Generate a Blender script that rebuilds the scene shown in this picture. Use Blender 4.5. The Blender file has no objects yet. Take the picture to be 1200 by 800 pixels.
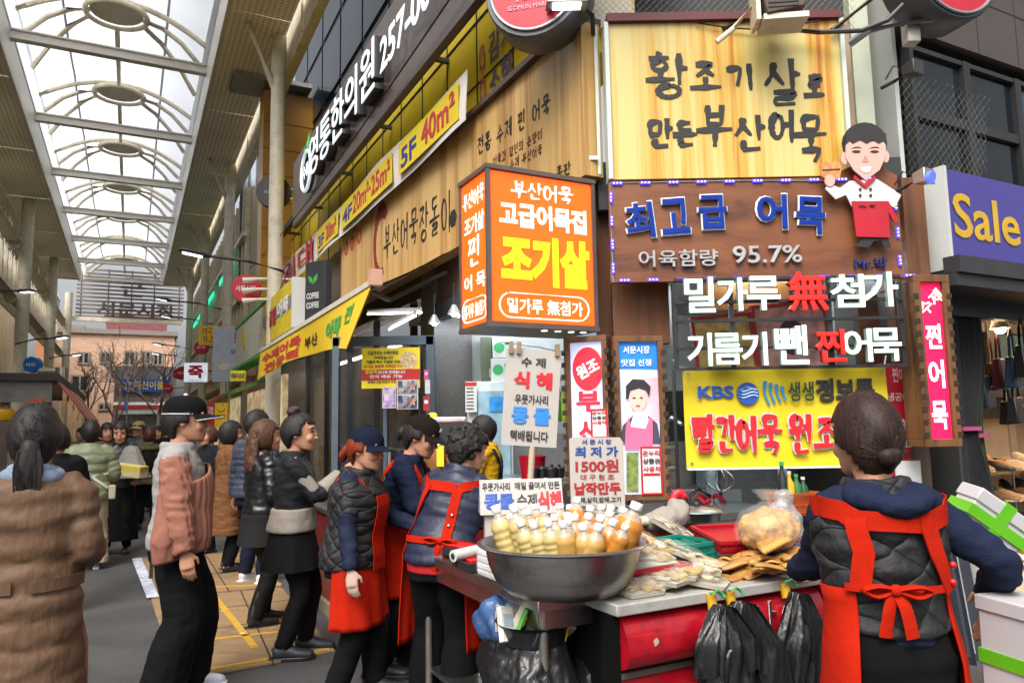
import bpy,math,random
from math import sin,cos,pi,radians,atan2,sqrt,tan,hypot
from mathutils import Vector,Matrix,noise
V=Vector
R=random.Random(7)
SC=bpy.context.scene
COL=SC.collection
# ------------------------------------------------------------------ camera, sky, sun, exposure
CAMZ,FPX,PITCH,ROLL=1.52,870.0,radians(6.4),radians(1.0)
f_=V((0,cos(PITCH),sin(PITCH)));u0_=V((0,-sin(PITCH),cos(PITCH)));r0_=V((1,0,0))
RT=r0_*cos(ROLL)-u0_*sin(ROLL)
UP=u0_*cos(ROLL)+r0_*sin(ROLL)
cam=bpy.data.cameras.new('camera');camo=bpy.data.objects.new('camera',cam);COL.objects.link(camo)
m3=Matrix((RT,UP,-f_)).transposed()
camo.matrix_world=Matrix.Translation((0,0,CAMZ))@m3.to_4x4()
cam.sensor_width=36;cam.lens=36*FPX/1200;cam.clip_start=.05;cam.clip_end=3000
SC.camera=camo
world=bpy.data.worlds.new('World');SC.world=world;world.use_nodes=True
wn=world.node_tree;bg=wn.nodes['Background']
sky=wn.nodes.new('ShaderNodeTexSky');sky.sky_type='NISHITA';sky.sun_disc=False
SUN_EL,SUN_AZ=radians(52),radians(200)
sky.sun_elevation=SUN_EL;sky.sun_rotation=SUN_AZ;sky.dust_density=7.0;sky.air_density=1.0;sky.ozone_density=.3
hsv=wn.nodes.new('ShaderNodeHueSaturation');hsv.inputs['Saturation'].default_value=.2;wn.links.new(sky.outputs[0],hsv.inputs['Color']);wn.links.new(hsv.outputs[0],bg.inputs[0]);bg.inputs[1].default_value=.135
sl=bpy.data.lights.new('sun','SUN');sl.energy=1.45;sl.angle=radians(32);sl.color=(1,.94,.85)
slo=bpy.data.objects.new('sun',sl);COL.objects.link(slo)
sd=V((sin(SUN_AZ)*cos(SUN_EL),cos(SUN_AZ)*cos(SUN_EL),sin(SUN_EL)))
slo.rotation_euler=sd.to_track_quat('Z','Y').to_euler()
SC.view_settings.view_transform='Standard';SC.view_settings.look='None'
SC.view_settings.exposure=0.78;SC.view_settings.gamma=1
SC.render.engine='CYCLES'
try:
 SC.cycles.use_denoising=True;SC.cycles.denoiser='OPENIMAGEDENOISE'
except Exception:pass
SC.cycles.max_bounces=8;SC.cycles.diffuse_bounces=4;SC.cycles.transparent_max_bounces=12
SC.cycles.sample_clamp_indirect=6;SC.cycles.caustics_reflective=False;SC.cycles.caustics_refractive=False
# ------------------------------------------------------------------ picture -> world helpers
def ray(px,py):
 return(f_+RT*((px-600)/FPX)+UP*((400-py)/FPX))
def at_y(px,py,Y):
 d=ray(px,py);k=Y/d.y
 return V((d.x*k,Y,CAMZ+d.z*k))
def at_z(px,py,z):
 d=ray(px,py);k=(z-CAMZ)/d.z
 return V((d.x*k,d.y*k,z))
SA=radians(27.2)
SD=V((-sin(SA),cos(SA),0));CD=V((cos(SA),sin(SA),0))
A_C,A_S,A_F=SA,SA-pi/2,0.0
def cs(c,s,z=0.0):return CD*c+SD*s+V((0,0,z))
def s_at(c,px):
 k=(px-600)/FPX
 return(c*CD.x-k*c*CD.y)/(k*SD.y-SD.x)
class Wall:
 """a vertical plane through A (x, y); local x along angle, local -y towards the viewer"""
 def __init__(s,A,ang):s.A=V((A[0],A[1],0));s.ang=ang;s.x=V((cos(ang),sin(ang),0));s.n=V((sin(ang),-cos(ang),0))
 def uz(s,px,py,off=0.0):
  d=ray(px,py);o=s.A+s.n*off-V((0,0,CAMZ));k=o.dot(s.n)/d.dot(s.n)
  p=d*k+V((0,0,CAMZ))
  return(p-s.A).dot(s.x),p.z
 def pt(s,u,z,off=0.0):p=s.A+s.x*u+s.n*off;return V((p.x,p.y,z))
 # ------------------------------------------------------------------ objects
def tag(o,label=None,cat=None,group=None,kind=None):
 if label:o['label']=label
 if cat:o['category']=cat
 if group:o['group']=group
 if kind:o['kind']=kind
 return o
def thing(name,label,cat,loc=(0,0,0),rz=0.0,group=None):
 o=bpy.data.objects.new(name,None);COL.objects.link(o);o.location=loc;o.rotation_euler=(0,0,rz);o.empty_display_size=.1
 return tag(o,label,cat,group)
def copy_tree(o,parent=None):
 c=o.copy();COL.objects.link(c)
 if parent:c.parent=parent
 for ch in list(o.children):copy_tree(ch,c)
 return c
def dup(o,loc=None,rz=None,label=None):
 c=copy_tree(o)
 if loc is not None:c.location=loc
 if rz is not None:c.rotation_euler[2]=rz
 if label:c['label']=label
 return c
def hexc(h):
 h=h.lstrip('#');v=[int(h[i:i+2],16)/255 for i in(0,2,4)]
 return tuple(x/12.92 if x<=.04045 else((x+.055)/1.055)**2.4 for x in v)
def col(c):return hexc(c)if isinstance(c,str)else c
MATS={}
def mat(name,c,rough=.6,metal=0.,var=.12,scale=6.,bump=0.,bscale=60.,emit=0.,stretch=(1,1,1),spec=.5,alpha=1.,trans=0.,coat=0.,dirt=None,dscale=2.5,damt=.5):
 """Principled material whose colour wanders by +-var with a noise in object space; optional bump, emission, dirt colour"""
 if name in MATS:return MATS[name]
 m=bpy.data.materials.new(name);m.use_nodes=True;t=m.node_tree;b=t.nodes['Principled BSDF']
 c=col(c);N=t.nodes.new;L=t.links.new
 b.inputs['Roughness'].default_value=rough;b.inputs['Metallic'].default_value=metal
 b.inputs['Specular IOR Level'].default_value=spec;b.inputs['Alpha'].default_value=alpha
 b.inputs['Transmission Weight'].default_value=trans;b.inputs['Coat Weight'].default_value=coat
 tc=N('ShaderNodeTexCoord');mp=N('ShaderNodeMapping');mp.inputs['Scale'].default_value=stretch;L(tc.outputs['Object'],mp.inputs[0])
 no=N('ShaderNodeTexNoise');no.inputs['Scale'].default_value=scale;no.inputs['Detail'].default_value=5;L(mp.outputs[0],no.inputs['Vector'])
 cr=N('ShaderNodeValToRGB');e=cr.color_ramp.elements
 e[0].position=.3;e[1].position=.7
 e[0].color=(*[max(0,x*(1-var))for x in c],1);e[1].color=(*[min(1,x*(1+var))for x in c],1)
 L(no.outputs[0],cr.inputs[0]);out=cr.outputs[0]
 if dirt is not None:
  n2=N('ShaderNodeTexNoise');n2.inputs['Scale'].default_value=dscale;n2.inputs['Detail'].default_value=8;n2.inputs['Roughness'].default_value=.7;L(tc.outputs['Object'],n2.inputs['Vector'])
  r2=N('ShaderNodeValToRGB');r2.color_ramp.elements[0].position=.5;r2.color_ramp.elements[1].position=.68
  r2.color_ramp.elements[0].color=(0,0,0,1);r2.color_ramp.elements[1].color=(damt,damt,damt,1);L(n2.outputs[0],r2.inputs[0])
  mx=N('ShaderNodeMix');mx.data_type='RGBA';L(r2.outputs[0],mx.inputs['Factor']);L(out,mx.inputs['A']);mx.inputs['B'].default_value=(*col(dirt),1);out=mx.outputs['Result']
 L(out,b.inputs['Base Color'])
 if emit:
  L(out,b.inputs['Emission Color']);b.inputs['Emission Strength'].default_value=emit
 if bump:
  n3=N('ShaderNodeTexNoise');n3.inputs['Scale'].default_value=bscale;n3.inputs['Detail'].default_value=4;L(mp.outputs[0],n3.inputs['Vector'])
  bp=N('ShaderNodeBump');bp.inputs['Strength'].default_value=bump;bp.inputs['Distance'].default_value=.01;L(n3.outputs[0],bp.inputs['Height']);L(bp.outputs[0],b.inputs['Normal'])
 MATS[name]=m;return m
def ptree(m):return m.node_tree,m.node_tree.nodes['Principled BSDF'],m.node_tree.nodes.new,m.node_tree.links.new
def ramp(t,stops,src):
 r=t.nodes.new('ShaderNodeValToRGB');e=r.color_ramp.elements
 while len(e)<len(stops):e.new(.5)
 for k,(p,c)in enumerate(stops):e[k].position=p;c=col(c);e[k].color=(*c,1)
 t.links.new(src,r.inputs[0]);return r.outputs[0]
def mat_quilt(name,c,size=.09,rough=.55,amp=.5):
 """diamond-stitched padding: bump from two families of diagonal seams in object space"""
 m=mat(name,c,rough=rough,var=.1,scale=9);t,b,N,L=ptree(m)
 tc=N('ShaderNodeTexCoord');sx=N('ShaderNodeSeparateXYZ');L(tc.outputs['Object'],sx.inputs[0])
 def M(op,a,bb=None):
  n=N('ShaderNodeMath');n.operation=op
  for k,v in enumerate((a,bb)):
   if v is None:continue
   if isinstance(v,(int,float)):n.inputs[k].default_value=v
   else:L(v,n.inputs[k])
  return n.outputs[0]
 h=M('ADD',sx.outputs[0],sx.outputs[1])
 hs=[]
 for sg in(1,-1):
  w=M('ADD',M('MULTIPLY',h,sg*pi/size*.75),M('MULTIPLY',sx.outputs[2],pi/size))
  hs.append(M('POWER',M('ABSOLUTE',M('SINE',w)),.35))
 hh=M('MULTIPLY',hs[0],hs[1])
 n3=N('ShaderNodeTexNoise');n3.inputs['Scale'].default_value=35;L(tc.outputs['Object'],n3.inputs['Vector'])
 hh=M('ADD',hh,M('MULTIPLY',n3.outputs[0],.35))
 bp=N('ShaderNodeBump');bp.inputs['Strength'].default_value=amp;bp.inputs['Distance'].default_value=.03;L(hh,bp.inputs['Height']);L(bp.outputs[0],b.inputs['Normal'])
 return m
 # ------------------------------------------------------------------ mesh building
def frame_from(d,up=V((0,0,1))):
 d=d.normalized();x=d.cross(up)
 if x.length<1e-4:x=d.cross(V((0,1,0)))
 x.normalize();y=x.cross(d).normalized()
 return x,y
class MB:
 def __init__(s):s.v=[];s.f=[];s.mi=[];s.mats=[];s.cur=0
 def use(s,m):
  if m not in s.mats:s.mats.append(m)
  s.cur=s.mats.index(m);return s
 def add(s,vs,fs):
  k=len(s.v);s.v+=[V(p)for p in vs]
  for f in fs:s.f.append([i+k for i in f]);s.mi.append(s.cur)
  return s
 def box(s,c,d,rz=0.,M=None):
  hx,hy,hz=d[0]/2,d[1]/2,d[2]/2;c=V(c)
  vs=[V((x,y,z))for x in(-hx,hx)for y in(-hy,hy)for z in(-hz,hz)]
  if M is None:M=Matrix.Rotation(rz,3,'Z')
  vs=[M@p+c for p in vs]
  return s.add(vs,[(0,1,3,2),(4,6,7,5),(0,4,5,1),(2,3,7,6),(0,2,6,4),(1,5,7,3)])
 def bar(s,a,b,w,h,up=V((0,0,1))):
  a,b=V(a),V(b);x,y=frame_from(b-a,up)
  vs=[p+x*(w/2*i)+y*(h/2*j)for p in(a,b)for i,j in((-1,-1),(1,-1),(1,1),(-1,1))]
  return s.add(vs,[(0,1,2,3),(7,6,5,4),(0,4,5,1),(1,5,6,2),(2,6,7,3),(3,7,4,0)])
 def hexa(s,lo,hi):
  """prism between two polygons with the same number of points"""
  n=len(lo);vs=list(lo)+list(hi)
  return s.add(vs,[tuple(range(n))[::-1],tuple(range(n,2*n))]+[(i,(i+1)%n,n+(i+1)%n,n+i)for i in range(n)])
 def slab(s,pts,th,nrm):
  """flat polygon with thickness th along -nrm"""
  nrm=V(nrm).normalized();pts=[V(p)for p in pts]
  return s.hexa([p-nrm*th for p in pts],pts)
 def cyl(s,a,b,r0,r1=None,n=14,caps=True):
  a,b=V(a),V(b);r1=r0 if r1 is None else r1;x,y=frame_from(b-a)
  vs=[p+(x*cos(2*pi*i/n)+y*sin(2*pi*i/n))*r for p,r in((a,r0),(b,r1))for i in range(n)]
  fs=[(i,(i+1)%n,n+(i+1)%n,n+i)for i in range(n)]
  if caps:fs+=[tuple(range(n))[::-1],tuple(range(n,2*n))]
  return s.add(vs,fs)
 def tube(s,pts,r,n=8,closed=False):
  pts=[V(p)for p in pts];N=len(pts);rings=[];px=None
  for i,p in enumerate(pts):
   if closed:d=pts[(i+1)%N]-pts[i-1]
   else:d=pts[min(i+1,N-1)]-pts[max(i-1,0)]
   d=d.normalized()if d.length>1e-9 else V((0,0,1))
   if px is None:x,y=frame_from(d)
   else:
    x=px-d*px.dot(d)
    x=x.normalized()if x.length>1e-6 else frame_from(d)[0]
    y=d.cross(x)
   px=x;rr=r[i]if isinstance(r,(list,tuple))else r
   rings.append([p+(x*cos(2*pi*k/n)+y*sin(2*pi*k/n))*rr for k in range(n)])
  return s.rings(rings,closed=closed)
 def rings(s,rings,closed=False,caps=True):
  n=len(rings[0]);vs=[p for r in rings for p in r];fs=[];K=len(rings)
  for i in range(K if closed else K-1):
   j=(i+1)%K
   for k in range(n):fs.append((i*n+k,i*n+(k+1)%n,j*n+(k+1)%n,j*n+k))
  if caps and not closed:fs+=[tuple(range(n))[::-1],tuple(range((K-1)*n,K*n))]
  return s.add(vs,fs)
 def grid(s,fn,nu,nv):
  vs=[fn(i/nu,j/nv)for j in range(nv+1)for i in range(nu+1)]
  return s.add(vs,[(j*(nu+1)+i,j*(nu+1)+i+1,(j+1)*(nu+1)+i+1,(j+1)*(nu+1)+i)for j in range(nv)for i in range(nu)])
 def lathe(s,prof,c=(0,0,0),n=24,M=None,caps=True):
  c=V(c);rings=[]
  for r,z in prof:
   ring=[V((r*cos(2*pi*k/n),r*sin(2*pi*k/n),z))for k in range(n)]
   rings.append([(M@p if M else p)+c for p in ring])
  return s.rings(rings,caps=caps)
 def ell(s,c,r,n=12,M=None):
  c=V(c);r=(r,r,r)if isinstance(r,(int,float))else r;rings=[]
  for j in range(1,n):
   t=pi*j/n;ring=[V((r[0]*sin(t)*cos(2*pi*k/(2*n)),r[1]*sin(t)*sin(2*pi*k/(2*n)),-r[2]*cos(t)))for k in range(2*n)]
   rings.append([(M@p if M else p)+c for p in ring])
  return s.rings(rings)
 def loft(s,pts,rad,n=14,up=V((0,1,0)),sub=1):
  """elliptical sections (a across, b along up) along pts"""
  pts=[V(p)for p in pts];rad=[(q,q)if isinstance(q,(int,float))else q for q in rad]
  if sub>1:
   P2,R2=[],[];N=len(pts)
   for i in range(N-1):
    p0,p1,p2,p3=pts[max(i-1,0)],pts[i],pts[i+1],pts[min(i+2,N-1)]
    for k in range(sub):
     t=k/sub
     P2.append(.5*((2*p1)+(p2-p0)*t+(2*p0-5*p1+4*p2-p3)*t*t+(3*p1-p0-3*p2+p3)*t**3))
     q=t*t*(3-2*t)
     R2.append(tuple(rad[i][j]*(1-q)+rad[i+1][j]*q for j in(0,1)))
   pts=P2+[pts[-1]];rad=R2+[rad[-1]]
  rings=[];N=len(pts)
  for i,p in enumerate(pts):
   d=(pts[min(i+1,N-1)]-pts[max(i-1,0)]).normalized();x=d.cross(up)
   x=x.normalized()if x.length>1e-3 else V((1,0,0));y=x.cross(d).normalized()
   rings.append([p+x*(rad[i][0]*cos(2*pi*k/n))+y*(rad[i][1]*sin(2*pi*k/n))for k in range(n)])
  return s.rings(rings)
 def mesh(s,name,m=None,smooth=0):
  me=bpy.data.meshes.new(name);me.from_pydata([tuple(p)for p in s.v],[],s.f);me.validate()
  mats=s.mats or[m]
  for q in mats:me.materials.append(q)
  if s.mats and len(me.polygons)==len(s.mi):me.polygons.foreach_set('material_index',s.mi)
  if smooth:
   me.polygons.foreach_set('use_smooth',[True]*len(me.polygons));me.set_sharp_from_angle(angle=radians(smooth))
  me.update();return me
 def build(s,name,m=None,parent=None,smooth=40,bevel=0.,loc=None,fix=True):
  me=s.mesh(name,m,smooth)
  if fix:
   import bmesh
   b=bmesh.new();b.from_mesh(me);bmesh.ops.recalc_face_normals(b,faces=b.faces);b.to_mesh(me);b.free()
   if smooth:me.set_sharp_from_angle(angle=radians(smooth))
  o=bpy.data.objects.new(name,me);COL.objects.link(o)
  if parent:o.parent=parent
  if loc is not None:o.location=loc
  if bevel:
   q=o.modifiers.new('b','BEVEL');q.width=bevel;q.segments=2;q.limit_method='ANGLE'
  return o
def part(name,m,parent,fn,**k):
 b=MB();fn(b);return b.build(name,m,parent,**k)
def remesh(b,name,voxel,m,parent=None,smooth=3,push=None,mats=None,classify=None):
 """one continuous skin over overlapping closed shapes"""
 me=b.mesh(name+'_raw',m);o=bpy.data.objects.new('tmp',me);COL.objects.link(o)
 q=o.modifiers.new('r','REMESH');q.mode='VOXEL';q.voxel_size=voxel
 if smooth:
  q2=o.modifiers.new('s','SMOOTH');q2.factor=.5;q2.iterations=smooth
 dg=bpy.context.evaluated_depsgraph_get();dg.update()
 m2=bpy.data.meshes.new_from_object(o.evaluated_get(dg));bpy.data.objects.remove(o);bpy.data.meshes.remove(me)
 m2.name=name
 if push:
  nr=[v.normal.copy()for v in m2.vertices]
  for v,nn in zip(m2.vertices,nr):v.co+=nn*push(v.co)
 m2.materials.clear()
 for q in(mats or[m]):m2.materials.append(q)
 if classify:
  m2.polygons.foreach_set('material_index',[classify(p.center)for p in m2.polygons])
 m2.polygons.foreach_set('use_smooth',[True]*len(m2.polygons));m2.update()
 o=bpy.data.objects.new(name,m2);COL.objects.link(o)
 if parent:o.parent=parent
 return o
 # ------------------------------------------------------------------ lettering
TXT={}
def text_mesh(body,bold=.0,ext=.5,spacing=1.,line=1.):
 """mesh data of set type as (verts, faces, xmin, xmax, ymin, ymax), cached; bold grows the outline"""
 k=(body,round(bold,3),spacing,line)
 if k in TXT:return TXT[k]
 cu=bpy.data.curves.new('t','FONT');cu.body=body;cu.align_x='CENTER';cu.size=1;cu.extrude=.02;cu.bevel_depth=bold;cu.bevel_resolution=0
 cu.resolution_u=3;cu.space_character=spacing;cu.space_line=line
 o=bpy.data.objects.new('t',cu);COL.objects.link(o)
 dg=bpy.context.evaluated_depsgraph_get();dg.update()
 me=bpy.data.meshes.new_from_object(o.evaluated_get(dg));bpy.data.objects.remove(o);bpy.data.curves.remove(cu)
 vs=[v.co.copy()for v in me.vertices];fs=[list(p.vertices)for p in me.polygons];bpy.data.meshes.remove(me)
 xs=[v.x for v in vs];ys=[v.y for v in vs];zs=[v.z for v in vs]
 zm,zM=min(zs),max(zs)
 for v in vs:v.z=(v.z-zm)/max(zM-zm,1e-6)
 TXT[k]=(vs,fs,min(xs),max(xs),min(ys),max(ys));return TXT[k]
def put_text(b,body,cx,cz,w,h,y=0.,d=.004,bold=.02,rot=0.,shear=0.,**k):
 """fit a line of lettering into a w x h box centred at (cx, cz) in the local xz plane, facing -y; d = depth of the letters"""
 vs,fs,x0,x1,y0,y1=text_mesh(body,bold,**k)
 sx,sy=w/(x1-x0),h/(y1-y0);ca,sa=cos(rot),sin(rot);out=[]
 for v in vs:
  X=(v.x-(x0+x1)/2)*sx;Z=(v.y-(y0+y1)/2)*sy;X+=shear*Z
  out.append(V((cx+X*ca-Z*sa,y-v.z*d,cz+X*sa+Z*ca)))
 b.add(out,fs);return b
def _arc(cx,cy,rx,ry,a0=90,a1=450,n=10):return[(cx+rx*cos(radians(a0+(a1-a0)*i/n)),cy+ry*sin(radians(a0+(a1-a0)*i/n)))for i in range(n+1)]
CONS={'ㄱ':[[(.1,.85),(.85,.88),(.62,.1)]],'ㄴ':[[(.15,.9),(.18,.2),(.9,.25)]],'ㄷ':[[(.15,.88),(.85,.9)],[(.2,.85),(.2,.15),(.9,.2)]],'ㄹ':[[(.15,.92),(.85,.95),(.8,.58),(.2,.5),(.18,.12),(.92,.16)]],'ㅁ':[[(.18,.9),(.2,.1)],[(.18,.88),(.85,.92),(.8,.1)],[(.2,.12),(.82,.14)]],'ㅂ':[[(.2,.95),(.22,.08)],[(.8,.95),(.78,.08)],[(.22,.52),(.78,.54)],[(.22,.1),(.78,.1)]],'ㅅ':[[(.52,.95),(.4,.5),(.08,.08)],[(.46,.62),(.92,.1)]],'ㅇ':[_arc(.5,.5,.38,.42)],'ㅈ':[[(.12,.9),(.85,.92),(.5,.5),(.08,.08)],[(.5,.5),(.92,.1)]],'ㅊ':[[(.35,1.05),(.68,1.0)],[(.1,.78),(.88,.8),(.5,.45),(.08,.05)],[(.5,.42),(.92,.06)]],'ㅋ':[[(.1,.88),(.85,.9),(.6,.08)],[(.15,.5),(.72,.54)]],'ㅌ':[[(.15,.9),(.88,.92)],[(.2,.54),(.82,.56)],[(.18,.9),(.2,.12),(.9,.16)]],'ㅍ':[[(.1,.88),(.9,.9)],[(.32,.85),(.34,.2)],[(.68,.85),(.66,.2)],[(.05,.14),(.95,.18)]],'ㅎ':[[(.38,1.05),(.62,.98)],[(.08,.76),(.92,.8)],_arc(.5,.32,.3,.3)]}
for d_,s_ in(('ㄲ','ㄱ'),('ㄸ','ㄷ'),('ㅃ','ㅂ'),('ㅆ','ㅅ'),('ㅉ','ㅈ')):
 CONS[d_]=[[(x*.48,y)for x,y in st]for st in CONS[s_]]+[[(.52+x*.48,y)for x,y in st]for st in CONS[s_]]
CHO='ㄱㄲㄴㄷㄸㄹㅁㅂㅃㅅㅆㅇㅈㅉㅊㅋㅌㅍㅎ'
JUNG='ㅏㅐㅑㅒㅓㅔㅕㅖㅗㅘㅙㅚㅛㅜㅝㅞㅟㅠㅡㅢㅣ'
JONG=['']+list('ㄱㄲ')+['ㄱㅅ','ㄴ','ㄴㅈ','ㄴㅎ','ㄷ','ㄹ','ㄹㄱ','ㄹㅁ','ㄹㅂ','ㄹㅅ','ㄹㅌ','ㄹㅍ','ㄹㅎ','ㅁ','ㅂ','ㅂㅅ','ㅅ','ㅆ','ㅇ','ㅈ','ㅊ','ㅋ','ㅌ','ㅍ','ㅎ']
VV={'ㅣ':[[(.5,1),(.52,-.02)]],'ㅏ':[[(.4,1),(.42,-.02)],[(.42,.55),(.95,.52)]],'ㅑ':[[(.4,1),(.42,-.02)],[(.42,.7),(.95,.68)],[(.42,.38),(.95,.36)]],'ㅓ':[[(.6,1),(.62,-.02)],[(.02,.55),(.58,.57)]],'ㅕ':[[(.6,1),(.62,-.02)],[(.02,.7),(.58,.72)],[(.02,.38),(.58,.4)]],'ㅐ':[[(.2,.95),(.22,.05)],[(.22,.52),(.7,.52)],[(.75,1),(.77,-.02)]],'ㅔ':[[(.45,.95),(.46,.05)],[(.02,.55),(.42,.56)],[(.85,1),(.86,-.02)]],'ㅖ':[[(.45,.95),(.46,.05)],[(.02,.7),(.42,.7)],[(.02,.4),(.42,.4)],[(.85,1),(.86,-.02)]]}
VH={'ㅗ':[[(.5,.95),(.5,.3)],[(0,.22),(1,.28)]],'ㅛ':[[(.33,.95),(.33,.3)],[(.67,.95),(.67,.3)],[(0,.22),(1,.28)]],'ㅡ':[[(0,.45),(1,.52)]],'ㅜ':[[(0,.78),(1,.84)],[(.52,.8),(.5,0)]],'ㅠ':[[(0,.78),(1,.84)],[(.34,.8),(.28,0)],[(.68,.8),(.68,0)]]}
COMP={'ㅘ':'ㅗㅏ','ㅙ':'ㅗㅐ','ㅚ':'ㅗㅣ','ㅝ':'ㅜㅓ','ㅞ':'ㅜㅔ','ㅟ':'ㅜㅣ','ㅢ':'ㅡㅣ'}
def syllable(ch):
 """strokes of one syllable in the unit square"""
 k=ord(ch)-0xAC00
 if not 0<=k<11172:return[]
 c,v,j=CHO[k//588],JUNG[k%588//28],JONG[k%28];out=[]
 def put(st,x0,y0,x1,y1):
  for s in st:out.append([(x0+x*(x1-x0),y0+y*(y1-y0))for x,y in s])
 y0=.36 if j else 0.0
 if v in VV:
  put(CONS[c],.0,y0+.06*(1-y0),.58,.95);put(VV[v],.60,y0*.92,1.0,1.0)
 elif v in VH:
  hc=.52 if v in 'ㅗㅛㅜㅠ' else .62
  put(CONS[c],.16,y0+(1-y0)*(1-hc),.84,1.0);put(VH[v],.0,y0*(.95 if v in 'ㅜㅠ' else 1),1.0,y0+(1-y0)*(1-hc)*1.02)
 else:
  a,bb=COMP[v]
  put(CONS[c],.02,y0+(1-y0)*.42,.58,1.0);put(VH[a],-.02,y0,.66,y0+(1-y0)*.44);put(VV[bb],.62,y0*.9,1.0,1.0)
 if j:
  if len(j)==1:put(CONS[j],.18,.0,.86,.32)
  else:put(CONS[j[0]],.05,0,.48,.32);put(CONS[j[1]],.52,0,.95,.32)
 return out
def put_brush(b,st_list,y,d,wid,jit=.0,seed=1,taper=True):
 """st_list: polylines in local (x, z); flat brush strokes with swelling width and a little thickness"""
 r=random.Random(seed)
 for q,st in enumerate(st_list):
  pts=[V((x,0,z))for x,z in st];dense=[]
  N=len(pts)
  for i in range(N-1):
   p0,p1,p2,p3=pts[max(i-1,0)],pts[i],pts[i+1],pts[min(i+2,N-1)]
   for k in range(4):
    t=k/4;lin=p1.lerp(p2,t)
    sp=.5*((2*p1)+(p2-p0)*t+(2*p0-5*p1+4*p2-p3)*t*t+(3*p1-p0-3*p2+p3)*t**3)
    dense.append(lin.lerp(sp,.6))
  dense.append(pts[-1]);n=len(dense);L,Rr=[],[]
  for i,p in enumerate(dense):
   dd=dense[min(i+1,n-1)]-dense[max(i-1,0)]
   dd=dd.normalized()if dd.length>1e-9 else V((1,0,0))
   nn=V((-dd.z,0,dd.x));t=i/(n-1)
   w=wid*(.5 if not taper else(.62-.38*abs(t-.12)**.8*(1 if t>.12 else .5)+.06*sin(9*t+q)))*(1+jit*(r.random()-.5))
   if i in(0,):p=p-dd*wid*.18;w*=.8
   L.append(p+nn*w);Rr.append(p-nn*w)
  vs=[];yy=y-d-.0006*q
  for a,c in zip(L,Rr):vs+=[V((a.x,y,a.z)),V((c.x,y,c.z)),V((a.x,yy,a.z)),V((c.x,yy,c.z))]
  fs=[(0,1,3,2),((n-1)*4,(n-1)*4+2,(n-1)*4+3,(n-1)*4+1)]
  for i in range(n-1):
   k=i*4;fs+=[(k+2,k+3,k+7,k+6),(k,k+2,k+6,k+4),(k+1,k+5,k+7,k+3),(k,k+4,k+5,k+1)]
  b.add(vs,fs)
 return b
def brush_line(b,body,cx,cz,w,h,y=0.,d=.002,wid=.16,gap=.18,sizes=None,seed=1,slope=0.,jit=.25):
 """a line of brush-written syllables fitted in a w x h box"""
 r=random.Random(seed);n=sum(1.0 if ch!=' ' else .5 for ch in body);cw=w/(n+gap*(len(body)-1));x=cx-w/2
 for i,ch in enumerate(body):
  if ch==' ':x+=cw*(.5+gap);continue
  sz=(sizes[i]if sizes else 1.0);st=syllable(ch)
  ox,oz=x,cz-h/2*sz+slope*(x-cx)+h*.06*(r.random()-.5)*jit*4;sk=.10*jit
  put_brush(b,[[(ox+(px+sk*pz)*cw,oz+pz*h*sz)for px,pz in s]for s in st],y,d,wid*min(cw,h)*sz,jit,seed+i)
  x+=cw*(1+gap)
 return b
def outline_line(b,*a,**k):return brush_line(b,*a,**k)
class Sign:
 """a thing on a wall: an Empty whose local x runs along the wall, -y to the viewer, origin at the panel's lower edge centre"""
 def __init__(s,name,label,cat,W,tl,br,off=.05,group=None,bl=None,tr=None):
  ua,za=W.uz(*tl,off);ub,zb=W.uz(*br,off)
  if bl:zb=W.uz(*bl,off)[1]
  s.W,s.off,s.w,s.h=W,off,ub-ua,za-zb;s.u=(ua+ub)/2;s.z=zb
  s.o=thing(name,label,cat,W.pt(s.u,zb,off),W.ang,group)
 def loc(s,px,py):
  u,z=s.W.uz(px,py,s.off);return u-s.u,z-s.z
 def panel(s,name,m,th=.05,grow=0.,y=0.,z0=0.,z1=None,bevel=.004,x0=None,x1=None):
  z1=s.h if z1 is None else z1;x0=-s.w/2 if x0 is None else x0;x1=s.w/2 if x1 is None else x1
  b=MB();b.box(((x0+x1)/2,y+th/2,(z0+z1)/2),(x1-x0+2*grow,th,z1-z0+2*grow));return b.build(name,m,s.o,bevel=bevel)
 def rim(s,name,m,w=.03,y=-.01,th=.06):
  b=MB();W2,H=s.w,s.h
  b.box((0,y+th/2,H+w/2),(W2+2*w,th,w)).box((0,y+th/2,-w/2),(W2+2*w,th,w))
  b.box((-W2/2-w/2,y+th/2,H/2),(w,th,H)).box((W2/2+w/2,y+th/2,H/2),(w,th,H));return b.build(name,m,s.o,bevel=.003,smooth=None)
 def fit(s,lb,rb,lt):
  x0,z0=s.loc(*lb);x1,z1=s.loc(*rb);_,zt=s.loc(*lt)
  return(x0+x1)/2,(z0+z1)/2+(zt-z0)/2,x1-x0,zt-z0,(z1-z0)/(x1-x0)
 def text(s,body,m,lb,rb,lt,y=-.002,d=.004,bold=.02,name='lettering',b=None,**k):
  cx,cz,w,h,sl=s.fit(lb,rb,lt);q=b or MB();put_text(q,body,cx,cz,w,h,y,d,bold,**k)
  return q if b is not None else q.build(name,m,s.o,smooth=None,fix=False)
 def brush(s,body,m,lb,rb,lt,y=-.002,d=.002,name='lettering',b=None,**k):
  cx,cz,w,h,sl=s.fit(lb,rb,lt);q=b or MB();brush_line(q,body,cx,cz,w,h,y,d,**k)
  return q if b is not None else q.build(name,m,s.o,smooth=None,fix=False)
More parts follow.
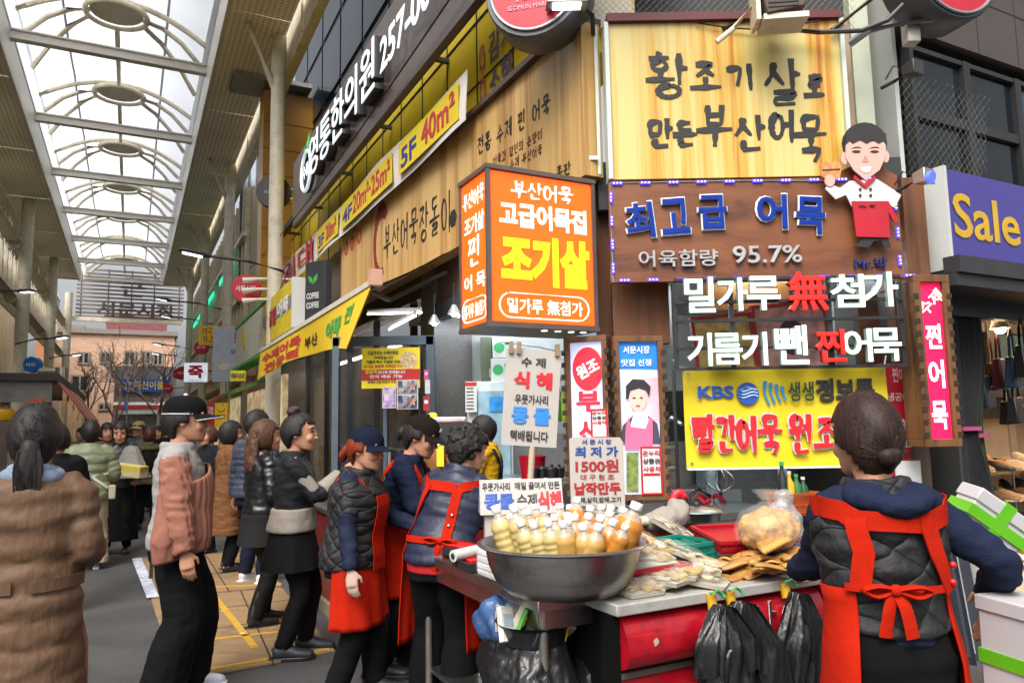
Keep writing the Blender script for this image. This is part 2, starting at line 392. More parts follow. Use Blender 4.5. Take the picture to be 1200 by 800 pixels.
  # ================================================================== setting
WS=Wall((.63,5.5),A_S);WF=Wall((.63,5.5),A_F);WC=Wall((2.95,5.55),A_C)
asphalt=mat('asphalt',(.062,.062,.064),rough=.5,var=.25,scale=1.2,bump=.6,bscale=120,dirt=(.03,.03,.032),dscale=1.1,damt=.8)
gm=MB();gm.grid(lambda u,v:V((-150+300*u,-60+260*v,0)),30,26)
tag(gm.build('ground',asphalt),kind='structure')
cream=mat('cream_paint','#e4dac4',rough=.5,var=.08,scale=2,dirt='#8d8069',dscale=3,damt=.45)
cream2=mat('cream_steel','#ddd2ba',rough=.5,var=.1,scale=3,dirt='#7d6f58',dscale=5,damt=.4)
offwhite=mat('offwhite_steel','#cfcac0',rough=.45,var=.05,dirt='#9a8b78',dscale=6,damt=.35)
dark_steel=mat('dark_steel',(.03,.03,.033),rough=.45,var=.2)
black_paint=mat('black_paint',(.018,.018,.02),rough=.5)
steel=mat('stainless',(.52,.51,.49),rough=.32,metal=1,var=.12,scale=3,bump=.05,dirt=(.25,.24,.22),dscale=7,damt=.5)
grey_steel=mat('grey_steel',(.3,.3,.3),rough=.45,metal=.3,dirt=(.12,.11,.1),damt=.5)
soff=mat('perforated_sheet','#efe5d0',rough=.6,var=.1,scale=.7);t,b_,N,L=ptree(soff)
tc=N('ShaderNodeTexCoord');mp=N('ShaderNodeMapping');L(tc.outputs['Object'],mp.inputs[0]);mp.inputs['Rotation'].default_value=(0,0,0)
wv=N('ShaderNodeTexWave');wv.bands_direction='Y';wv.inputs['Scale'].default_value=3.4;wv.inputs['Distortion'].default_value=.8;wv.inputs['Detail'].default_value=1;L(mp.outputs[0],wv.inputs['Vector'])
w2=N('ShaderNodeTexWave');w2.bands_direction='X';w2.inputs['Scale'].default_value=3.0;w2.inputs['Distortion'].default_value=.5;L(mp.outputs[0],w2.inputs['Vector'])
mm=N('ShaderNodeMath');mm.operation='MULTIPLY';L(wv.outputs[0],mm.inputs[0]);L(w2.outputs[0],mm.inputs[1])
src=b_.inputs['Base Color'].links[0].from_socket
mx=N('ShaderNodeMix');mx.data_type='RGBA';L(ramp(t,[(.25,(1,1,1)),(.6,(.55,.54,.53))],mm.outputs[0]),mx.inputs['B']);L(src,mx.inputs['A']);mx.blend_type='MULTIPLY';mx.inputs['Factor'].default_value=1
L(mx.outputs['Result'],b_.inputs['Base Color'])
memb=bpy.data.materials.new('membrane');memb.use_nodes=True;t=memb.node_tree;t.nodes.remove(t.nodes['Principled BSDF'])
tr=t.nodes.new('ShaderNodeBsdfTranslucent');df=t.nodes.new('ShaderNodeBsdfDiffuse');ms=t.nodes.new('ShaderNodeMixShader');ms.inputs[0].default_value=.12
tr.inputs[0].default_value=(.93,.95,.98,1);df.inputs[0].default_value=(.9,.9,.9,1)
no=t.nodes.new('ShaderNodeTexNoise');no.inputs['Scale'].default_value=.5;no.inputs['Detail'].default_value=2
tc=t.nodes.new('ShaderNodeTexCoord');t.links.new(tc.outputs['Object'],no.inputs['Vector'])
t.links.new(ramp(t,[(.35,(.62,.65,.70)),(.65,(.65,.68,.73))],no.outputs[0]),tr.inputs[0])
t.links.new(tr.outputs[0],ms.inputs[1]);t.links.new(df.outputs[0],ms.inputs[2]);t.links.new(ms.outputs[0],t.nodes['Material Output'].inputs[0])
HB=CAMZ+7.5;CL,CR=-2.25,1.16;S0,S1=10.0,38.0
arc=thing('arcade_canopy','cream steel market canopy with white translucent vault over the shopping street','canopy',(0,0,0),SA)
def vault(u,v):
 x=CL+(CR-CL)*u;y=S0+(42-S0)*v;bay=(y-16.0)/4.15
 scal=.10*abs(sin(pi*bay))
 return V((x,y,HB+.75+.62*(1-(2*u-1)**2)-scal))
b=MB();b.grid(vault,20,96)
for x in(CL+.01,CR-.01):b.add([(x,S0,HB),(x,42,HB),(x,42,HB+.77),(x,S0,HB+.77)],[(0,1,2,3)])
b.build('roof_membrane',memb,arc,smooth=60)
seam=mat('membrane_seam','#9aa0a4',rough=.7)
for u in(.22,.78):
 part('membrane_seam',seam,arc,lambda b:b.tube([vault(u,k/60)-V((0,0,.03))for k in range(61)],.025,4))
for k in range(7):
 s=16.0+4.15*k
 if s>41.5:break
 part('tie_beam',offwhite,arc,lambda b:(b.box(((CL+CR)/2,s,HB-.05),(CR-CL,.09,.17)),b.box(((CL+CR)/2,s,HB-.135),(CR-CL,.17,.03)),b.box(((CL+CR)/2,s,HB+.035),(CR-CL,.17,.03))))
 arch=[V((CL+(CR-CL)*u/20,s+.3,HB+.62+.62*(1-(u/10-1)**2)))for u in range(21)]
 part('arch_rib',cream2,arc,lambda b:b.tube(arch,.06,8))
 mid=(CL+CR)/2;zc=HB+1.08
 ringc=V((mid,s+.62,zc))
 part('ring',cream2,arc,lambda b:b.tube([ringc+V((.58*cos(a*pi/12),.58*sin(a*pi/12),0))for a in range(24)],.052,8,closed=True))
 part('ring_cap',mat('ring_cap','#b8ae98',rough=.6),arc,lambda b:b.lathe([(.5,.02),(.42,.12),(.0,.16)],ringc+V((0,0,.02)),20))
 for sx,fx,dy in((-1,-1,2.1),(1,1,2.1),(-1,-1,.5),(1,1,.5)):
  e=V((CL+.05 if sx<0 else CR-.05,s+.62+dy,HB+.55));a=ringc+V((sx*.5,.25*(dy>1),0))
  part('vault_rib',cream2,arc,lambda b:b.tube([a,a.lerp(e,.33)+V((0,0,.16)),a.lerp(e,.66)+V((0,0,.17)),e],.055,7))
 part('ridge_tube',cream2,arc,lambda b:b.tube([V((mid,s+1.2,zc)),V((mid,s+3.4,zc+.1)),V((mid,s+4.3,zc+.03))],.05,7))
hs=CAMZ+6.85
for nm,x0,x1 in(('soffit',CR,2.2),('soffit',-3.4,CL)):
 for k in range(7):
  y0,y1=8+k*4.3,8+(k+1)*4.3-.03
  if k==6:y1=S1
  part(nm,soff,arc,lambda b:b.box(((x0+x1)/2,(y0+y1)/2,hs+.03+.004*(k%2)),(x1-x0,y1-y0,.05)))
 xi=CR if x0==CR else CL
 part('fascia',offwhite,arc,lambda b:b.box((xi+(.03 if xi>0 else-.03),8+(S1-8)/2,hs+.35),(.06,S1-8,.78)))
 part('fascia',cream,arc,lambda b:b.box(((x0+x1)/2,S1+.03,hs+.3),(x1-x0+.1,.06,.7)))
part('gutter_beam',cream,arc,lambda b:(b.box((2.36,23,hs-.12),(.16,30,.75)),))
part('gutter_beam',cream,arc,lambda b:(b.box((-3.5,23,hs-.1),(.16,30,.6)),))
for k in range(14):
 part('beam_bracket',cream2,arc,lambda b:b.box((2.26,9.5+2.1*k,hs-.12),(.05,.06,.7)))
cR=[s_at(2.1,px)for px in(319,263,235.5,216)]
cR[3]=cR[2]+7.2
for s in cR:
 def colfn(b):
  b.cyl((2.1,s,0),(2.1,s,hs-.02),.125,n=20)
  b.cyl((2.1,s,.0),(2.1,s,.25),.2,n=20)
 part('column',mat('column_paint','#cfc8b6',rough=.45,var=.06,dirt='#7c7462',dscale=4,damt=.35),arc,colfn)
 part('strut',cream2,arc,lambda b:b.tube([(2.02,s,hs-.95),(1.55,s-.25,hs-.02)],.06,8))
cLs=[s_at(-2.9,17),s_at(-2.9,55),s_at(-2.9,55)+10]
cLs=[25.5,33.8,42.1,17.2]
for s in cLs:
 part('column',mat('column_paint','#a9a28f'),arc,lambda b:(b.cyl((-2.9,s,0),(-2.9,s,hs),.17,n=18)))
scr=mat('louver_dark','#7a6e68',rough=.5);scr2=mat('louver_letters','#665854',rough=.7)
y=42.4
def slats(b):
 for k in range(0,26,2):
  z=CAMZ+5.75+k*.1;top=2.6*(1-abs(k/26-0)**6)
  hw=2.45 if k<17 else 2.45*sqrt(max(.05,1-((k-16)/11)**2))
  b.box((-.15,y,z),(2*hw,.05,.10))
part('louver_slats',scr,arc,slats)
part('louver_post',scr,arc,lambda b:[b.box((x,y+.06,CAMZ+7.0),(.06,.05,2.5))for x in(-2.4,-1.2,-.15,.9,2.1)])
part('lower_beam',cream,arc,lambda b:b.box((-.35,y,CAMZ+5.62),(5.2,.2,.2)))
q=MB();put_text(q,'큰',-.1,CAMZ+7.35,1.1,1.0,y-.04,.05,.03);put_text(q,'서문시장',.1,CAMZ+6.2,3.6,.72,y-.04,.05,.03)
q.build('lettering',scr2,arc,fix=False)
KA=1.15
def resize(o):
 for c in o.children:c.data.transform(Matrix.Translation((0,0,CAMZ*(1-KA)))@Matrix.Scale(KA,4))
resize(arc)
# left-hand facade: lattice panels, pipes, fins on cream wall
lf=thing('market_facade','cream market building facade with lattice panels and fat horizontal pipes','building',(0,0,0),SA)
wallc=mat('facade_wall','#d6c8ac',rough=.7,var=.1,scale=1.5,dirt='#85765e',dscale=1.2,damt=.4)
part('wall',wallc,lf,lambda b:(b.box((-5.6,27,4.3),(.3,46,8.6)),))
part('wall',mat('facade_lower','#8f8a86',rough=.6),lf,lambda b:b.box((-5.4,27,1.6),(.12,46,3.1)))
for zz,r in((5.55,.17),(3.95,.15)):
 part('pipe',cream,lf,lambda b:b.tube([(-3.2,6,CAMZ+zz),(-3.2,44,CAMZ+zz)],r,14))
 part('pipe_collar',cream2,lf,lambda b:[b.cyl((-3.2,s-.1,CAMZ+zz),(-3.2,s+.1,CAMZ+zz),r+.05,n=14)for s in cLs],smooth=40)
def lat(b):
 for k in range(47):b.box((-3.45,8+k*.78,CAMZ+6.25),(.05,.07,1.3))
 for z in(5.75,6.2,6.75):b.box((-3.45,26,CAMZ+z),(.05,37,.07))
part('lattice_screen',cream,lf,lat)
part('screen_panel',mat('screen_panel','#ddd2bc',rough=.6,var=.15,scale=1),lf,lambda b:[b.box((-3.52,8.4+k*.78,CAMZ+6.25),(.02,.66,1.2))for k in range(46)if k%5!=3])
part('fin_slats',cream2,lf,lambda b:[b.box((-3.45,8+k*.95,CAMZ+4.75),(.10,.12,1.5))for k in range(38)])
part('back_panel',mat('screen_back','#a99a80',rough=.7),lf,lambda b:b.box((-3.75,26,CAMZ+4.75),(.04,37,1.4)))
resize(lf)
# ------------------------------------------------------------------ buildings at the far end
def brickmat(name,c1,c2,mo,sc=6.0):
 m=mat(name,c1,rough=.85);t,b,N,L=ptree(m);br=N('ShaderNodeTexBrick');tc=N('ShaderNodeTexCoord');mp=N('ShaderNodeMapping');mp.inputs['Rotation'].default_value=(pi/2,0,0)
 L(tc.outputs['Object'],mp.inputs[0]);L(mp.outputs[0],br.inputs['Vector']);br.inputs['Scale'].default_value=sc
 for k,c in(('Color1',c1),('Color2',c2),('Mortar',mo)):br.inputs[k].default_value=(*col(c),1)
 br.inputs['Mortar Size'].default_value=.015;br.inputs['Brick Width'].default_value=.6;br.inputs['Row Height'].default_value=.22
 L(br.outputs[0],b.inputs['Base Color']);return m
glass_dark=mat('dark_glass',(.03,.035,.045),rough=.12,var=.3,scale=.8,spec=.6)
far_brick=brickmat('pale_brick','#dcb79c','#cfa68a','#c09f86',1.6)
WB=Wall((cs(0,56).x,cs(0,56).y),A_C)
def building(name,label,px0,px1,py_top,m,s=56,depth=10,windows=(),wm=None,roof=None):
 W=Wall((cs(0,s).x,cs(0,s).y),A_C);u0,_=W.uz(px0,440);u1,zt=W.uz(px1,py_top)
 o=thing(name,label,'building',W.pt((u0+u1)/2,0),W.ang);w=u1-u0
 part('wall',m,o,lambda b:b.box((0,depth/2,zt/2),(w,depth,zt)))
 part('roof',mat('far_roof','#8b817a'),o,lambda b:b.box((0,depth/2,zt+.15),(w+.4,depth+.4,.3)))
 for a,t_,c,d_ in windows:
  x0,zz1=W.uz(a,t_);x1,zz0=W.uz(c,d_);xm=(x0+x1)/2-(u0+u1)/2
  f=part('window',mat('far_frame','#8f8578'),o,lambda b:[b.box((xm+i*(x1-x0)/2,-.03,(zz0+zz1)/2),(.12,.12,zz1-zz0+.12))for i in(-1,0,1)]+[b.box((xm,-.03,z),(x1-x0,.1,.12))for z in(zz0,zz1)])
  part('pane',glass_dark,f,lambda b:b.box((xm,-.01,(zz0+zz1)/2),(x1-x0,.04,zz1-zz0)))
 return o,W,(u0+u1)/2
ob,WBk,ubm=building('brick_building','pale orange brick building with dark windows closing off the street',60,205,394,far_brick,56,9,[(92,413,104,426),(146,412,158,428),(118,413,129,425),(84,440,103,458),(116,473,128,480),(165,412,176,426),(180,415,190,428)])
building('tower_block','burgundy brick block rising behind the pale brick building',122,196,373,brickmat('burgundy_brick','#8f4c4e','#7e4346','#9f7c78',1.6),72,12,[(160,390,175,398),(185,392,194,400)])
building('side_block','orange gabled brick house beside the pale brick building',40,96,386,brickmat('orange_brick','#b77a50','#a86c45','#92785f',1.6),66,9,[(78,398,92,410)])
WSh=Wall((cs(0,51).x,cs(0,51).y),A_C);u0,z1=WSh.uz(134,445);u1,_=WSh.uz(206,445)
shp=thing('corner_shop','white tiled shop with red edged awning under the blue sign','building',WSh.pt((u0+u1)/2,0),A_C);w=u1-u0
part('wall',mat('shop_wall','#8d8681',rough=.7),shp,lambda b:b.box((0,2,2.75),(w,4,5.5)))
part('shopfront',mat('shopfront_glass','#b9c6cc',rough=.15,var=.3,scale=1.5),shp,lambda b:b.box((0,-.06,1.3),(w-.4,.1,2.5)))
part('mullion',offwhite,shp,lambda b:[b.box((x*w/8,-.14,1.4),(.12,.06,2.7))for x in range(-4,5)])
part('awning',mat('white_awning','#e8e4e0',rough=.7),shp,lambda b:b.hexa([(-w/2,-.1,3.0),(w/2,-.1,3.0),(w/2,-1.1,2.55),(-w/2,-1.1,2.55)],[(-w/2,-.1,3.3),(w/2,-.1,3.3),(w/2,-1.1,2.95),(-w/2,-1.1,2.95)]))
part('awning_edge',mat('red_edge','#c8384a',rough=.6),shp,lambda b:b.box((0,-1.13,2.98),(w,.05,.22)))
blue_sign=mat('blue_sign','#2c63b8',rough=.4);yel=mat('sign_yellow','#f2d22a',rough=.5,var=.04);white_let=mat('white_lettering','#e8e8e8',rough=.5,var=.03)
sg=Sign('shop_sign','long blue sign with big yellow letters over the distant white shop','sign',WSh,(141,444),(197,459),.3)
sg.panel('panel',blue_sign,.3);sg.text('대신이불',yel,(157,456),(192,456),(157,446));sg.text('혼수 예단',white_let,(143,451),(155,451),(143,447));sg.text('인견 전문',white_let,(143,457),(155,457),(143,453))
sg=Sign('street_sign','small blue road sign on a pole above the long blue shop sign','sign',WSh,(185,440),(200,446),2.0);sg.panel('panel',blue_sign,.06);sg.text('큰장로',white_let,(187,445),(198,445),(187,441));
part('pole',grey_steel,sg.o,lambda b:b.cyl((sg.w/2,.1,-sg.z),(sg.w/2,.1,sg.h),.06))
for(px,lab)in((150,'blue and white upright banner by the distant shop door'),):
 sg=Sign('banner_stand',lab,'banner',WSh,(146,470),(149,482),2.2);sg.panel('cloth',blue_sign,.03);part('pole',grey_steel,sg.o,lambda b:b.cyl((sg.w/2,0,-sg.z),(sg.w/2,0,sg.h+.1),.04))
bark=mat('bare_bark','#8f7d72',rough=.9,var=.2,scale=8)
def bare_tree(label,x,y,h,seed):
 r=random.Random(seed);o=thing('bare_tree',label,'tree',(x,y,0),0,'bare trees at the end of the street');b=MB();tw=MB()
 def grow(p,d,ln,rad,lev):
  q=p+d*ln;mid=p.lerp(q,.5)+V((r.uniform(-1,1),r.uniform(-1,1),0))*ln*.06
  (b if lev<2 else tw).tube([p,mid,q],[rad,rad*.85,rad*.68],6 if lev<2 else 4)
  if lev>=5:return
  for k in range(3 if lev<4 else 2):
   a=r.uniform(0,2*pi);sp=r.uniform(.35,.75);x_,y_=frame_from(d)
   nd=(d+(x_*cos(a)+y_*sin(a))*sp+V((0,0,.12))).normalized();grow(p.lerp(q,r.uniform(.65,1)),nd,ln*r.uniform(.55,.8),rad*.6,lev+1)
 grow(V((0,0,0)),V((0,0,1)),h*.36,h*.018,0)
 b.build('trunk',bark,o,smooth=60);tw.build('crown',bark,o)
p=at_y(135,500,44);bare_tree('bare grey tree in front of the pale brick building',p.x,p.y,8.5,4)
p=at_y(186,500,45);bare_tree('bare thin tree beside the small blue road sign',p.x,p.y,8.0,9)
p=at_y(100,500,42);bare_tree('bare wispy tree behind the kiosk roof',p.x,p.y,7.0,14)
# ------------------------------------------------------------------ kiosk with striped awning (left)
yk=14.5;pk=at_y(64,440,yk);xr=pk.x;top=pk.z
kiosk=thing('kiosk','grey flat roofed kiosk with faded pink striped side awning','kiosk',(xr,yk,0),SA)
def kf(b):b.box((-1.9,4.6,top-.06),(4.0,10.2,.14))
part('roof',mat('kiosk_roof','#3c393a',rough=.6),kiosk,kf)
part('wall',mat('kiosk_fascia','#8d8c8b',rough=.6,dirt='#6a6866'),kiosk,lambda b:(b.box((-1.9,-.35,top-.32),(3.8,.06,.42)),b.box((-3.0,0,.5),(1.6,.08,1.0))))
part('corner_post',dark_steel,kiosk,lambda b:b.box((-.06,-.3,top/2),(.12,.12,top)))
stripe=mat('striped_canvas','#c78d84',rough=.8);t,b_,N,L=ptree(stripe);tc=N('ShaderNodeTexCoord');wv=N('ShaderNodeTexWave');wv.bands_direction='Y';wv.inputs['Scale'].default_value=1.1;wv.inputs['Distortion'].default_value=.6
L(tc.outputs['Object'],wv.inputs['Vector']);L(ramp(t,[(.38,'#b5605a'),(.55,'#d8ccc0')],wv.outputs[0]),b_.inputs['Base Color'])
part('awning',stripe,kiosk,lambda b:[b.grid(lambda u,v:V((.05+.55*v+.03*sin(40*u),y0+(y1-y0)*u,top-.1-.75*v-.03*sin(25*u)*v)),40,4)for y0,y1 in((-.3,3.2),(3.6,5.6))])
part('side_frame',cream2,kiosk,lambda b:[b.box((.05,s,top/2),(.08,.08,top))for s in(2.0,4.0,6.0,8.0,9.6)])
part('goods',mat('kiosk_goods','#b8763a',rough=.6,var=.8,scale=5),kiosk,lambda b:[b.box((-.35,.3+.62*k,1.12+.05*(k%3)),(.5,.5,.25+.1*(k%3)))for k in range(14)])
kl=thing('tube_lamp','added fill light tube under the kiosk roof','lamp',kiosk.location+V((0,0,top-.2)),SA);part('tube',mat('kiosk_fill_tube','#ffe6c0',emit=20,var=0),kl,lambda b:b.cyl((-1.2,.5,0),(-1.2,7,0),.025,n=8));part('holder',offwhite,kl,lambda b:b.box((-1.2,3.7,.06),(.08,6.6,.05)))  # tube lamp added to brighten the dark inside of the kiosk
part('counter',mat('kiosk_counter','#7a6a58',rough=.7),kiosk,lambda b:b.box((-.3,5,.5),(.6,9,1.0)))
part('back_wall',mat('kiosk_inside','#b3a58d',rough=.7),kiosk,lambda b:b.box((-2.9,5,1.2),(.1,9.6,2.4)))
WK=Wall((xr-2,yk-.5),A_F)
sg=Sign('kiosk_sign','cream menu board with red writing hung under the kiosk roof','sign',WK,(0,459),(11,479),0);sg.panel('panel',mat('menu_cream','#e3cdb0',rough=.6),.04);sg.text('어묵',mat('red_letters','#b3261e',rough=.5),(1,468),(10,468),(1,461));sg.text('호떡',MATS['red_letters'],(1,477),(10,477),(1,470))
sg=Sign('price_card','small orange price card hung under the kiosk roof','sign',WK,(33,467),(50,478),0);sg.panel('panel',mat('orange_card','#e0632b',rough=.6),.03);sg.text('씨앗호떡',yel,(35,476),(48,476),(35,470))
part('umbrella_top',mat('umbrella_yellow','#e5c437',rough=.7),kiosk,lambda b:b.lathe([(.75,0),(.55,.25),(.2,.38),(.02,.4)],(-1.35,1.2,top-.85),16))  # yellow umbrella top standing under the kiosk roof
duct=thing('vent_duct','dented silver vent duct on the kiosk roof','duct',(xr-.75,yk+1.2,top+.02));part('pipe',steel,duct,lambda b:(b.cyl((-.3,0,.14),(.12,0,.14),.1,n=16),b.cyl((.15,0,.0),(.15,0,.24),.12,n=16)))
def round_sign(name,label,px,py,rpx,Y,m,txt=None,tm=None,ang=A_C,group=None,th=.18):
 p=at_y(px,py,Y);r=rpx*Y/FPX;o=thing(name,label,'sign',p,ang,group)
 part('panel',m,o,lambda b:b.lathe([(r*.97,-.0),(r,.02),(r,th-.02),(r*.97,th)],(0,0,0),32,Matrix.Rotation(-pi/2,3,'X')))
 if txt:
  q=MB();put_text(q,txt,0,0,r*1.35,r*.42,-.004,.01,.02);q.build('lettering',tm or white_let,o,fix=False)
 return o,r
red_disc=mat('red_disc','#b81f34',rough=.35);blue_disc=mat('blue_disc','#1d6fc4',rough=.35)
round_sign('round_sign','blue round sign on the kiosk roof beside a cream column',36,427,9.5,18,blue_disc,'서문',ang=A_F)
round_sign('round_sign','blue round sign half hidden by the kiosk roof edge',67,441,6,24,blue_disc,ang=A_F)
for px,py,r,Y,lab in((235,407,8,23,'red round sign under the yellow hanging cake shop sign'),(213,437,8,27,'red round sign next to the white porridge sign'),(208,438,6,34,'red round sign peeping out behind another red round sign'),(196,455,5.5,42,'small red round sign in front of the distant white shop')):
 o,r_=round_sign('round_sign',lab,px,py,r,Y,red_disc,'서문시장',ang=A_F,group='red round market signs')
 part('bracket',dark_steel,o,lambda b:b.bar((r_*.9,.1,0),(r_+1.2,.1,.1),.04,.04))
def arm_lamp(label,a,bq,Y,Yb=None):
 p=at_y(*a,Y);q=at_y(*bq,Yb or Y+.4);o=thing('street_lamp',label,'street lamp',q,0,'arm lamps along the street');d=p-q
 part('arm',dark_steel,o,lambda b:b.tube([(0,0,0),d*.5+V((0,0,d.length*.04)),d],[.03,.028,.025],8))
 hd=part('lamp_head',dark_steel,o,lambda b:b.loft([d*.98,d*1.0+d.normalized()*.1,d+d.normalized()*.45,d+d.normalized()*.5],[(.03,.03),(.10,.05),(.11,.035),(.03,.02)],12,up=V((0,0,1))))
 dn=d.normalized();b=MB();b.bar(d+dn*.12-V((0,0,.045)),d+dn*.44-V((0,0,.04)),.13,.012);b.build('lens',mat('lamp_lens','#f4f6ff',emit=2.5),hd)
 return o
arm_lamp('dark arm lamp reaching over the street beside the red round sign',(246,300),(333,318),12.5,13.0)
arm_lamp('dark arm lamp sticking out of the cream facade, higher one',(22,341),(-20,343),18)
arm_lamp('thin arm lamp sticking out above the kiosk roof',(64,396),(18,403),22)
arm_lamp('thin arm lamp above the blue round sign',(84,416),(58,420),30)
arm_lamp('thin arm lamp beside the yellow hanging cake shop sign',(200,352),(262,363),24)
arm_lamp('thin arm lamp just below another one by the louvred screen',(203,372),(250,380),30)
arm_lamp('small arm lamp over the distant blue sign',(192,404),(222,409),34)
arm_lamp('small arm lamp low over the distant blue sign',(189,415),(218,420),38)
# ================================================================== the corner building, its signs, and the rows of shops
def streak(name,c_hi,c_mid,c_lo,sx=9.,sz=.5,rough=.4,spec=.5,coat=0.):
 """vertical grain: noise squeezed across and drawn out along z"""
 m=mat(name,c_mid,rough=rough,spec=spec,coat=coat);t,b,N,L=ptree(m);tc=N('ShaderNodeTexCoord');mp=N('ShaderNodeMapping');mp.inputs['Scale'].default_value=(sx,sx,sz)
 L(tc.outputs['Object'],mp.inputs[0]);n=N('ShaderNodeTexNoise');n.inputs['Scale'].default_value=1.;n.inputs['Detail'].default_value=7;n.inputs['Roughness'].default_value=.62;n.inputs['Distortion'].default_value=.35;L(mp.outputs[0],n.inputs['Vector'])
 n2=N('ShaderNodeTexNoise');n2.inputs['Scale'].default_value=.32;n2.inputs['Detail'].default_value=1;L(mp.outputs[0],n2.inputs['Vector'])
 ad=N('ShaderNodeMath');ad.operation='MULTIPLY_ADD';ad.inputs[1].default_value=.45;L(n2.outputs[0],ad.inputs[0]);ml=N('ShaderNodeMath');ml.operation='MULTIPLY';ml.inputs[1].default_value=.6;L(n.outputs[0],ml.inputs[0]);L(ml.outputs[0],ad.inputs[2])
 L(ramp(t,[(.41,c_lo),(.48,c_mid),(.57,c_hi)],ad.outputs[0]),b.inputs['Base Color']);return m
yel_wood=streak('yellow_wood_print','#d2c07a','#cda546','#b4651f',10,.3,rough=.3)
tan_wood=streak('tan_wood_print','#c8a468','#b68e54','#98703e',9,.3,rough=.4)
brown_wood=streak('brown_plywood','#7d4a2a','#6d3e22','#55301a',2.2,9,rough=.5)
post_wood=streak('post_wood','#6a4022','#573319','#3d2311',14,1.0,rough=.65)
frame_wood=streak('frame_wood','#6f4a2a','#5a3a1f','#3c2613',22,3,rough=.6)
tile_y=mat('yellow_tile','#ecd02c',rough=.45,var=.06,scale=.8,dirt='#c09c1a',dscale=1.1,damt=.4)
ink=mat('ink',(.018,.016,.016),rough=.55,var=.1);redp=mat('red_paint','#b81f1c',rough=.45,var=.06);bluep=mat('blue_paint','#17489e',rough=.4,var=.05)
navy_ink=mat('navy_ink','#2b3080',rough=.5);grey_let=mat('grey_letters','#9a9aa0',rough=.4);greenp=mat('green_leaf','#3f9a45',rough=.5)
whitep=mat('white_panel','#c6c8c5',rough=.45,var=.05,dirt='#a8aaa4',dscale=3,damt=.3)
choco=mat('brown_cladding','#4a3a35',rough=.38,var=.1,scale=2,metal=.2)
glass_blk=mat('black_glass',(.012,.015,.02),rough=.07,var=.4,scale=.7,spec=.7)
cb=thing('corner_building','corner market building with yellow tiled band, dark windows and open fishcake shop','building',WS.pt(0,0),A_S)
def sbox(name,m,u0,u1,z0,z1,y0,y1,p=cb,**k):return part(name,m,p,lambda b:b.box(((u0+u1)/2,(y0+y1)/2,(z0+z1)/2),(u1-u0,y1-y0,z1-z0)),**{'smooth':None,**k})
sbox('tile_band',tile_y,-14,-.05,4.45,6.9,.04,.5)
def joints(b):
 for k in range(17):b.box((-.5-.82*k,.036,5.65),(.018,.012,2.4))
 b.box((-7,.036,5.06),(13.9,.012,.018));b.box((-7,.036,5.75),(13.9,.012,.018))
part('tile_joint',black_paint,cb,joints)
sbox('upper_wall',dark_steel,-14,0,5.6,16,.6,1.0)
for k in range(9):
 for j in range(4):
  w=sbox('window',mat('window_bar',(.03,.035,.045),rough=.4),-1.62*(k+1)+.03,-1.62*k-.03,7.05+1.5*j,8.5+1.5*j,.5,.6)
  part('pane',mat('tinted_glass','#16222e',rough=.15,var=.3,scale=.5,spec=.25),w,lambda b:b.box((-1.62*(k+.5),.49,7.78+1.5*j),(1.5,.03,1.36)))
sbox('ledge',black_paint,-11.6,0,5.6,5.72,-.36,-.26)
part('ledge_bracket',dark_steel,cb,lambda b:[b.box((-.8-2.1*k,-.22,5.66),(.05,.5,.05))for k in range(6)])
ochre=mat('ochre_tile','#b5822c',rough=.35,var=.08,scale=1)
sbox('return_wall',ochre,-12.9,-12.3,3.2,9.2,-.62,.5)
part('return_joint',mat('joint_grey','#6b5424',rough=.6),cb,lambda b:[b.box((-12.295,-.06,3.5+.62*k),(.01,1.1,.015))for k in range(9)])
sbox('canopy_frame',grey_steel,-13,-12,9.3,9.4,-1.3,.4)
granite=mat('granite',(.12,.115,.11),rough=.35,var=.55,scale=90,spec=.5)
sbox('pillar',granite,-3.72,-3.28,0,3.4,-.02,.45)
sbox('lintel',dark_steel,-12.3,-3.7,3.05,3.45,-.02,.3);sbox('lintel',mat('alu_frame','#54606a',rough=.4,metal=.5),-3.3,-.2,2.72,2.9,-.02,.1)
sbox('shop_glass',mat('shop_glass',(.03,.035,.04),rough=.05,alpha=.28,var=.1,spec=.8),-12.3,-3.72,.12,3.05,.12,.13);sbox('display_wall',mat('display_wall','#6a5a48',emit=.10,var=.8,scale=2.2,rough=.5),-12.3,-3.72,0,3.0,1.3,1.4);sbox('display_shelf',mat('mixed_goods','#b08a50',rough=.6,var=.7,scale=9),-12.2,-5.2,.2,1.15,.7,1.2);part('display_lamp',mat('display_tube','#fff0dc',emit=18,var=0),cb,lambda b:b.box((-7.6,.8,2.85),(7,.06,.04)));sbox('kick_plate',dark_steel,-12.3,-3.72,0,.22,.02,.18)  # display wall glows faintly by itself, interior light put into its material
for u in(-4.3,-5.9,-7.4,-9.0,-10.6):sbox('mullion',mat('alu_dark','#3a3c40',rough=.35,metal=.6),u-.035,u+.035,.1,3.05,.06,.14)
sbox('end_pillar',mat('brushed_panel','#6c6762',rough=.3,metal=.7,var=.1),-12.9,-12.3,0,4.4,-.05,.4)
sbox('corner_wall',mat('soffit_brown','#5a4638',rough=.7),-3.6,-.02,2.86,3.5,.02,.12);sbox('clad_panel',mat('brushed_panel','#6c6762'),-9.2,-7.5,3.35,4.5,-.03,.04)
fx=thing('chamfered_corner','chamfered front of the corner building with dark post, wood cladding and pale steel columns','building',WF.pt(0,0),A_F)
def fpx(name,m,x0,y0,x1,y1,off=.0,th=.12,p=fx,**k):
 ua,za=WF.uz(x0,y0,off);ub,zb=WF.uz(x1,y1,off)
 return part(name,m,p,lambda b:b.box(((ua+ub)/2,-off+th/2,(za+zb)/2),(ub-ua,th,za-zb)),**{'smooth':None,'bevel':.004,**k})
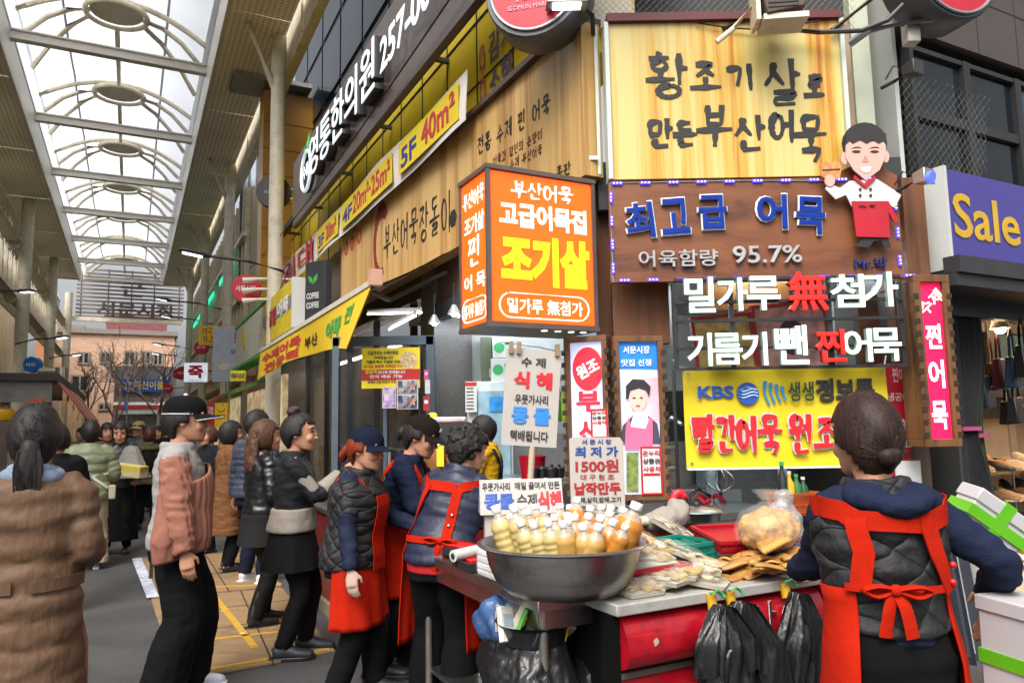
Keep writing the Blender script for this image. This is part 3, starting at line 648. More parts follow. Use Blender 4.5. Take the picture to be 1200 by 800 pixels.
palegreen=mat('pale_green_panel','#c3cbb6',rough=.5,var=.06,dirt='#8f957f',dscale=1.5,damt=.4)
fpx('column',whitep,1036,-60,1079,420,.05,.35);fpx('side_panel',palegreen,990,-60,1038,300,-.05,.1);fpx('edge_strip',mat('tan_strip','#a08c72',rough=.6),994,20,1007,300,.02,.05)
fpx('upper_column',cream,690,-80,742,32,-.02,.4)
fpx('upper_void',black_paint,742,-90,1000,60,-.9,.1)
fpx('crossbeam',dark_steel,700,190,1060,240,.1,.3)
fpx('wood_cladding',post_wood,717,325,786,402,.12,.1);fpx('wood_cladding',post_wood,1056,208,1092,330,.30,.45)
fpx('wood_cladding',post_wood,694,200,722,402,-.02,.12);fpx('wood_post',post_wood,1046,328,1072,560,.12,.12)
fpx('post_base',mat('worn_wood','#5b4a3d',rough=.7,var=.2,scale=5,stretch=(8,8,1)),1060,515,1105,720,.1,.3)
fpx('dark_post',dark_steel,786,333,800,640,.02,.1)
# ------------------------------------------------------------------ street-side signs
wood_s=Sign('shop_fascia','tan wood grain fascia with black brush lettering running along the street side','sign',WS,(400,276),(686,205),.18,bl=(686,205))
zt=WS.uz(677,27,.18)[1];wood_s.h=zt-wood_s.z
wood_s.panel('board',tan_wood,.16);part('top_trim',choco,wood_s.o,lambda b:b.box((0,.06,wood_s.h+.02),(wood_s.w,.24,.05)))
cx,cz=wood_s.loc(498,275)
def px_line(sg,body,m,a,c,h,b=None,brush=True,y=-.002,**k):
 """lettering whose centre line runs from pixel a to pixel c on the sign's plane; h = height in metres"""
 xa,za=sg.loc(*a);xc,zc=sg.loc(*c);q=b or MB()
 if brush:brush_line(q,body,(xa+xc)/2,(za+zc)/2,xc-xa,h,y,slope=(zc-za)/(xc-xa),**k)
 else:put_text(q,body,(xa+xc)/2,(za+zc)/2,xc-xa,h,y,**k)
 return q if b is not None else q.build('lettering',m,sg.o,fix=False)
px_line(wood_s,'부산어묵장돌이',ink,(450,287),(529,246),.44,wid=.12,seed=5,jit=.35)
px_line(wood_s,'전통 수제 찐 어묵',ink,(560,173),(645,122),.17,wid=.13,seed=9,jit=.15)
px_line(wood_s,'어육과 장인의 손맛이',mat('brown_ink','#5c2a1e',rough=.6),(578,190),(636,157),.09,wid=.11,seed=2,jit=.1)
px_line(wood_s,'수제 부산어묵!',MATS['brown_ink'],(598,194),(642,172),.09,wid=.11,seed=3,jit=.1)
px_line(wood_s,'총판',ink,(652,204),(669,197),.1,wid=.11,seed=3,jit=.1)
q=MB();xs,zs=wood_s.loc(447,283);put_brush(q,[[(xs+.30*cos(radians(a)),zs+.42*sin(radians(a)))for a in range(50,300,14)]],-.002,.002,.16,.3,4);q.build('brush_swoosh',mat('maroon_ink','#7c2a24',rough=.6),wood_s.o,fix=False)
for(px,py)in((406,291),(413,285),(421,277)):
 x,z=wood_s.loc(px,py);part('seal',mat('seal_red','#b5402f',rough=.6),wood_s.o,lambda b:b.cyl((x,-.004,z),(x,.0,z),.115,n=20))
 part('seal_mark',tan_wood,wood_s.o,lambda b:put_text(b,'찐어묵'[(px-400)//8%3],x,z,.11,.11,-.005,.002,.02),fix=False)
x,z=wood_s.loc(531,256);part('emblem',ink,wood_s.o,lambda b:b.cyl((x,-.004,z),(x,.0,z),.1,n=6))
end=Sign('sign_end_box','white metal end box closing the street fascia beside the yellow front sign','sign box',WF,(680,30),(706,204),.22)
part('case',mat('pale_case','#c4cfc6',rough=.35,var=.04),end.o,lambda b:b.box((0,.12,end.h/2),(end.w,.2,end.h)),bevel=.01)
part('seam',dark_steel,end.o,lambda b:b.box((-.01,.015,end.h/2),(.012,.02,end.h-.02)));part('latch',steel,end.o,lambda b:b.box((.0,.0,.12),(.07,.03,.03)))
ban=Sign('rental_banner','long yellow and white rental banner with red figures strung over the wood fascia','banner',WS,(331,318),(548,130),.3)
zb,zt=WS.uz(548,141,.3)[1],WS.uz(546,82,.3)[1];ban.z=zb;ban.h=zt-zb;ban.o.location.z=zb
ban_w=mat('banner_white','#d2cdc6',rough=.7,var=.05);ban_y=mat('banner_yellow','#d0b824',rough=.65,var=.05)
def cloth(b,x0,x1,z0,z1,y=0,amp=.02,th=.006,n=30):
 g=lambda u,v:V((x0+(x1-x0)*u,y+amp*sin(11*u+3*v)*.6+amp*.6*sin(23*u+1),z0+(z1-z0)*v-.02*abs(sin(9*u))*v))
 b.grid(g,n,4);b.grid(lambda u,v:g(1-u,v)+V((0,th,0)),n,4)
part('cloth',ban_w,ban.o,lambda b:cloth(b,-ban.w/2,ban.w/2,0,ban.h))
xs=[ban.loc(px,py)[0]for px,py in((373,320),(398,300),(402,298),(462,250),(470,245),(541,190))]
part('yellow_field',ban_y,ban.o,lambda b:[b.box(((a+c)/2,-.028,ban.h*.5),(c-a,.006,ban.h*.74))for a,c in((xs[0],xs[1]),(xs[2],xs[3]),(xs[4],xs[5]))])
def btxt(body,m,px0,py0,px1,py1,h,zc=.5):
 xa=ban.loc(px0,py0)[0];xc=ban.loc(px1,py1)[0];q=MB();put_text(q,body,(xa+xc)/2,ban.h*zc,xc-xa,h,-.033,.004,.02);q.build('lettering',m,ban.o,fix=False)
crim=mat('crimson','#b02a3c',rough=.6);h=ban.h
btxt('임대',crim,333,330,368,300,h*.8)
btxt('3F',navy_ink,375,310,382,300,h*.4,.42);btxt('20m²',crim,384,300,396,290,h*.5)
btxt('4F',navy_ink,404,290,415,280,h*.42,.45);btxt('20m²·25m²',crim,416,280,460,245,h*.52,.52)
btxt('5F',navy_ink,473,235,491,220,h*.45,.45);btxt('40m²',crim,497,215,537,180,h*.55,.52)
cl=Sign('clinic_sign','dark brown fascia with raised glowing white letters and leaf emblem above the yellow tiles','sign',WS,(344,192),(560,0),.52,bl=(344,266))
cl.w=cl.w+2.2;cl.u+=1.1;cl.o.location=WS.pt(cl.u,cl.z,.52)
cl.panel('board',choco,.09);litw=mat('lit_white','#e8f2fa',emit=.35,rough=.4)
sidem=mat('letter_side',(.02,.02,.02),rough=.5)
xa,za=cl.loc(372,178);xb,_=cl.loc(451,70);q=MB();put_text(q,'영통한의원',(xa+xb)/2,cl.h*.50,xb-xa,.66,-.125,.012,.004);q.build('lettering',litw,cl.o,fix=False)
q=MB();put_text(q,'영통한의원',(xa+xb)/2,cl.h*.50,xb-xa,.68,-.0,.12,.012);q.build('letter_return',sidem,cl.o,fix=False)
xa,_=cl.loc(454,60);xb,_=cl.loc(501,0);q=MB();put_text(q,'257-0075',(xa+xb)/2+.45,cl.h*.50,(xb-xa)+.9,.42,-.085,.01,.018);q.build('lettering',litw,cl.o,fix=False)
xe,ze=cl.loc(366,184)
part('emblem',litw,cl.o,lambda b:b.tube([V((xe+.36*cos(a*.2),-.1,cl.h*.45+.33*sin(a*.2)))for a in range(10,44)],.028,6))
q=MB();put_text(q,'수통',xe,cl.h*.45,.42,.22,-.1,.01,.02);q.build('lettering',litw,cl.o,fix=False)
def leaf(b,x,z,L_,a,y):
 d=V((cos(a),0,sin(a)));nn=V((-d.z,0,d.x));b.slab([V((x,y,z)),V((x,y,z))+d*L_*.5+nn*L_*.22,V((x,y,z))+d*L_,V((x,y,z))+d*L_*.5-nn*L_*.22],.012,(0,-1,0))
part('leaf',mat('leaf_lit','#3fae49',rough=.5,emit=.25),cl.o,lambda b:(leaf(b,xe,cl.h*.68,.36,1.0,-.1),leaf(b,xe-.04,cl.h*.66,.24,2.2,-.1)))
part('spacer',dark_steel,cl.o,lambda b:b.tube([V((xe+.36*cos(a*.2),-.05,cl.h*.45+.33*sin(a*.2)))for a in range(10,44)],.03,6))
tb=Sign('clinic_notice','grey treatment list and green leaf mark printed on the yellow tile band','sign',WS,(420,165),(620,40),-.03)
tb.z=4.5;tb.h=1.1;tb.o.location.z=4.5
def tl(body,px0,px1,z,h,m=grey_let,py=120):
 xa,xb=tb.loc(px0,py)[0],tb.loc(px1,py)[0];q=MB();put_text(q,body,(xa+xb)/2,z,xb-xa,h,-.006,.003,.02);q.build('lettering',m,tb.o,fix=False)
gd=mat('grey_purple','#6a6480',rough=.6)
tl('목|어깨',447,478,.52,.3,gd);tl('허리|무릎',447,478,.2,.2,gd);tl('생리불순',389,402,.45,.26,gd);tl('감기',574,602,.78,.34,gd);tl('소화',574,602,.40,.34,gd);tl('변비',574,602,.02,.34,gd)
tl('○\n○\n○',563,570,.42,1.0,mat('pink_mark','#c0506a',rough=.6))
for px,L_ in((494,.42),(412,.32)):
 x=tb.loc(px,110)[0];part('leaf',greenp,tb.o,lambda b:(leaf(b,x-.1,.35,L_,1.1,-.004),leaf(b,x-.1,.35,L_*.7,.5,-.006),leaf(b,x-.1,.35,L_*.6,2.2,-.005)))
 # round market sign above, and its flood lamp
o,r_=round_sign('round_sign','large grey rimmed red round market sign over the wood fascia corner',626,-16,66,5.15,mat('grey_drum','#5d5e60',rough=.45,metal=.3,dirt='#3a3b3d',damt=.4),ang=-.35,th=.3)
part('face',red_disc,o,lambda b:b.cyl((0,-.012,0),(0,.0,0),r_*.84,n=40),smooth=40);part('rim',mat('rim_silver','#a7aaad',rough=.3,metal=.6),o,lambda b:b.tube([(r_*.86*cos(a*pi/20),-.012,r_*.86*sin(a*pi/20))for a in range(40)],.012,6,closed=True))
q=MB();put_text(q,'SEOMUN MARKET',-.02,-r_*.40,r_*.95,.036,-.014,.004,.01,rot=-.06);put_text(q,'서문시장',0,-.02,r_*1.1,.17,-.014,.004,.02);q.build('lettering',mat('pale_pink_letters','#e6a9b0',rough=.5),o,fix=False)
def flood(label,px,py,Y,rz=0,lit=True):
 p=at_y(px,py,Y);o=thing('flood_lamp',label,'lamp',p,rz);hd=part('lamp_head',mat('lamp_silver','#9c9a94',rough=.4,metal=.5),o,lambda b:b.hexa([(-.15,-.07,0),(.15,-.07,0),(.15,.1,.02),(-.15,.1,.02)],[(-.1,-.05,.06),(.1,-.05,.06),(.1,.08,.08),(-.1,.08,.08)]),bevel=.006)
 part('lens',mat('flood_lens','#f0f4ff',emit=3 if lit else .0,rough=.2),hd,lambda b:b.box((0,.0,.0),(.2,.09,.012),M=Matrix.Rotation(.12,3,'X')))
 part('arm',dark_steel,o,lambda b:b.tube([(.1,.06,.05),(.2,.15,.02),(.22,.3,-.05)],.018,8));return o
flood('flat silver flood lamp lit below the large red round sign',664,8,5.0)
o,r2=round_sign('round_sign','big grey rimmed red round market sign cut by the top edge above the white column',1118,-42,72,5.0,MATS['grey_drum'],ang=.3,th=.3)
part('face',red_disc,o,lambda b:b.cyl((0,-.012,0),(0,0,0),r2*.88,n=40));part('rim',MATS['rim_silver'],o,lambda b:b.tube([(r2*.9*cos(a*pi/20),-.012,r2*.9*sin(a*pi/20))for a in range(40)],.012,6,closed=True))
part('bracket',grey_steel,o,lambda b:b.tube([(-.1,.1,-r2*.9),(-.45,.35,-r2*.9),(-.5,.5,-r2)],.03,6))
# ------------------------------------------------------------------ frontal signs
ys=Sign('front_sign','big yellow wood grain sign with bold black brush lettering over the corner','sign',WF,(712,28),(994,206),.30)
ys.panel('board',yel_wood,.12);part('top_trim',mat('maroon_trim','#5e2428',rough=.5),ys.o,lambda b:b.box((0,.05,ys.h+.03),(ys.w+.02,.18,.06)))
part('side_trim',mat('pale_case','#c4cfc6'),ys.o,lambda b:[b.box((sx*(ys.w/2+.015),.05,ys.h/2),(.03,.16,ys.h))for sx in(-1,1)])
def glyphs(sg,spec,m,wid=.2,seed=1,y=-.002,name='lettering',jit=.3,d=.002,pen=None):
 """each syllable in its own pixel box (x0, y0, x1, y1)"""
 q=MB()
 for i,(ch,x0,y0,x1,y1)in enumerate(spec):
  ax,az=sg.loc(x0,y1);bx,bz=sg.loc(x1,y0);w,h=bx-ax,bz-az;wd=pen or wid*min(w,h)
  rr=random.Random(seed*31+i);sk=rr.uniform(-.06,.1)*jit*2
  st=[[(ax+(px+sk*pz)*w*.94,az+pz*h)for px,pz in s]for s in syllable(ch)]
  put_brush(q,st,y,d,wd,jit,seed+i)
 return q.build(name,m,sg.o,fix=False)
glyphs(ys,[('황',759,64,808,116),('조',810,74,846,107),('기',852,76,887,106),('살',896,70,940,125),('로',943,90,966,115),('만',759,140,790,174),('든',790,143,818,172),('부',817,123,858,172),('산',861,136,899,178),('어',902,130,932,167),('묵',932,136,968,192)],ink,seed=11,pen=.042,jit=.35)
part('wire',black_paint,ys.o,lambda b:b.tube([V((-.2+.1*k,-.03,ys.h-.02-.06*sin(pi*k/9)))for k in range(10)],.006,5))
bs=Sign('brown_sign','brown plywood sign with blue block letters and a dotted border of tiny blue lights','sign',WF,(713,214),(1060,325),.36)
def bsf(b):
 w,h=bs.w/2,bs.h;xk=bs.loc(985,200)[0];xm=bs.loc(1032,190)[0]
 pts=[V((-w,0,0)),V((w,0,0)),V((w,0,h+.02)),V((w-.06,0,h+.05)),V((xm,0,h+.13)),V((xk+.1,0,h+.1)),V((xk-.1,0,h+.01)),V((-w,0,h))]
 b.slab([p for p in pts],.05,(0,-1,0))
part('board',brown_wood,bs.o,bsf)
def letters3d(sg,spec,face,edge,h_out=.012,d=.05,rot=0,bold=.05,fb=.45):
 q,q2=MB(),MB()
 for ch,x0,y0,x1,y1,*r in spec:
  ax,az=sg.loc(x0,y1);bx,bz=sg.loc(x1,y0);a=r[0]if r else 0
  put_text(q2,ch,(ax+bx)/2,(az+bz)/2,bx-ax+2*h_out,bz-az+2*h_out,-.004,d,bold,rot=a)
  put_text(q,ch,(ax+bx)/2,(az+bz)/2,bx-ax-h_out,bz-az-h_out,-.006-d,.006,bold*fb,rot=a)
 q2.build('letter_edge',edge,sg.o,fix=False);q.build('lettering',face,sg.o,fix=False)
letters3d(bs,[('최',733,238,765,281,.1),('고',774,233,806,276,.06),('급',818,229,850,270,.02),('어',886,228,920,270,-.02),('묵',932,231,964,276,-.06)],mat('blue_letters','#06308c',rough=.5,spec=.2),mat('silver_edge','#d8dfe6',rough=.35),.007,.022,bold=.035,fb=.8)
q=MB();cx,cz,w,h,_=bs.fit((748,315),(841,312),(748,295));put_text(q,'어육함량',cx,cz,w,h,-.012,.02,.02);cx,cz,w,h,_=bs.fit((858,312),(939,307),(858,291));put_text(q,'95.7%',cx,cz,w,h,-.012,.02,.02);q.build('lettering',mat('silver_letters','#a9a8ab',rough=.4),bs.o,fix=False)
q=MB();cx,cz,w,h,_=bs.fit((1000,317),(1038,316),(1000,303));put_text(q,'Mr.박',cx,cz,w,h,-.012,.02,.025);q.build('lettering',mat('navy_letters','#1b2a66',rough=.4),bs.o,fix=False)
led=mat('led_blue','#4436ff',emit=2.2,var=.0);ledw=mat('led_core','#e6e4ff',emit=2.5,var=0)
strip=thing('led_strip','string of tiny blue violet lights edging the brown plywood sign','led string',bs.o.location,0)
k=0
def ledm(x,z,vert):
 d=(.018,.012,.074)if vert else(.074,.012,.018)
 m_=part('led_module',led,strip,lambda b:b.box((x,-.012,z),d))
 part('led_dot',ledw,m_,lambda b:[b.box((x+(0 if vert else dx),-.02,z+(dx if vert else 0)),(.007,.006,.007))for dx in(-.024,0,.024)])
for i in range(10):ledm(*[(-bs.w/2+.06+i*.2),bs.h-.01],False)
for i in range(11):ledm(-bs.w/2+.09+i*.2,.012,False)
for i in range(4):ledm(-bs.w/2+.012,.1+i*.17,True)
for z in(.12,.32,.52):ledm(bs.w/2-.03,z,True)
part('cable',mat('pale_cable','#8c8a92',rough=.5),strip,lambda b:b.tube([(-bs.w/2+.01,-.006,0),(-bs.w/2+.01,-.006,bs.h-.005),(0,-.006,bs.h-.005),(bs.w*.3,-.006,bs.h-.02)],.004,5))
W0=bs.o.location;chef=thing('chef_cutout','painted cutout of a smiling cook in white jacket and red apron on the brown sign','sign figure',(W0.x,W0.y-.07,W0.z))
def F(px,py):return V((bs.loc(px,py)[0],0,bs.loc(px,py)[1]))
def flat(name,m,pts,y,th=.012):return part(name,m,chef,lambda b:b.slab([F(*p)+V((0,-y,0))for p in pts],th,(0,-1,0)))
def ov(cx,cy,rx,ry,n=22,a0=0,a1=360):return[(cx+rx*cos(radians(a0+(a1-a0)*k/n)),cy+ry*sin(radians(a0+(a1-a0)*k/n)))for k in range(n+(0 if a1-a0==360 else 1))]
skin_p=mat('painted_skin','#d9a79a',rough=.45,var=.03)
flat('jacket',mat('jacket_white','#d4d0cc',rough=.5),[(990,216),(1022,214),(1050,232),(1042,247),(1028,240),(1024,246),(993,246),(986,232),(974,237),(962,225),(966,219),(979,224)],.005)
flat('apron',mat('apron_red','#b01028',rough=.45),[(992,240),(1034,240),(1046,262),(1040,264),(1034,252),(1036,282),(997,281)],.018);flat('trousers',ink,[(1008,280),(1034,280),(1038,292),(1030,293),(1026,284),(1018,286),(1012,293),(995,292)],.003)
flat('scarf',mat('apron_red','#b01028'),[(995,210),(1006,220),(1018,210),(1019,214),(1008,225),(994,214)],.02)
flat('hair',ink,ov(1008,172,26,24,20),.0);flat('hair',ink,[(984,176),(985,162),(1008,152),(1031,162),(1032,176),(1028,171),(1023,174),(1016,170),(1009,174),(1001,170),(993,174),(989,171)],.019,.006);flat('face',skin_p,[(985,172),(990,171),(1000,170),(1012,172),(1024,170),(1031,173),(1031,188),(1024,204),(1008,216),(994,204),(985,190)],.016)
flat('ear',skin_p,ov(984,190,4,7,12),.006);flat('ear',skin_p,ov(1032,188,4,7,12),.006)
for ex in(997,1018):flat('eye',ink,ov(ex,183,5,1.6,10),.019,.006);flat('eyebrow',ink,[(ex-6,179.5),(ex-2,177.6),(ex+3,177.4),(ex+6,179),(ex+2,178.6),(ex-3,178.9)],.019,.006)
flat('smile',whitep,[(1000,201),(1015,200),(1013,206),(1008,208),(1003,206)],.019,.006);flat('nose',mat('nose_shade','#bf8578',rough=.5),[(1006,188),(1009,188),(1011,195),(1004,195)],.019,.006)
flat('hand',skin_p,ov(967,216,6,7,12),.012)
flat('skewer',mat('skewer_tan','#c98a50',rough=.6,var=.35,scale=30),[(956,198),(962,193),(968,197),(974,192),(981,198),(979,212),(969,217),(958,211)],.008)
flat('skewer_stripe',ink,[(958,203),(979,202),(979,204),(958,205)],.0085,.0125)
q=MB();a=F(1000,248);bq=F(1018,244);put_text(q,'Mr. 박',(a.x+bq.x)/2,(a.z+bq.z)/2,bq.x-a.x,bq.z-a.z,-.02,.006,.01);q.build('lettering',ink,chef,fix=False)
for by in(226,233):
 for bx in(1002,1014):flat('button',dark_steel,ov(bx,by,1.6,1.8,10),.012,.005)
 # orange light box
ob_mid=at_y(571,197,4.86);obz0=at_y(573,377,4.86).z;obh=ob_mid.z-obz0
lit_or=mat('lit_orange','#ff5c10',emit=.62,var=.03,rough=.35);lit_wh=mat('lit_white_letters','#fff2ea',emit=.42,var=0);lit_ye=mat('lit_yellow_letters','#ffd818',emit=.42,var=0)
box=thing('light_box','glowing orange box sign with white and yellow letters hung at the shop corner','light box',(ob_mid.x,ob_mid.y,obz0),A_C)
BW=.84;BD=.45
part('case',mat('lightbox_case','#b8b0a8',rough=.45,metal=.2),box,lambda b:b.box((BW/2,BD/2,obh/2),(BW-.02,BD-.02,obh)))
part('frame',mat('case_trim','#6d625c',rough=.4,metal=.4),box,lambda b:(b.box((BW/2,BD/2,obh+.015),(BW+.04,BD+.04,.03)),b.box((BW/2,BD/2,-.015),(BW+.04,BD+.04,.03)),b.box((.0,.0,obh/2),(.03,.03,obh)),b.box((BW,0,obh/2),(.03,.03,obh)),b.box((0,BD,obh/2),(.03,.03,obh))))
part('front_panel',lit_or,box,lambda b:b.box((BW/2,.004,obh/2),(BW-.03,.012,obh-.02)));part('side_panel',lit_or,box,lambda b:b.box((.004,BD/2,obh/2),(.012,BD-.03,obh-.02)))
H=obh
def bxt(body,m,x0,x1,z0,z1,brush=False,**k):
 q=MB()
 if brush:brush_line(q,body,(x0+x1)/2*BW,(z0+z1)/2*H,(x1-x0)*BW,(z1-z0)*H,-.004,.002,**k)
 else:put_text(q,body,(x0+x1)/2*BW,(z0+z1)/2*H,(x1-x0)*BW,(z1-z0)*H,-.004,.002,**k)
 q.build('lettering',m,box,fix=False)
bxt('부산어묵',lit_wh,.21,.80,.83,.945,True,wid=.14,seed=3,gap=.05);bxt('고급어묵집',lit_wh,.10,.93,.63,.80,bold=.045);bxt('조기살',lit_ye,.11,.95,.25,.585,bold=.06);bxt('밀가루 無첨가',lit_wh,.16,.87,.065,.165,bold=.02)
def pill(b,y,x0,x1,z0,z1,ax='x',r=.006):
 rr=(z1-z0)/2;pts=[]
 for k in range(9):a=pi/2+pi*k/8;pts.append((x0+rr+rr*cos(a),(z0+z1)/2+rr*sin(a)))
 for k in range(9):a=-pi/2+pi*k/8;pts.append((x1-rr+rr*cos(a),(z0+z1)/2+rr*sin(a)))
 b.tube([V((p,y,z))if ax=='x' else V((y,p,z))for p,z in pts],r,6,closed=True)
part('outline',lit_wh,box,lambda b:pill(b,-.003,.09*BW,.93*BW,.035*H,.195*H))
sd_=thing('side_text',None,None);bpy.data.objects.remove(sd_)
def side_text(body,m,x0,x1,z0,z1,brush=False,**k):
 q=MB();w=(x1-x0)*BD
 if brush:brush_line(q,body,0,0,w,(z1-z0)*H,0,.002,**k)
 else:put_text(q,body,0,0,w,(z1-z0)*H,0,.002,**k)
 M=Matrix.Rotation(-pi/2,4,'Z');q.v=[M@p+V((-.004,BD-(x0+x1)/2*BD,(z0+z1)/2*H))for p in q.v]
 q.build('lettering',m,box,fix=False)
side_text('부산어묵',lit_wh,.10,.90,.80,.92,True,wid=.14,seed=5,gap=.05);side_text('조기살',lit_wh,.15,.88,.62,.75,bold=.03);side_text('찐',lit_wh,.28,.74,.40,.60,True,wid=.11);side_text('어 묵',lit_wh,.12,.90,.24,.35,bold=.02);side_text('밀가루 無첨가',lit_wh,.10,.92,.06,.16,bold=.02)
part('outline',lit_wh,box,lambda b:pill(b,-.003,BD*.04,BD*.97,.035*H,.185*H,'y'))
part('downlight',mat('flood_lens','#f0f4ff'),box,lambda b:[b.cyl((x*BW,.08,-.032),(x*BW,.08,-.028),.022,n=12)for x in(.55,.68,.81,.93)])
part('bracket',dark_steel,box,lambda b:(b.box((BW*.95,BD+.2,obh*.8),(.05,.5,.05)),b.box((BW*.95,BD+.2,obh*.2),(.05,.5,.05))))
gf=Sign('letter_frame','black bar frame carrying two rows of glowing white and red block letters','sign',WF,(790,334),(1062,428),.43)
def gff(b):
 for z in(.0,.14,.33,.46,.62):b.box((0,0,z),(gf.w,.025,.02))
 for x in(-gf.w/2,-gf.w*.25,gf.w*.18,gf.w/2):b.box((x,.02,gf.h/2),(.03,.025,gf.h))
part('frame',black_paint,gf.o,gff)
gl_w=mat('glow_white','#e4fff2',emit=.36,var=0);gl_r=mat('glow_red','#ff1a14',emit=.42,var=0);gl_s=mat('letter_return_green','#7f9a8c',rough=.5)
row1=[('밀',801,326,834,368),('가',838,327,872,366),('루',873,325,910,365),('첨',970,323,1007,362),('가',1008,320,1046,361)]
row2=[('기',804,391,831,430),('름',833,391,866,428),('기',867,390,895,429),('뺀',906,382,942,428),('어',985,386,1016,425),('묵',1017,385,1050,424)]
letters3d(gf,row1+row2,gl_w,gl_s,.0,.05,bold=.02,fb=1.)
letters3d(gf,[('無',921,320,964,366),('찐',953,387,985,425)],gl_r,mat('red_return','#8c1512',rough=.5),.0,.06,bold=.02,fb=1.)
def behind(name,label,cat,px,m,off=-.4,th=.03):
 g=Sign(name,label,cat,WF,px[:2],px[2:],off);g.panel('panel',m,th);return g
behind('board','tan cardboard sheet behind the upper row of glowing letters','board',(820,332,926,362),mat('tan_card','#a8763c',rough=.7,var=.08));behind('board','brown plywood sheet behind the lower end of the glowing letters','board',(1004,345,1062,430),brown_wood);behind('board','pale grey board between plywood and pictures','board',(976,352,1004,432),mat('grey_board','#8f9a98',rough=.3),-.45)
for lab,px,c1,c2 in(('red framed picture of food hung tilted behind the glowing letters',(818,372,886,438),'#c9b070','#7a8a4a'),('red framed picture of a face hung behind the glowing letters',(889,358,974,432),'#c9a0a4','#4a3040')):
 g=behind('framed_picture',lab,'picture',px,mat('print_'+c1[1:],c1,rough=.4,var=.5,scale=9),-.3);g.rim('frame',mat('frame_red','#a8343c',rough=.5),.025);part('motif',mat('motif_'+c2[1:],c2,rough=.5,var=.4,scale=14),g.o,lambda b:b.add([V((.2*g.w*cos(a*.35),-.004,g.h*.5+.28*g.h*sin(a*.35)))for a in range(18)],[tuple(range(18))]));g.o.rotation_euler[1]=-.08
 # yellow cloth banner
kb=Sign('cloth_banner','bright yellow cloth banner with red brush letters tied below the glowing letters','banner',WF,(800,430),(1046,546),.30)
kby=mat('banner_bright_yellow','#dcc51a',rough=.6,var=.05,scale=3)
part('cloth',kby,kb.o,lambda b:cloth(b,-kb.w/2,kb.w/2,0,kb.h,0,.012,.004,40));part('hem',mat('hem_white','#d6d6cf',rough=.6),kb.o,lambda b:b.box((0,-.012,.004),(kb.w,.012,.014)))
part('eyelet',steel,kb.o,lambda b:[b.cyl((sx*(kb.w/2-.03),-.03,zz),(sx*(kb.w/2-.03),-.022,zz),.012,n=10)for sx in(-1,1)for zz in(.04,kb.h-.05)])
kb.text('KBS',mat('kbs_blue','#1c4fa8',rough=.5),(817,467),(859,467),(817,452),y=-.024,d=.003,bold=.035)
x,z=kb.loc(875,461)
part('globe',MATS['kbs_blue'],kb.o,lambda b:b.cyl((x,-.026,z),(x,-.02,z),.077,n=30))
part('globe_band',mat('pale_blue','#a8c8e8',rough=.5),kb.o,lambda b:([b.tube([V((x+.068*t,-.029,z+dz+.010*sin(3*t)))for t in(-1,-.6,-.2,.2,.6,1)],.006,5)for dz in(.022,.0,-.022)],b.tube([V((x+.05*t,-.029,z+.045-.02*t*t))for t in(-1,0,1)],.005,5)))
q=MB()
for k in range(4):
 xx,zz=kb.loc(898+6.5*k,461);hh=.085-.012*k;put_brush(q,[[(xx-.012,zz+hh),(xx-.02+.004*k,zz),(xx+.012,zz-hh)]],-.022,.003,.02,.05,k)
q.build('wave_mark',mat('wave_blue','#1f7fb8',rough=.5),kb.o,fix=False)
kb.text('생생',mat('dark_green','#1d3d22',rough=.5),(923,470),(953,470),(923,447),y=-.022,d=.003,bold=.02)
kb.text('정보통',mat('soft_black','#262424',rough=.5),(955,472),(1024,470),(955,444),y=-.022,d=.003,bold=.05)
row=[('빨',812,486,837,530),('간',839,487,862,530),('어',864,488,886,530),('묵',889,487,916,533),('원',926,486,950,532),('조',953,491,981,526),('맛',984,490,1012,532),('집',1015,490,1040,532)]
glyphs(kb,row,whitep,seed=4,pen=.056,y=-.0205,jit=.15,name='letter_outline');glyphs(kb,row,mat('banner_red','#c81e28',rough=.5),seed=4,pen=.037,y=-.0275,jit=.15)
part('cord',whitep,kb.o,lambda b:[b.tube([(sx*(kb.w/2-.01),0,kb.h-.03),(sx*(kb.w/2+.05),.08,kb.h+.06)],.005,5)for sx in(-1,1)])
def frame_box(sg,m=frame_wood,w=.035,th=.10):return sg.rim('frame',m,w,-.03,th)
WPK=Wall((at_y(1092,430,5.15).x,at_y(1092,430,5.15).y),.12)
def notch(sg,w=.05):
 return part('frame_edge',mat('frame_edge_dark','#2e1d10',rough=.7),sg.o,lambda b:[b.box((sx*(sg.w/2+.04),-.032,.03+k*.085),(.035,.004,.035))for sx in(-1,1)for k in range(int(sg.h/.085))])
pk_=Sign('pink_sign','tall glowing pink sign in a dark wooden frame beside the shoe shop','light box',WPK,(1078,331),(1113,514),.12)
pk_.w*=1.3
pk_.panel('panel',mat('lit_pink','#e80c50',emit=.36,var=.08,scale=2),.06,bevel=0);frame_box(pk_,w=.05,th=.2);notch(pk_)
for ch,y0,y1 in(('찐',.57,.73),('어',.32,.50),('묵',.06,.24)):
 q=MB();put_text(q,ch,0,(y0+y1)/2*pk_.h,pk_.w*.70,(y1-y0)*pk_.h,-.006,.004,.03);q.build('lettering',lit_wh,pk_.o,fix=False)
q=MB();put_text(q,'수제',.0,.87*pk_.h,.2,.1,-.006,.004,.02,rot=.7);q.build('lettering',lit_wh,pk_.o,fix=False)
rs=Sign('red_board','red menu board with white letters half hidden behind the yellow cloth banner','sign',WF,(1030,426),(1072,580),.2)
rs.panel('board',mat('board_red','#a0182a',rough=.5),.03)
for body,lb,rb,lt in(('찐어묵',(1046,448),(1068,448),(1046,431)),('냉공대',(1040,471),(1066,469),(1040,461)),('사향',(1044,503),(1066,502),(1044,491)),('시원',(1050,524),(1068,524),(1050,516))):rs.text(body,whitep,lb,rb,lt)
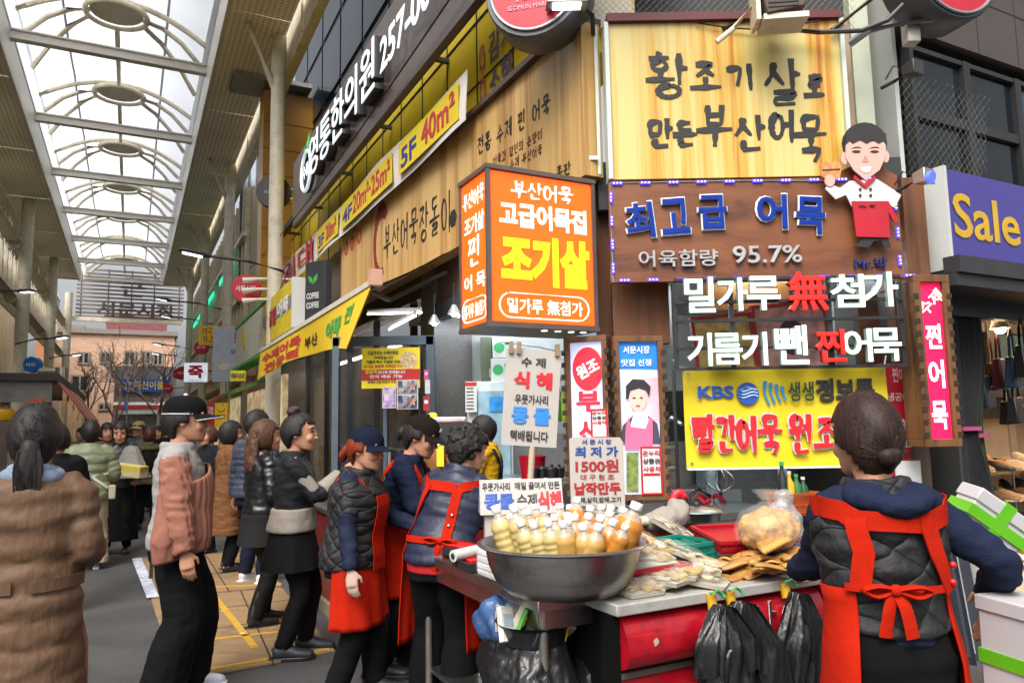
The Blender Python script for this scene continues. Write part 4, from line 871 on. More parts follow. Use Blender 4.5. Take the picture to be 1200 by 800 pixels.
part('price_card',whitep,rs.o,lambda b:b.box((.05,-.012,.14),(.18,.01,.2)))
rs.text('000.0',ink,(1052,536),(1068,536),(1052,529),y=-.018)
WP1=Wall((at_y(689,480,5.3).x,at_y(689,480,5.3).y),-.45);lit_pw=mat('lit_pale','#d4d8ff',emit=.3,var=.04,scale=3)
p1=Sign('panel_sign','pale glowing panel with a red seal and red block letters, dark wood frame','light box',WP1,(668,402),(711,575),.05);p1.panel('panel',lit_pw,.05,bevel=0);frame_box(p1,w=.04);notch(p1)
x,z=p1.loc(689,432);part('seal',mat('seal_lit','#d02336',emit=.3),p1.o,lambda b:b.add([V((x+.115*cos(a*pi/12),-.006,z+.155*sin(a*pi/12)))for a in range(24)],[tuple(range(24))]))
q=MB();put_text(q,'원조',x,z,.17,.10,-.008,.003,.03,rot=.45);q.build('lettering',lit_wh,p1.o,fix=False)
p1.text('부',MATS['seal_lit'],(676,482),(704,482),(676,458),bold=.04,y=-.006);p1.text('산',MATS['seal_lit'],(679,520),(704,520),(679,492),bold=.04,y=-.006)
WP2=Wall((at_y(749,490,5.2).x,at_y(749,490,5.2).y),.05)
p2=Sign('poster_light_box','glowing blue topped poster of a man in a pink apron, dark wood frame','light box',WP2,(724,401),(776,578),.05);p2.panel('panel',mat('poster_base','#c8d0e8',emit=.22,var=.1,scale=4),.05,bevel=0);frame_box(p2,w=.04);notch(p2)
def pf(name,m,pts,y=-.004,th=.003):return part(name,m,p2.o,lambda b:b.slab([V((p2.loc(*p)[0],y,p2.loc(*p)[1]))for p in pts],th,(0,-1,0)))
pf('blue_field',mat('lit_blue','#1a78cc',emit=.22,var=.15,scale=5),[(724,432),(775,433),(775,401),(724,401)])
p2.text('서문시장',lit_pw,(730,414),(761,415),(730,405),y=-.009);p2.text('맛집 선정',lit_pw,(728,428),(763,430),(728,420),y=-.009)
pf('poster_backdrop',mat('poster_pink','#e8a8b4',emit=.3,var=.25,scale=6),[(740,445),(775,440),(775,492),(740,492)],-.005)
pf('poster_jacket',mat('poster_dark','#3a3f52',emit=.1),[(725,520),(730,498),(742,486),(758,486),(770,496),(774,520)],-.010)
pf('poster_shirt',mat('poster_shirt','#cfd4ea',emit=.3),[(738,500),(743,482),(757,482),(762,500),(755,510),(744,510)],-.012)
pf('poster_face',mat('poster_skin','#d8a79a',emit=.3),ov(747,467,10.5,15,18),-.014);pf('poster_hair',mat('poster_black','#23242e',emit=.05),[(733,468),(733,452),(741,444),(754,445),(762,453),(760,466),(757,458),(748,455),(738,458),(736,467)],-.017)
for ex in(742.5,751):pf('poster_eye',MATS['poster_black'],ov(ex,466,2.2,.8,8),-.018,.002)
pf('poster_mouth',MATS['seal_lit'],ov(747,475.5,2.6,1,8),-.018,.002)
pf('poster_apron',mat('poster_apron','#e85a7c',emit=.4),[(732,526),(733,500),(736,488),(739,500),(756,502),(760,490),(764,490),(764,526)],-.016)
pf('poster_food',mat('poster_food','#6b7a3c',emit=.15,var=.6,scale=25),[(734,576),(734,530),(748,530),(748,576)],-.006)
def gift_card(label,W,tl,br,off):
 g=Sign('voucher_card',label,'sign',W,tl,br,off);g.panel('panel',mat('card_white','#dcdadc',rough=.5,emit=.12),.006,bevel=0)
 part('border',redp,g.o,lambda b:(b.box((0,-.003,g.h-.006),(g.w,.004,.012)),b.box((0,-.003,.006),(g.w,.004,.012)),b.box((-g.w/2+.006,-.003,g.h/2),(.012,.004,g.h-.026)),b.box((g.w/2-.006,-.003,g.h/2),(.012,.004,g.h-.026))))
 for k,(body,m)in enumerate((('온누리',redp),('상품권',ink),('사용처',redp))):
  z=g.h*(.86-.165*k)if g.h>g.w*1.4 else g.h*(.8-.28*k)
  q=MB();put_text(q,body,0,z,g.w*.8,g.h*(.12 if g.h>g.w*1.4 else .2),-.004,.003,.03);q.build('lettering',m,g.o,fix=False)
 return g
g=gift_card('white voucher card with red border on the man-in-apron poster',WP2,(750,523),(777,579),.085);part('bar',redp,g.o,lambda b:b.box((0,-.004,g.h*.42),(g.w*.78,.004,.016)))
gift_card('smaller white voucher card with red border on the pale red-seal panel',WP1,(692,479),(713,513),.1)
for lab,px,py,Y in(('black square spot lamp clamped to the white column',1066,84,5.05),('silver twin spot lamp beside the painted cook figure',1078,210,4.95)):
 p=at_y(px,py,Y);o=thing('spot_lamp',lab,'lamp',p,.5)
 hd=part('lamp_head',dark_steel if 'black' in lab else steel,o,lambda b:b.hexa([(-.06,-.07,-.05),(.06,-.07,-.05),(.06,-.07,.06),(-.06,-.07,.06)],[(-.045,.03,-.03),(.045,.03,-.03),(.045,.03,.04),(-.045,.03,.04)]),bevel=.008)
 part('bracket',dark_steel,o,lambda b:(b.tube([(0,.02,0),(-.02,.1,-.03),(-.04,.2,-.05)],.014,8),b.tube([(0,.03,.04),(-.03,.1,.08),(-.04,.16,0)],.006,6)))
 if 'twin' in lab:part('lens',mat('spot_blue','#4a5cff',emit=1.0),hd,lambda b:b.cyl((-.02,-.10,-.02),(-.02,-.07,-.01),.04,n=14))
acb=at_y(912,4,4.9);ac=thing('loudspeaker','wooden weathered loudspeaker cabinet on a pole above the yellow front sign','loudspeaker',acb,-.1);part('body',mat('speaker_wood','#5d4d40',rough=.8,var=.25,scale=9,stretch=(1,1,14)),ac,lambda b:b.box((0,0,0),(.26,.25,.24),M=Matrix.Rotation(-.15,3,'Y')),bevel=.01);part('bracket',cream2,ac,lambda b:(b.box((-.16,0,-.03),(.03,.2,.26)),b.tube([(-.1,.05,.1),(-.3,.06,-.13),(-.42,.07,-.22)],.02,8)));part('grille',dark_steel,ac,lambda b:[b.box((0,-.128,-.09+.03*k),(.2,.006,.012))for k in range(7)])
part('base_plate',offwhite,ac,lambda b:b.box((.02,0,-.15),(.3,.22,.04)))
cond=thing('conduit','rusty conduits running above the yellow front sign to the white column','pipe',(0,0,0));part('pipe',mat('rusty_pipe','#6a523c',rough=.7,dirt='#5a3a22',damt=.6),cond,lambda b:(b.tube([at_y(975,36,5.15),at_y(1030,-8,5.15)],.022,8),b.tube([at_y(880,22,5.2),at_y(846,34,5.2)],.02,8)));part('hose',dark_steel,cond,lambda b:b.tube([at_y(900,33,5.14),at_y(960,38,5.1),at_y(1010,36,5.05),at_y(1040,24,5.0),at_y(1058,6,5.0)],.018,8))
jb=Sign('junction_box','white junction box high on the pale column','junction box',WF,(1063,22),(1080,48),.35);jb.panel('body',offwhite,.1,bevel=.008)
def net(label,W,quad,off,n=26):
 o=thing('bird_net',label,'net',(0,0,0));b=MB();a,bq,c,d=[V(W.pt(*W.uz(*q),off))for q in quad]
 e=lambda u,v:(a.lerp(bq,u)).lerp(d.lerp(c,u),v)
 asp=max(.2,(a-bq).length/max(.1,(a-d).length))
 for k in range(-n,n):
  for sg in(1,-1):
   pts=[]
   for j in range(13):
    v=j/12;u=k/n+v/asp*1.0;u=u if sg>0 else 1-u
    if 0<=u<=1:pts.append(e(u,v)+W.n*.02*sin(3*u+2*v))
   if len(pts)>1:b.tube(pts,.0016,3)
 b.build('net',mat('net_grey','#8a8a80',rough=.7),o);return o
net('grey bird net hung above the yellow front sign',WF,((690,-10),(1000,-10),(1000,36),(690,26)),.05,40)
# ------------------------------------------------------------------ building on the side street (upper right) and the shoe shop
sb=thing('department_building','dark stone building with netted blue glass windows above the shoe shop','building',WC.pt(0,0),A_C)
stone=mat('dark_stone','#4a423e',rough=.55,var=.22,scale=60,dirt='#37312e',dscale=2)
def cpx(name,m,x0,y0,x1,y1,off,th,p=sb,**k):
 ua,za=WC.uz(x0,y0,off);ub,zb=WC.uz(x1,y1,off);zm=za
 return part(name,m,p,lambda b:b.box(((ua+ub)/2,-off+th/2,(za+zb)/2),(ub-ua,th,za-zb)),**{'smooth':None,**k})
u_,zw=WC.uz(1075,38,-.9);u9,zl=WC.uz(1080,240,-.9)
part('stone_fascia',stone,sb,lambda b:b.box((u_+4,.9+.3,zw+1.6),(9,.6,3.2)))
part('stone_joint',dark_steel,sb,lambda b:[b.box((u_+.3+.75*k,.898,zw+1.6),(.012,.006,3.2))for k in range(11)]+[b.box((u_+4,.898,zw+.62),(9,.006,.012))])
wz0=zl-1.2
for k in range(6):
 for j in range(5):
  w0=u_-.1+.95*k;z0=zw-.12-.72*(j+1)
  f=part('window',black_paint,sb,lambda b:[b.box((w0+dx*.45+.47,.98,z0+.36),(.06,.1,.72))for dx in(-1,1)]+[b.box((w0+.47,.98,z),(.84,.08,.05))for z in(z0+.025,z0+.695)])
  cc=[mat('pane_dark','#141b21',rough=.1,var=.5,scale=1.2,spec=.3),mat('pane_teal','#1a4556',rough=.1,var=.3,scale=1,spec=.35),MATS.get('pane_dark')or mat('pane_dark','#1b2228')][(k*2+j//2)%3]
  part('pane',cc,f,lambda b:b.box((w0+.47,1.0,z0+.36),(.84,.02,.68)))
part('backing',black_paint,sb,lambda b:b.box((u_+3,1.3,3.5),(8,.1,4)))
net('fine bird net over the blue glass windows above the shoe shop',WC,((1068,36),(1225,90),(1225,250),(1074,200)),-.5,22)
sl_=Sign('sale_sign','violet sign with yellow lettering over the shoe shop','sign',WC,(1104,197),(1203,322),.35,bl=(1106,313))
sl_.panel('panel',mat('violet','#453f8c',rough=.45,var=.04),.16,x1=sl_.w/2+1.0);part('end_cap',whitep,sl_.o,lambda b:b.box((-sl_.w/2-.015,.07,sl_.h/2),(.03,.2,sl_.h+.02)));part('trim',dark_steel,sl_.o,lambda b:b.box((.5,.06,-.03),(sl_.w+1.05,.2,.05)))
sl_.text('Sale',mat('sale_yellow','#c9a22a',rough=.5),(1120,291),(1195,277),(1120,239),bold=.015,y=-.003)
ss=thing('shoe_shop','open shoe shop with warm lit shelves and a dark awning beam','shop',WC.pt(0,0),A_C)
u0s=WC.uz(1095,500,0)[0];tanw=mat('shop_cream_wall','#d8c4a4',rough=.7,var=.06)
D=1.5
part('back_wall',tanw,ss,lambda b:b.box((u0s+1.9,D+.05,1.4),(3.8,.1,2.8)));part('ceiling',tanw,ss,lambda b:b.box((u0s+1.9,D/2,2.72),(3.8,D,.08)))
part('side_wall',tanw,ss,lambda b:b.box((u0s-.03,D/2,1.35),(.06,D,2.7)));part('side_wall',tanw,ss,lambda b:b.box((u0s+3.8,D/2,1.35),(.06,D,2.7)))
part('floor_plinth',tanw,ss,lambda b:b.box((u0s+1.9,D*.6,.06),(3.78,D*.8,.12)))
za_=WC.uz(1130,345,.1)[1]
part('awning_beam',dark_steel,ss,lambda b:(b.box((u0s+1.8,-.2,za_+.02),(4.2,.5,.10)),b.box((u0s+1.8,-.42,za_+.12),(4.2,.12,.12)),b.box((u0s+1.8,-.05,za_-.1),(4.2,.08,.14))))
warm=mat('warm_tube','#ffd2a0',emit=45,var=0)
tubl=thing('tube_lamp','long warm white tube lamp along the shoe shop ceiling front','lamp',WC.pt(0,0),A_C);ua,za2=WC.uz(1140,353,-.25)
part('tube',warm,tubl,lambda b:b.cyl((ua,.25,za2),(ua+2.4,.25,za2),.022,n=10));part('tube',warm,tubl,lambda b:b.cyl((ua+.2,1.0,2.6),(ua+2.2,1.0,2.6),.022,n=10));part('holder',whitep,tubl,lambda b:b.box((ua+1.2,.25,za2+.05),(2.4,.06,.05)))  # second, deeper tube is added to brighten the shop inside
shelf_z=[WC.uz(1150,py,-.8)[1]for py in(548,582,620,652,688,735)]
shm=mat('shelf_board','#a08258',rough=.6)
for z in[.35]+shelf_z:part('shelf',shm,ss,lambda b:b.box((u0s+1.95,1.0,z-.02),(3.6,.75,.025)))
part('shelf_rail',steel,ss,lambda b:[b.box((u0s+.3+.9*k,.64,1.0),(.015,.01,1.5))for k in range(4)])
def make_shoe(c,boot=False,kind=0):
 b=MB();L_,w=.26,.045
 pts=[(0,0),(.04,0),(.09,0),(.15,0),(.20,0),(.25,0),(.265,0)]
 top=[.085,.092,.085,.062,.05,.038,.022]if not boot else[.15,.155,.14,.085,.06,.045,.025]
 wd=[.030,.036,.034,.038,.042,.034,.012];rings=[]
 for(x,_),t,q in zip(pts,top,wd):
  rings.append([V((x,q*s_,zz))for s_,zz in((-1,.012),(-1.05,t*.45),(-.6,t*.92),(0,t),(.6,t*.92),(1.05,t*.45),(1,.012))])
 b.rings(rings);me=b.mesh('shoe',col_shoe[c],50)
 s2=MB();s2.hexa([(-.005,-.036,0),(.12,-.038,0),(.2,-.046,0),(.268,-.015,.004),(.268,.015,.004),(.2,.046,0),(.12,.038,0),(-.005,.036,0)],[(-.005,-.034,.016),(.12,-.036,.016),(.2,-.044,.016),(.266,-.013,.018),(.266,.013,.018),(.2,.044,.016),(.12,.036,.016),(-.005,.034,.016)])
 return me,s2.mesh('sole',sole_m[c%3],None)
col_shoe=[mat('shoe_tan','#b08a5e',rough=.6),mat('shoe_black',(.02,.02,.022),rough=.35),mat('shoe_beige','#c9b596',rough=.6),mat('shoe_brown','#7a5636',rough=.5),mat('shoe_white','#cfcac2',rough=.55),mat('shoe_red','#9a2430',rough=.5)]
sole_m=[mat('sole_pale','#cbb79a',rough=.7),mat('sole_dark',(.03,.028,.026),rough=.7),mat('sole_white','#d6d2ca',rough=.6)]
protos=[make_shoe(c,bt)for c,bt in((0,0),(1,0),(2,0),(3,0),(4,0),(5,0),(0,1),(1,1),(2,1))]
cname=['tan low shoe','black low shoe','beige low shoe','brown low shoe','white low shoe','red low shoe','tan ankle boot','black ankle boot','beige ankle boot']
rr=random.Random(3);seq=[[8,0,6,2,1],[0,7,1,2,3,7],[1,2,0,4,1,3],[4,2,0,3,3,0],[1,3,1,0,4,2],[7,4,0,1,2,4]]
sname=['topmost','second','third','fourth','fifth','lowest']
for j,z in enumerate(shelf_z):
 for k in range(14):
  c=seq[j][k%len(seq[j])];me,so=protos[c];ush=WC.uz(1126,600,-.7)[0]
  p=WC.pt(ush+.085*k+.05*(k%2)+rr.uniform(-.015,.015),z-.006,-.64-.22*(k%2)-rr.uniform(0,.04))
  o=thing('shoe','%s on the %s visible shelf of the shoe shop'%(cname[c],sname[j]),'shoe',p,A_C-pi/2+rr.uniform(-.5,.3),'shoes on the shop shelves')
  for nm,md in(('upper',me),('sole',so)):
   q=bpy.data.objects.new(nm,md);COL.objects.link(q);q.parent=o
def bag(label,px,py,w,h,c,Y=6.35):
 p=at_y(px,py,Y);o=thing('handbag',label,'bag',p,A_C+.2,'handbags hung in the shoe shop');m_=mat('bag_'+c.strip('#'),c,rough=.35)
 part('body',m_,o,lambda b:b.hexa([(-w/2,-.05,-h),(w/2,-.05,-h),(w/2,.05,-h),(-w/2,.05,-h)],[(-w*.42,-.03,0),(w*.42,-.03,0),(w*.42,.03,0),(-w*.42,.03,0)]),bevel=.012)
 part('handle',m_,o,lambda b:b.tube([(-w*.3,0,0),(-w*.22,0,h*.6),(0,0,h*.9),(w*.22,0,h*.6),(w*.3,0,0)],.010,6));part('clasp',steel,o,lambda b:b.box((0,-.055,-h*.35),(w*.2,.01,.02)))
bag('navy slouchy handbag hanging at the curtain side of the shoe shop',1153,440,.22,.28,'#1c2534');bag('dark red handbag hanging between other bags',1170,420,.16,.26,'#4a1620');bag('blue handbag hanging in front of the shoe shelves',1186,418,.2,.26,'#22364e',6.2);bag('black studded handbag hanging under the warm tube lamp',1198,405,.22,.26,'#111114',6.1);bag('brown flat handbag between the navy and dark red handbags',1161,425,.16,.24,'#4a2e1c',6.45);bag('black small handbag above the shoe shelves at the shop edge',1180,470,.18,.2,'#101012',6.5);bag('black round handbag hanging lowest in the shoe shop',1190,465,.24,.22,'#15151a',6.2)
sp_=at_y(1172,385,6.3);sp=thing('pendant_lamp','white cone lamp glowing warm in the shoe shop','lamp',sp_);shd=part('shade',whitep,sp,lambda b:b.lathe([(.03,.12),(.045,.1),(.08,0),(.075,.0)],(0,0,0),16,caps=False));part('bulb',mat('warm_bulb','#ffd9a0',emit=14,var=0),shd,lambda b:b.ell((0,0,.0),.045,8));part('cord',black_paint,sp,lambda b:b.cyl((0,0,.12),(0,0,.4),.005,n=6))
def curt(label,x0,x1,py0,py1,c,seed,off):
 ua,zt_=WC.uz(x0,py0,off);ub,_=WC.uz(x1,py0,off);_,zb_=WC.uz(x0,py1,off)
 o=thing('curtain',label,'curtain',WC.pt((ua+ub)/2,0,off),A_C,'curtains at the shoe shop');w=ub-ua
 tie=.45
 def g(u,v):
  z=zt_+(zb_-zt_)*v;k=1-.45*math.exp(-((v-tie)/.16)**2)
  return V(((u-.5)*w*k-.1*(1-k),.035*sin(38*u+seed)*k+.02*sin(71*u),z))
 b=MB();b.grid(g,70,24);b.grid(lambda u,v:g(1-u,v)+V((0,.006,0)),70,24);b.build('cloth',mat('curtain_'+c.strip('#'),c,rough=.85,bump=.3,bscale=90),o)
 part('tieback',mat('pink_tie','#b04a78',rough=.6),o,lambda b:b.box((-.05,0,zt_+(zb_-zt_)*tie),(w*.58,.12,.03)))
curt('charcoal curtain gathered beside the pink framed sign',1105,1140,352,700,'#26282b',0,.02)
curt('olive green curtain behind the charcoal one at the shoe shop',1122,1146,352,720,'#35402f',2,-.15)
# ------------------------------------------------------------------ awning and street-side fittings
aw=thing('awning','yellow drop front awning over the street side shop glass','awning',WS.pt(0,0),A_S)
ua_,ub_=-9.7,-2.55
aw_y=mat('awning_yellow','#d8b522',rough=.6,var=.06,scale=2)
def awf(b):
 def g(u,v):return V((ua_+(ub_-ua_)*u,-.05-.9*v,3.42-.5*v-.03*sin(pi*v)))
 b.grid(g,20,5);b.grid(lambda u,v:g(1-u,v)-V((0,0,.02)),20,5)
part('canopy',mat('awning_brown','#8a7260',rough=.7),aw,awf)
def val(u,v):
 x=ua_+(ub_-ua_)*u;hh=.52+.10*u**3;flare=.16*v*(u**4)+.04*sin(7*u)*v+.05*sin(16*u+1)*v*(1-u)
 return V((x-.25*v*(u**6),-.97-flare+.0*v,2.93-hh*v*(1-.22*sin(pi*u)*(v))))
part('valance',aw_y,aw,lambda b:(b.grid(val,50,8),b.grid(lambda u,v:val(1-u,v)+V((0,.012,0)),50,8)))
part('front_bar',offwhite,aw,lambda b:b.box(((ua_+ub_)/2,-.95,2.96),(ub_-ua_+.1,.07,.06)));part('end_cap',mat('pink_cap','#c99a86',rough=.6),aw,lambda b:b.box((ub_+.06,-.95,3.0),(.1,.12,.16)))
part('arm',steel,aw,lambda b:(b.bar((ub_-.3,-.02,3.2),(ub_-.9,-.5,2.95),.05,.04),b.bar((ub_-.9,-.5,2.95),(ub_-.3,-.93,2.95),.05,.04),b.bar((-8.5,-.02,3.2),(-8.9,-.93,2.95),.05,.04)))
def vtext(body,m,u0,u1,v0,v1,bold=.02):
 vs,fs,x0,x1,y0,y1=text_mesh(body,bold);out=[]
 for p in vs:
  a=u0+(u1-u0)*(p.x-x0)/(x1-x0);c=v1+(v0-v1)*(p.y-y0)/(y1-y0);w=val(a,c);out.append(V((w.x,w.y-.006-.003*p.z,w.z)))
 b=MB();b.add(out,fs);b.build('lettering',m,aw,fix=False)
aw_r=mat('awning_red','#b8352a',rough=.6);vtext('수제어묵',aw_r,.06,.52,.15,.5,.04);vtext('전문점',aw_r,.1,.5,.55,.92,.04);vtext('부산',ink,.55,.66,.35,.7);vtext('어묵',greenp,.74,.86,.25,.7,.05);vtext('찐',greenp,.88,.93,.15,.5,.03)
tubew=mat('cool_tube','#f2f8ff',emit=5,var=0)
for lab,a,c in(('lit white tube lamp hung under the yellow awning arm',(431,368),(494,366)),('slanting lit tube lamp below another under the awning',(456,386),(487,370))):
 p,q_=at_y(*a,7.6),at_y(*c,7.2);o=thing('tube_lamp',lab,'lamp',p);d=q_-p
 part('tube',tubew,o,lambda b:b.cyl((0,0,0),d,.010,n=8));part('holder',grey_steel,o,lambda b:b.cyl(V((0,0,.035)),d+V((0,0,.035)),.014,n=8))
for lab,px,py,Y in(('small white pendant lamp under the ceiling next to the granite pillar',509,379,7.6),('small pendant lamp behind the orange box corner',532,368,7.0)):
 o=thing('pendant_lamp',lab,'lamp',at_y(px,py,Y));s_=part('shade',grey_steel,o,lambda b:b.lathe([(.02,.09),(.03,.07),(.065,0),(.06,0)],(0,0,0),16,caps=False));part('bulb',mat('cool_bulb','#f4fbff',emit=8,var=0),s_,lambda b:b.ell((0,0,.01),.035,8));part('cord',black_paint,o,lambda b:b.cyl((0,0,.09),(0,0,.3),.006,n=6))
dp=Sign('door_poster','yellow and red shop poster with round food picture on the glass door','poster',WS,(424,408),(492,453),.1)
dp=Sign('door_poster','yellow and red shop poster with round food picture on the glass door','poster',Wall((at_y(458,430,8.0).x,8.0),0.0),(424,408),(492,454),0)if not bpy.data.objects.remove(dp.o)else None
dp.panel('panel',mat('poster_yellow','#e8d21c',rough=.5,emit=.05),.012,bevel=0);part('band',redp,dp.o,lambda b:b.box((0,-.003,dp.h*.33),(dp.w,.006,dp.h*.27)))
x,z=dp.loc(479,422);part('food_picture',mat('food_picture','#d9b98c',rough=.5,var=.5,scale=40),dp.o,lambda b:b.cyl((x,-.006,z),(x,0,z),.095,n=24))
for k,(body,lb,rb,lt,m)in enumerate((('지금까지는 수제어묵은',(431,416),(467,416),(431,411),ink),('가짜였습니다',(438,421),(461,421),(438,417),ink),('기름에 튀긴 무설탕 지속',(429,426),(469,426),(429,422),ink),('조기살 쌍골목 어묵입니다',(426,431),(471,431),(426,427),redp),('쌍골목',(428,438),(442,438),(428,433),yel),('전어묵 판매합니다',(443,438),(475,438),(443,434),white_let),('전국 배송 가능',(433,443),(472,443),(433,439),white_let),('원재료 성분 무첨가 안전',(431,449),(464,449),(431,446),ink))):dp.text(body,m,lb,rb,lt,y=-.007,d=.002,bold=.025)
for lab,x0,y0,x1,y1,cs_,bgc in(('pale pink notice taped below the yellow door poster',448,453,464,478,('#9a6ab0','#5a78a0'),'#d8c8e0'),('colour photograph of vendors taped under the yellow door poster',465,445,490,461,('#2e4a7a','#a8442e'),'#b8b4a8'),('crowd photograph taped lowest on the glass door',465,462,490,479,('#23345a','#b86a3a'),'#8a9098')):
 s_=Sign('photo_print',lab,'print',Wall((at_y(458,430,7.98).x,7.98),0),(x0,y0),(x1,y1),.0);s_.panel('paper',whitep,.006,bevel=0)
 m_=mat('print_'+bgc.strip('#'),bgc,rough=.4);t,b_,N,L=ptree(m_);vo=N('ShaderNodeTexVoronoi');vo.inputs['Scale'].default_value=22;tc=N('ShaderNodeTexCoord');L(tc.outputs['Object'],vo.inputs['Vector']);sp3=N('ShaderNodeSeparateColor');L(vo.outputs['Color'],sp3.inputs[0]);L(ramp(t,[(.2,cs_[0]),(.5,bgc),(.75,cs_[1]),(.95,'#d8d0c0')],sp3.outputs[0]),b_.inputs['Base Color'])
 part('picture',m_,s_.o,lambda b:b.box((0,-.003,s_.h/2),(s_.w*.9,.004,s_.h*.88)))
for lab,x0,y0,x1,y1,c in(('pink sticker on the granite pillar edge',497,433,502,445,'#c83a8a'),('red fire notice on the granite pillar edge',496,464,503,481,'#9a1c20'),('white sticker between two others on the pillar edge',498,445,504,461,'#b8bcc4')):
 s_=Sign('sticker',lab,'sticker',Wall((at_y(500,450,7.9).x,7.9),0),(x0,y0),(x1,y1),0);s_.panel('paper',mat('sticker_'+c.strip('#'),c,rough=.5),.006,bevel=0)
 part('mark',whitep,s_.o,lambda b:b.box((0,-.004,s_.h*.6),(s_.w*.6,.003,s_.h*.25)))
gd_=thing('glass_door','dark framed glass door of the street side shop behind the yellow poster','door',(at_y(462,450,8.1).x,8.12,0));wdr=.64
part('frame',mat('alu_frame','#54606a'),gd_,lambda b:(b.box((-wdr,0,1.25),(.07,.08,2.5)),b.box((wdr*.62,0,1.25),(.09,.08,2.5)),b.box((-.12,0,2.46),(1.1,.08,.1)),b.box((-.1,.01,1.2),(.04,.05,2.4))));part('pane',mat('shop_glass',(.03,.035,.04)),gd_,lambda b:b.box((-.12,.03,1.2),(1.0,.02,2.4)));part('handle',steel,gd_,lambda b:b.tube([(-.05,-.05,.9),(-.05,-.05,1.3)],.015,8))
# ------------------------------------------------------------------ row of shops further down the street
def wsign(name,label,tl,br,off,bl,m,cat='sign',th=.14,**k):
 s_=Sign(name,label,cat,WS,tl,br,off,bl=bl,**k);s_.panel('panel',m,th);return s_
s1=wsign('shop_sign','yellow box sign with red and white figures next to the black coffee sign',(309,358),(342,400),.75,(342,384),mat('lemon','#d8c41c',rough=.4),th=.2);s1.h=WS.uz(342,326,.75)[1]-s1.z
s1.panel('panel',MATS['lemon'],.2);bpy.data.objects.remove([c for c in s1.o.children][0]);s1.panel('band',grey_steel,.02,y=-.008,z0=s1.h*.42,z1=s1.h*.68)
q=MB();put_text(q,'불닭발',-s1.w*.2,s1.h*.52,s1.w*.4,s1.h*.4,-.012,.004,.04);q.build('lettering',redp,s1.o,fix=False);q=MB();put_text(q,'어묵',s1.w*.22,s1.h*.56,s1.w*.36,s1.h*.36,-.012,.004,.04);q.build('lettering',white_let,s1.o,fix=False)
part('end_cap',whitep,s1.o,lambda b:b.box((s1.w/2+.03,.1,s1.h/2),(.06,.24,s1.h)))
s2=wsign('shop_sign','pale box sign with a round yellow emblem and green edge',(277,378),(308,430),.75,(308,412),mat('pale_sign','#cfd3c2',rough=.4),th=.2);s2.h=WS.uz(308,357,.75)[1]-s2.z
s2.panel('panel',MATS['pale_sign'],.2);bpy.data.objects.remove([c for c in s2.o.children][0]);part('emblem',yel,s2.o,lambda b:b.cyl((-.15*s2.w,-.012,s2.h*.58),(-.15*s2.w,0,s2.h*.58),s2.h*.26,n=24))
part('edge',mat('bright_green','#3fae4a',rough=.5),s2.o,lambda b:(b.box((0,.1,s2.h+.04),(s2.w+.2,.25,.07)),b.box((0,.1,-.04),(s2.w+.3,.3,.07))))
wg=Wall((at_y(378,340,11.9).x,11.9),-.55)
s3=Sign('coffee_sign','black projecting sign with a small leaf mark and white letters','sign',wg,(358,308),(381,374),0);s3.panel('panel',mat('charcoal_sign','#33343a',rough=.35),.14)
q=MB();put_text(q,'COFFEE',-.05,s3.h*.42,s3.w*.6,.10,-.004,.004,.02);put_text(q,'COFFEE',-.05,s3.h*.26,s3.w*.6,.10,-.004,.004,.02);q.build('lettering',whitep,s3.o,fix=False);part('leaf',greenp,s3.o,lambda b:(leaf(b,-.05,s3.h*.62,.2,1.0,-.004),leaf(b,-.05,s3.h*.62,.18,2.2,-.005)))
o,r_=round_sign('round_sign','red round market sign under three clip lamps',288,338,17,14.3,red_disc,'서문시장',ang=.2)
part('bracket',dark_steel,o,lambda b:b.bar((r_,.1,0),(r_+.5,.3,.05),.05,.05))
part('clip_lamp',offwhite,o,lambda b:[b.loft([(r_+.8,-.2,.17-.2*k),(.25,-.22,.15-.2*k),(-.02,-.25,.1-.2*k)],[.012,.03,.07],8,up=V((0,0,1)))for k in range(3)])
o,r_=round_sign('round_sign','dark brown round coffee sign half behind the tall column',320,224,20.5,14.5,mat('dark_disc','#2d2327',rough=.35),None,ang=.1);part('bracket',steel,o,lambda b:(b.bar((r_*.9,.1,.08),(r_+.5,.3,.08),.03,.03),b.bar((r_*.9,.1,-.12),(r_+.5,.3,-.12),.03,.03)));q=MB();put_text(q,'COFFEE',0,-.02,r_,.05,-.004,.003,.01);q.build('lettering',whitep,o,fix=False)
def fsign(name,label,tl,br,Y,m,ang=.15,th=.12,cat='sign'):
 c=at_y((tl[0]+br[0])/2,(tl[1]+br[1])/2,Y);s_=Sign(name,label,cat,Wall((c.x,c.y),ang),tl,br,0);s_.panel('panel',m,th);return s_
s4=fsign('hanging_sign','yellow hanging sign with two lines of black brush letters',(233,382),(272,404),20,mat('sign_amber','#e8b81a',rough=.5));s4.brush('대구서문통',ink,(237,392),(268,392),(237,384),wid=.13);s4.brush('카스테라',ink,(237,402),(266,402),(237,393),wid=.13)
s5=fsign('lit_sign','white lit square sign with one big red syllable',(216,425),(242,447),22,mat('lit_square','#dce8f4',emit=.35,rough=.4));s5.text('죽',mat('sign_crimson','#d0204a',rough=.5),(220,443),(238,443),(220,428),bold=.05);s5.text('서문시장점',bluep,(221,446),(237,446),(221,445))
s6=fsign('billboard','tall pale blue billboard with a bowl picture over distant shops',(250,383),(284,447),19,mat('pale_billboard','#b3bccb',rough=.5));s6.text('본죽',mat('sign_crimson','#d0204a'),(274,402),(280,402),(274,388));s6.text('모임',bluep,(270,415),(282,415),(270,409));x,z=s6.loc(263,429)
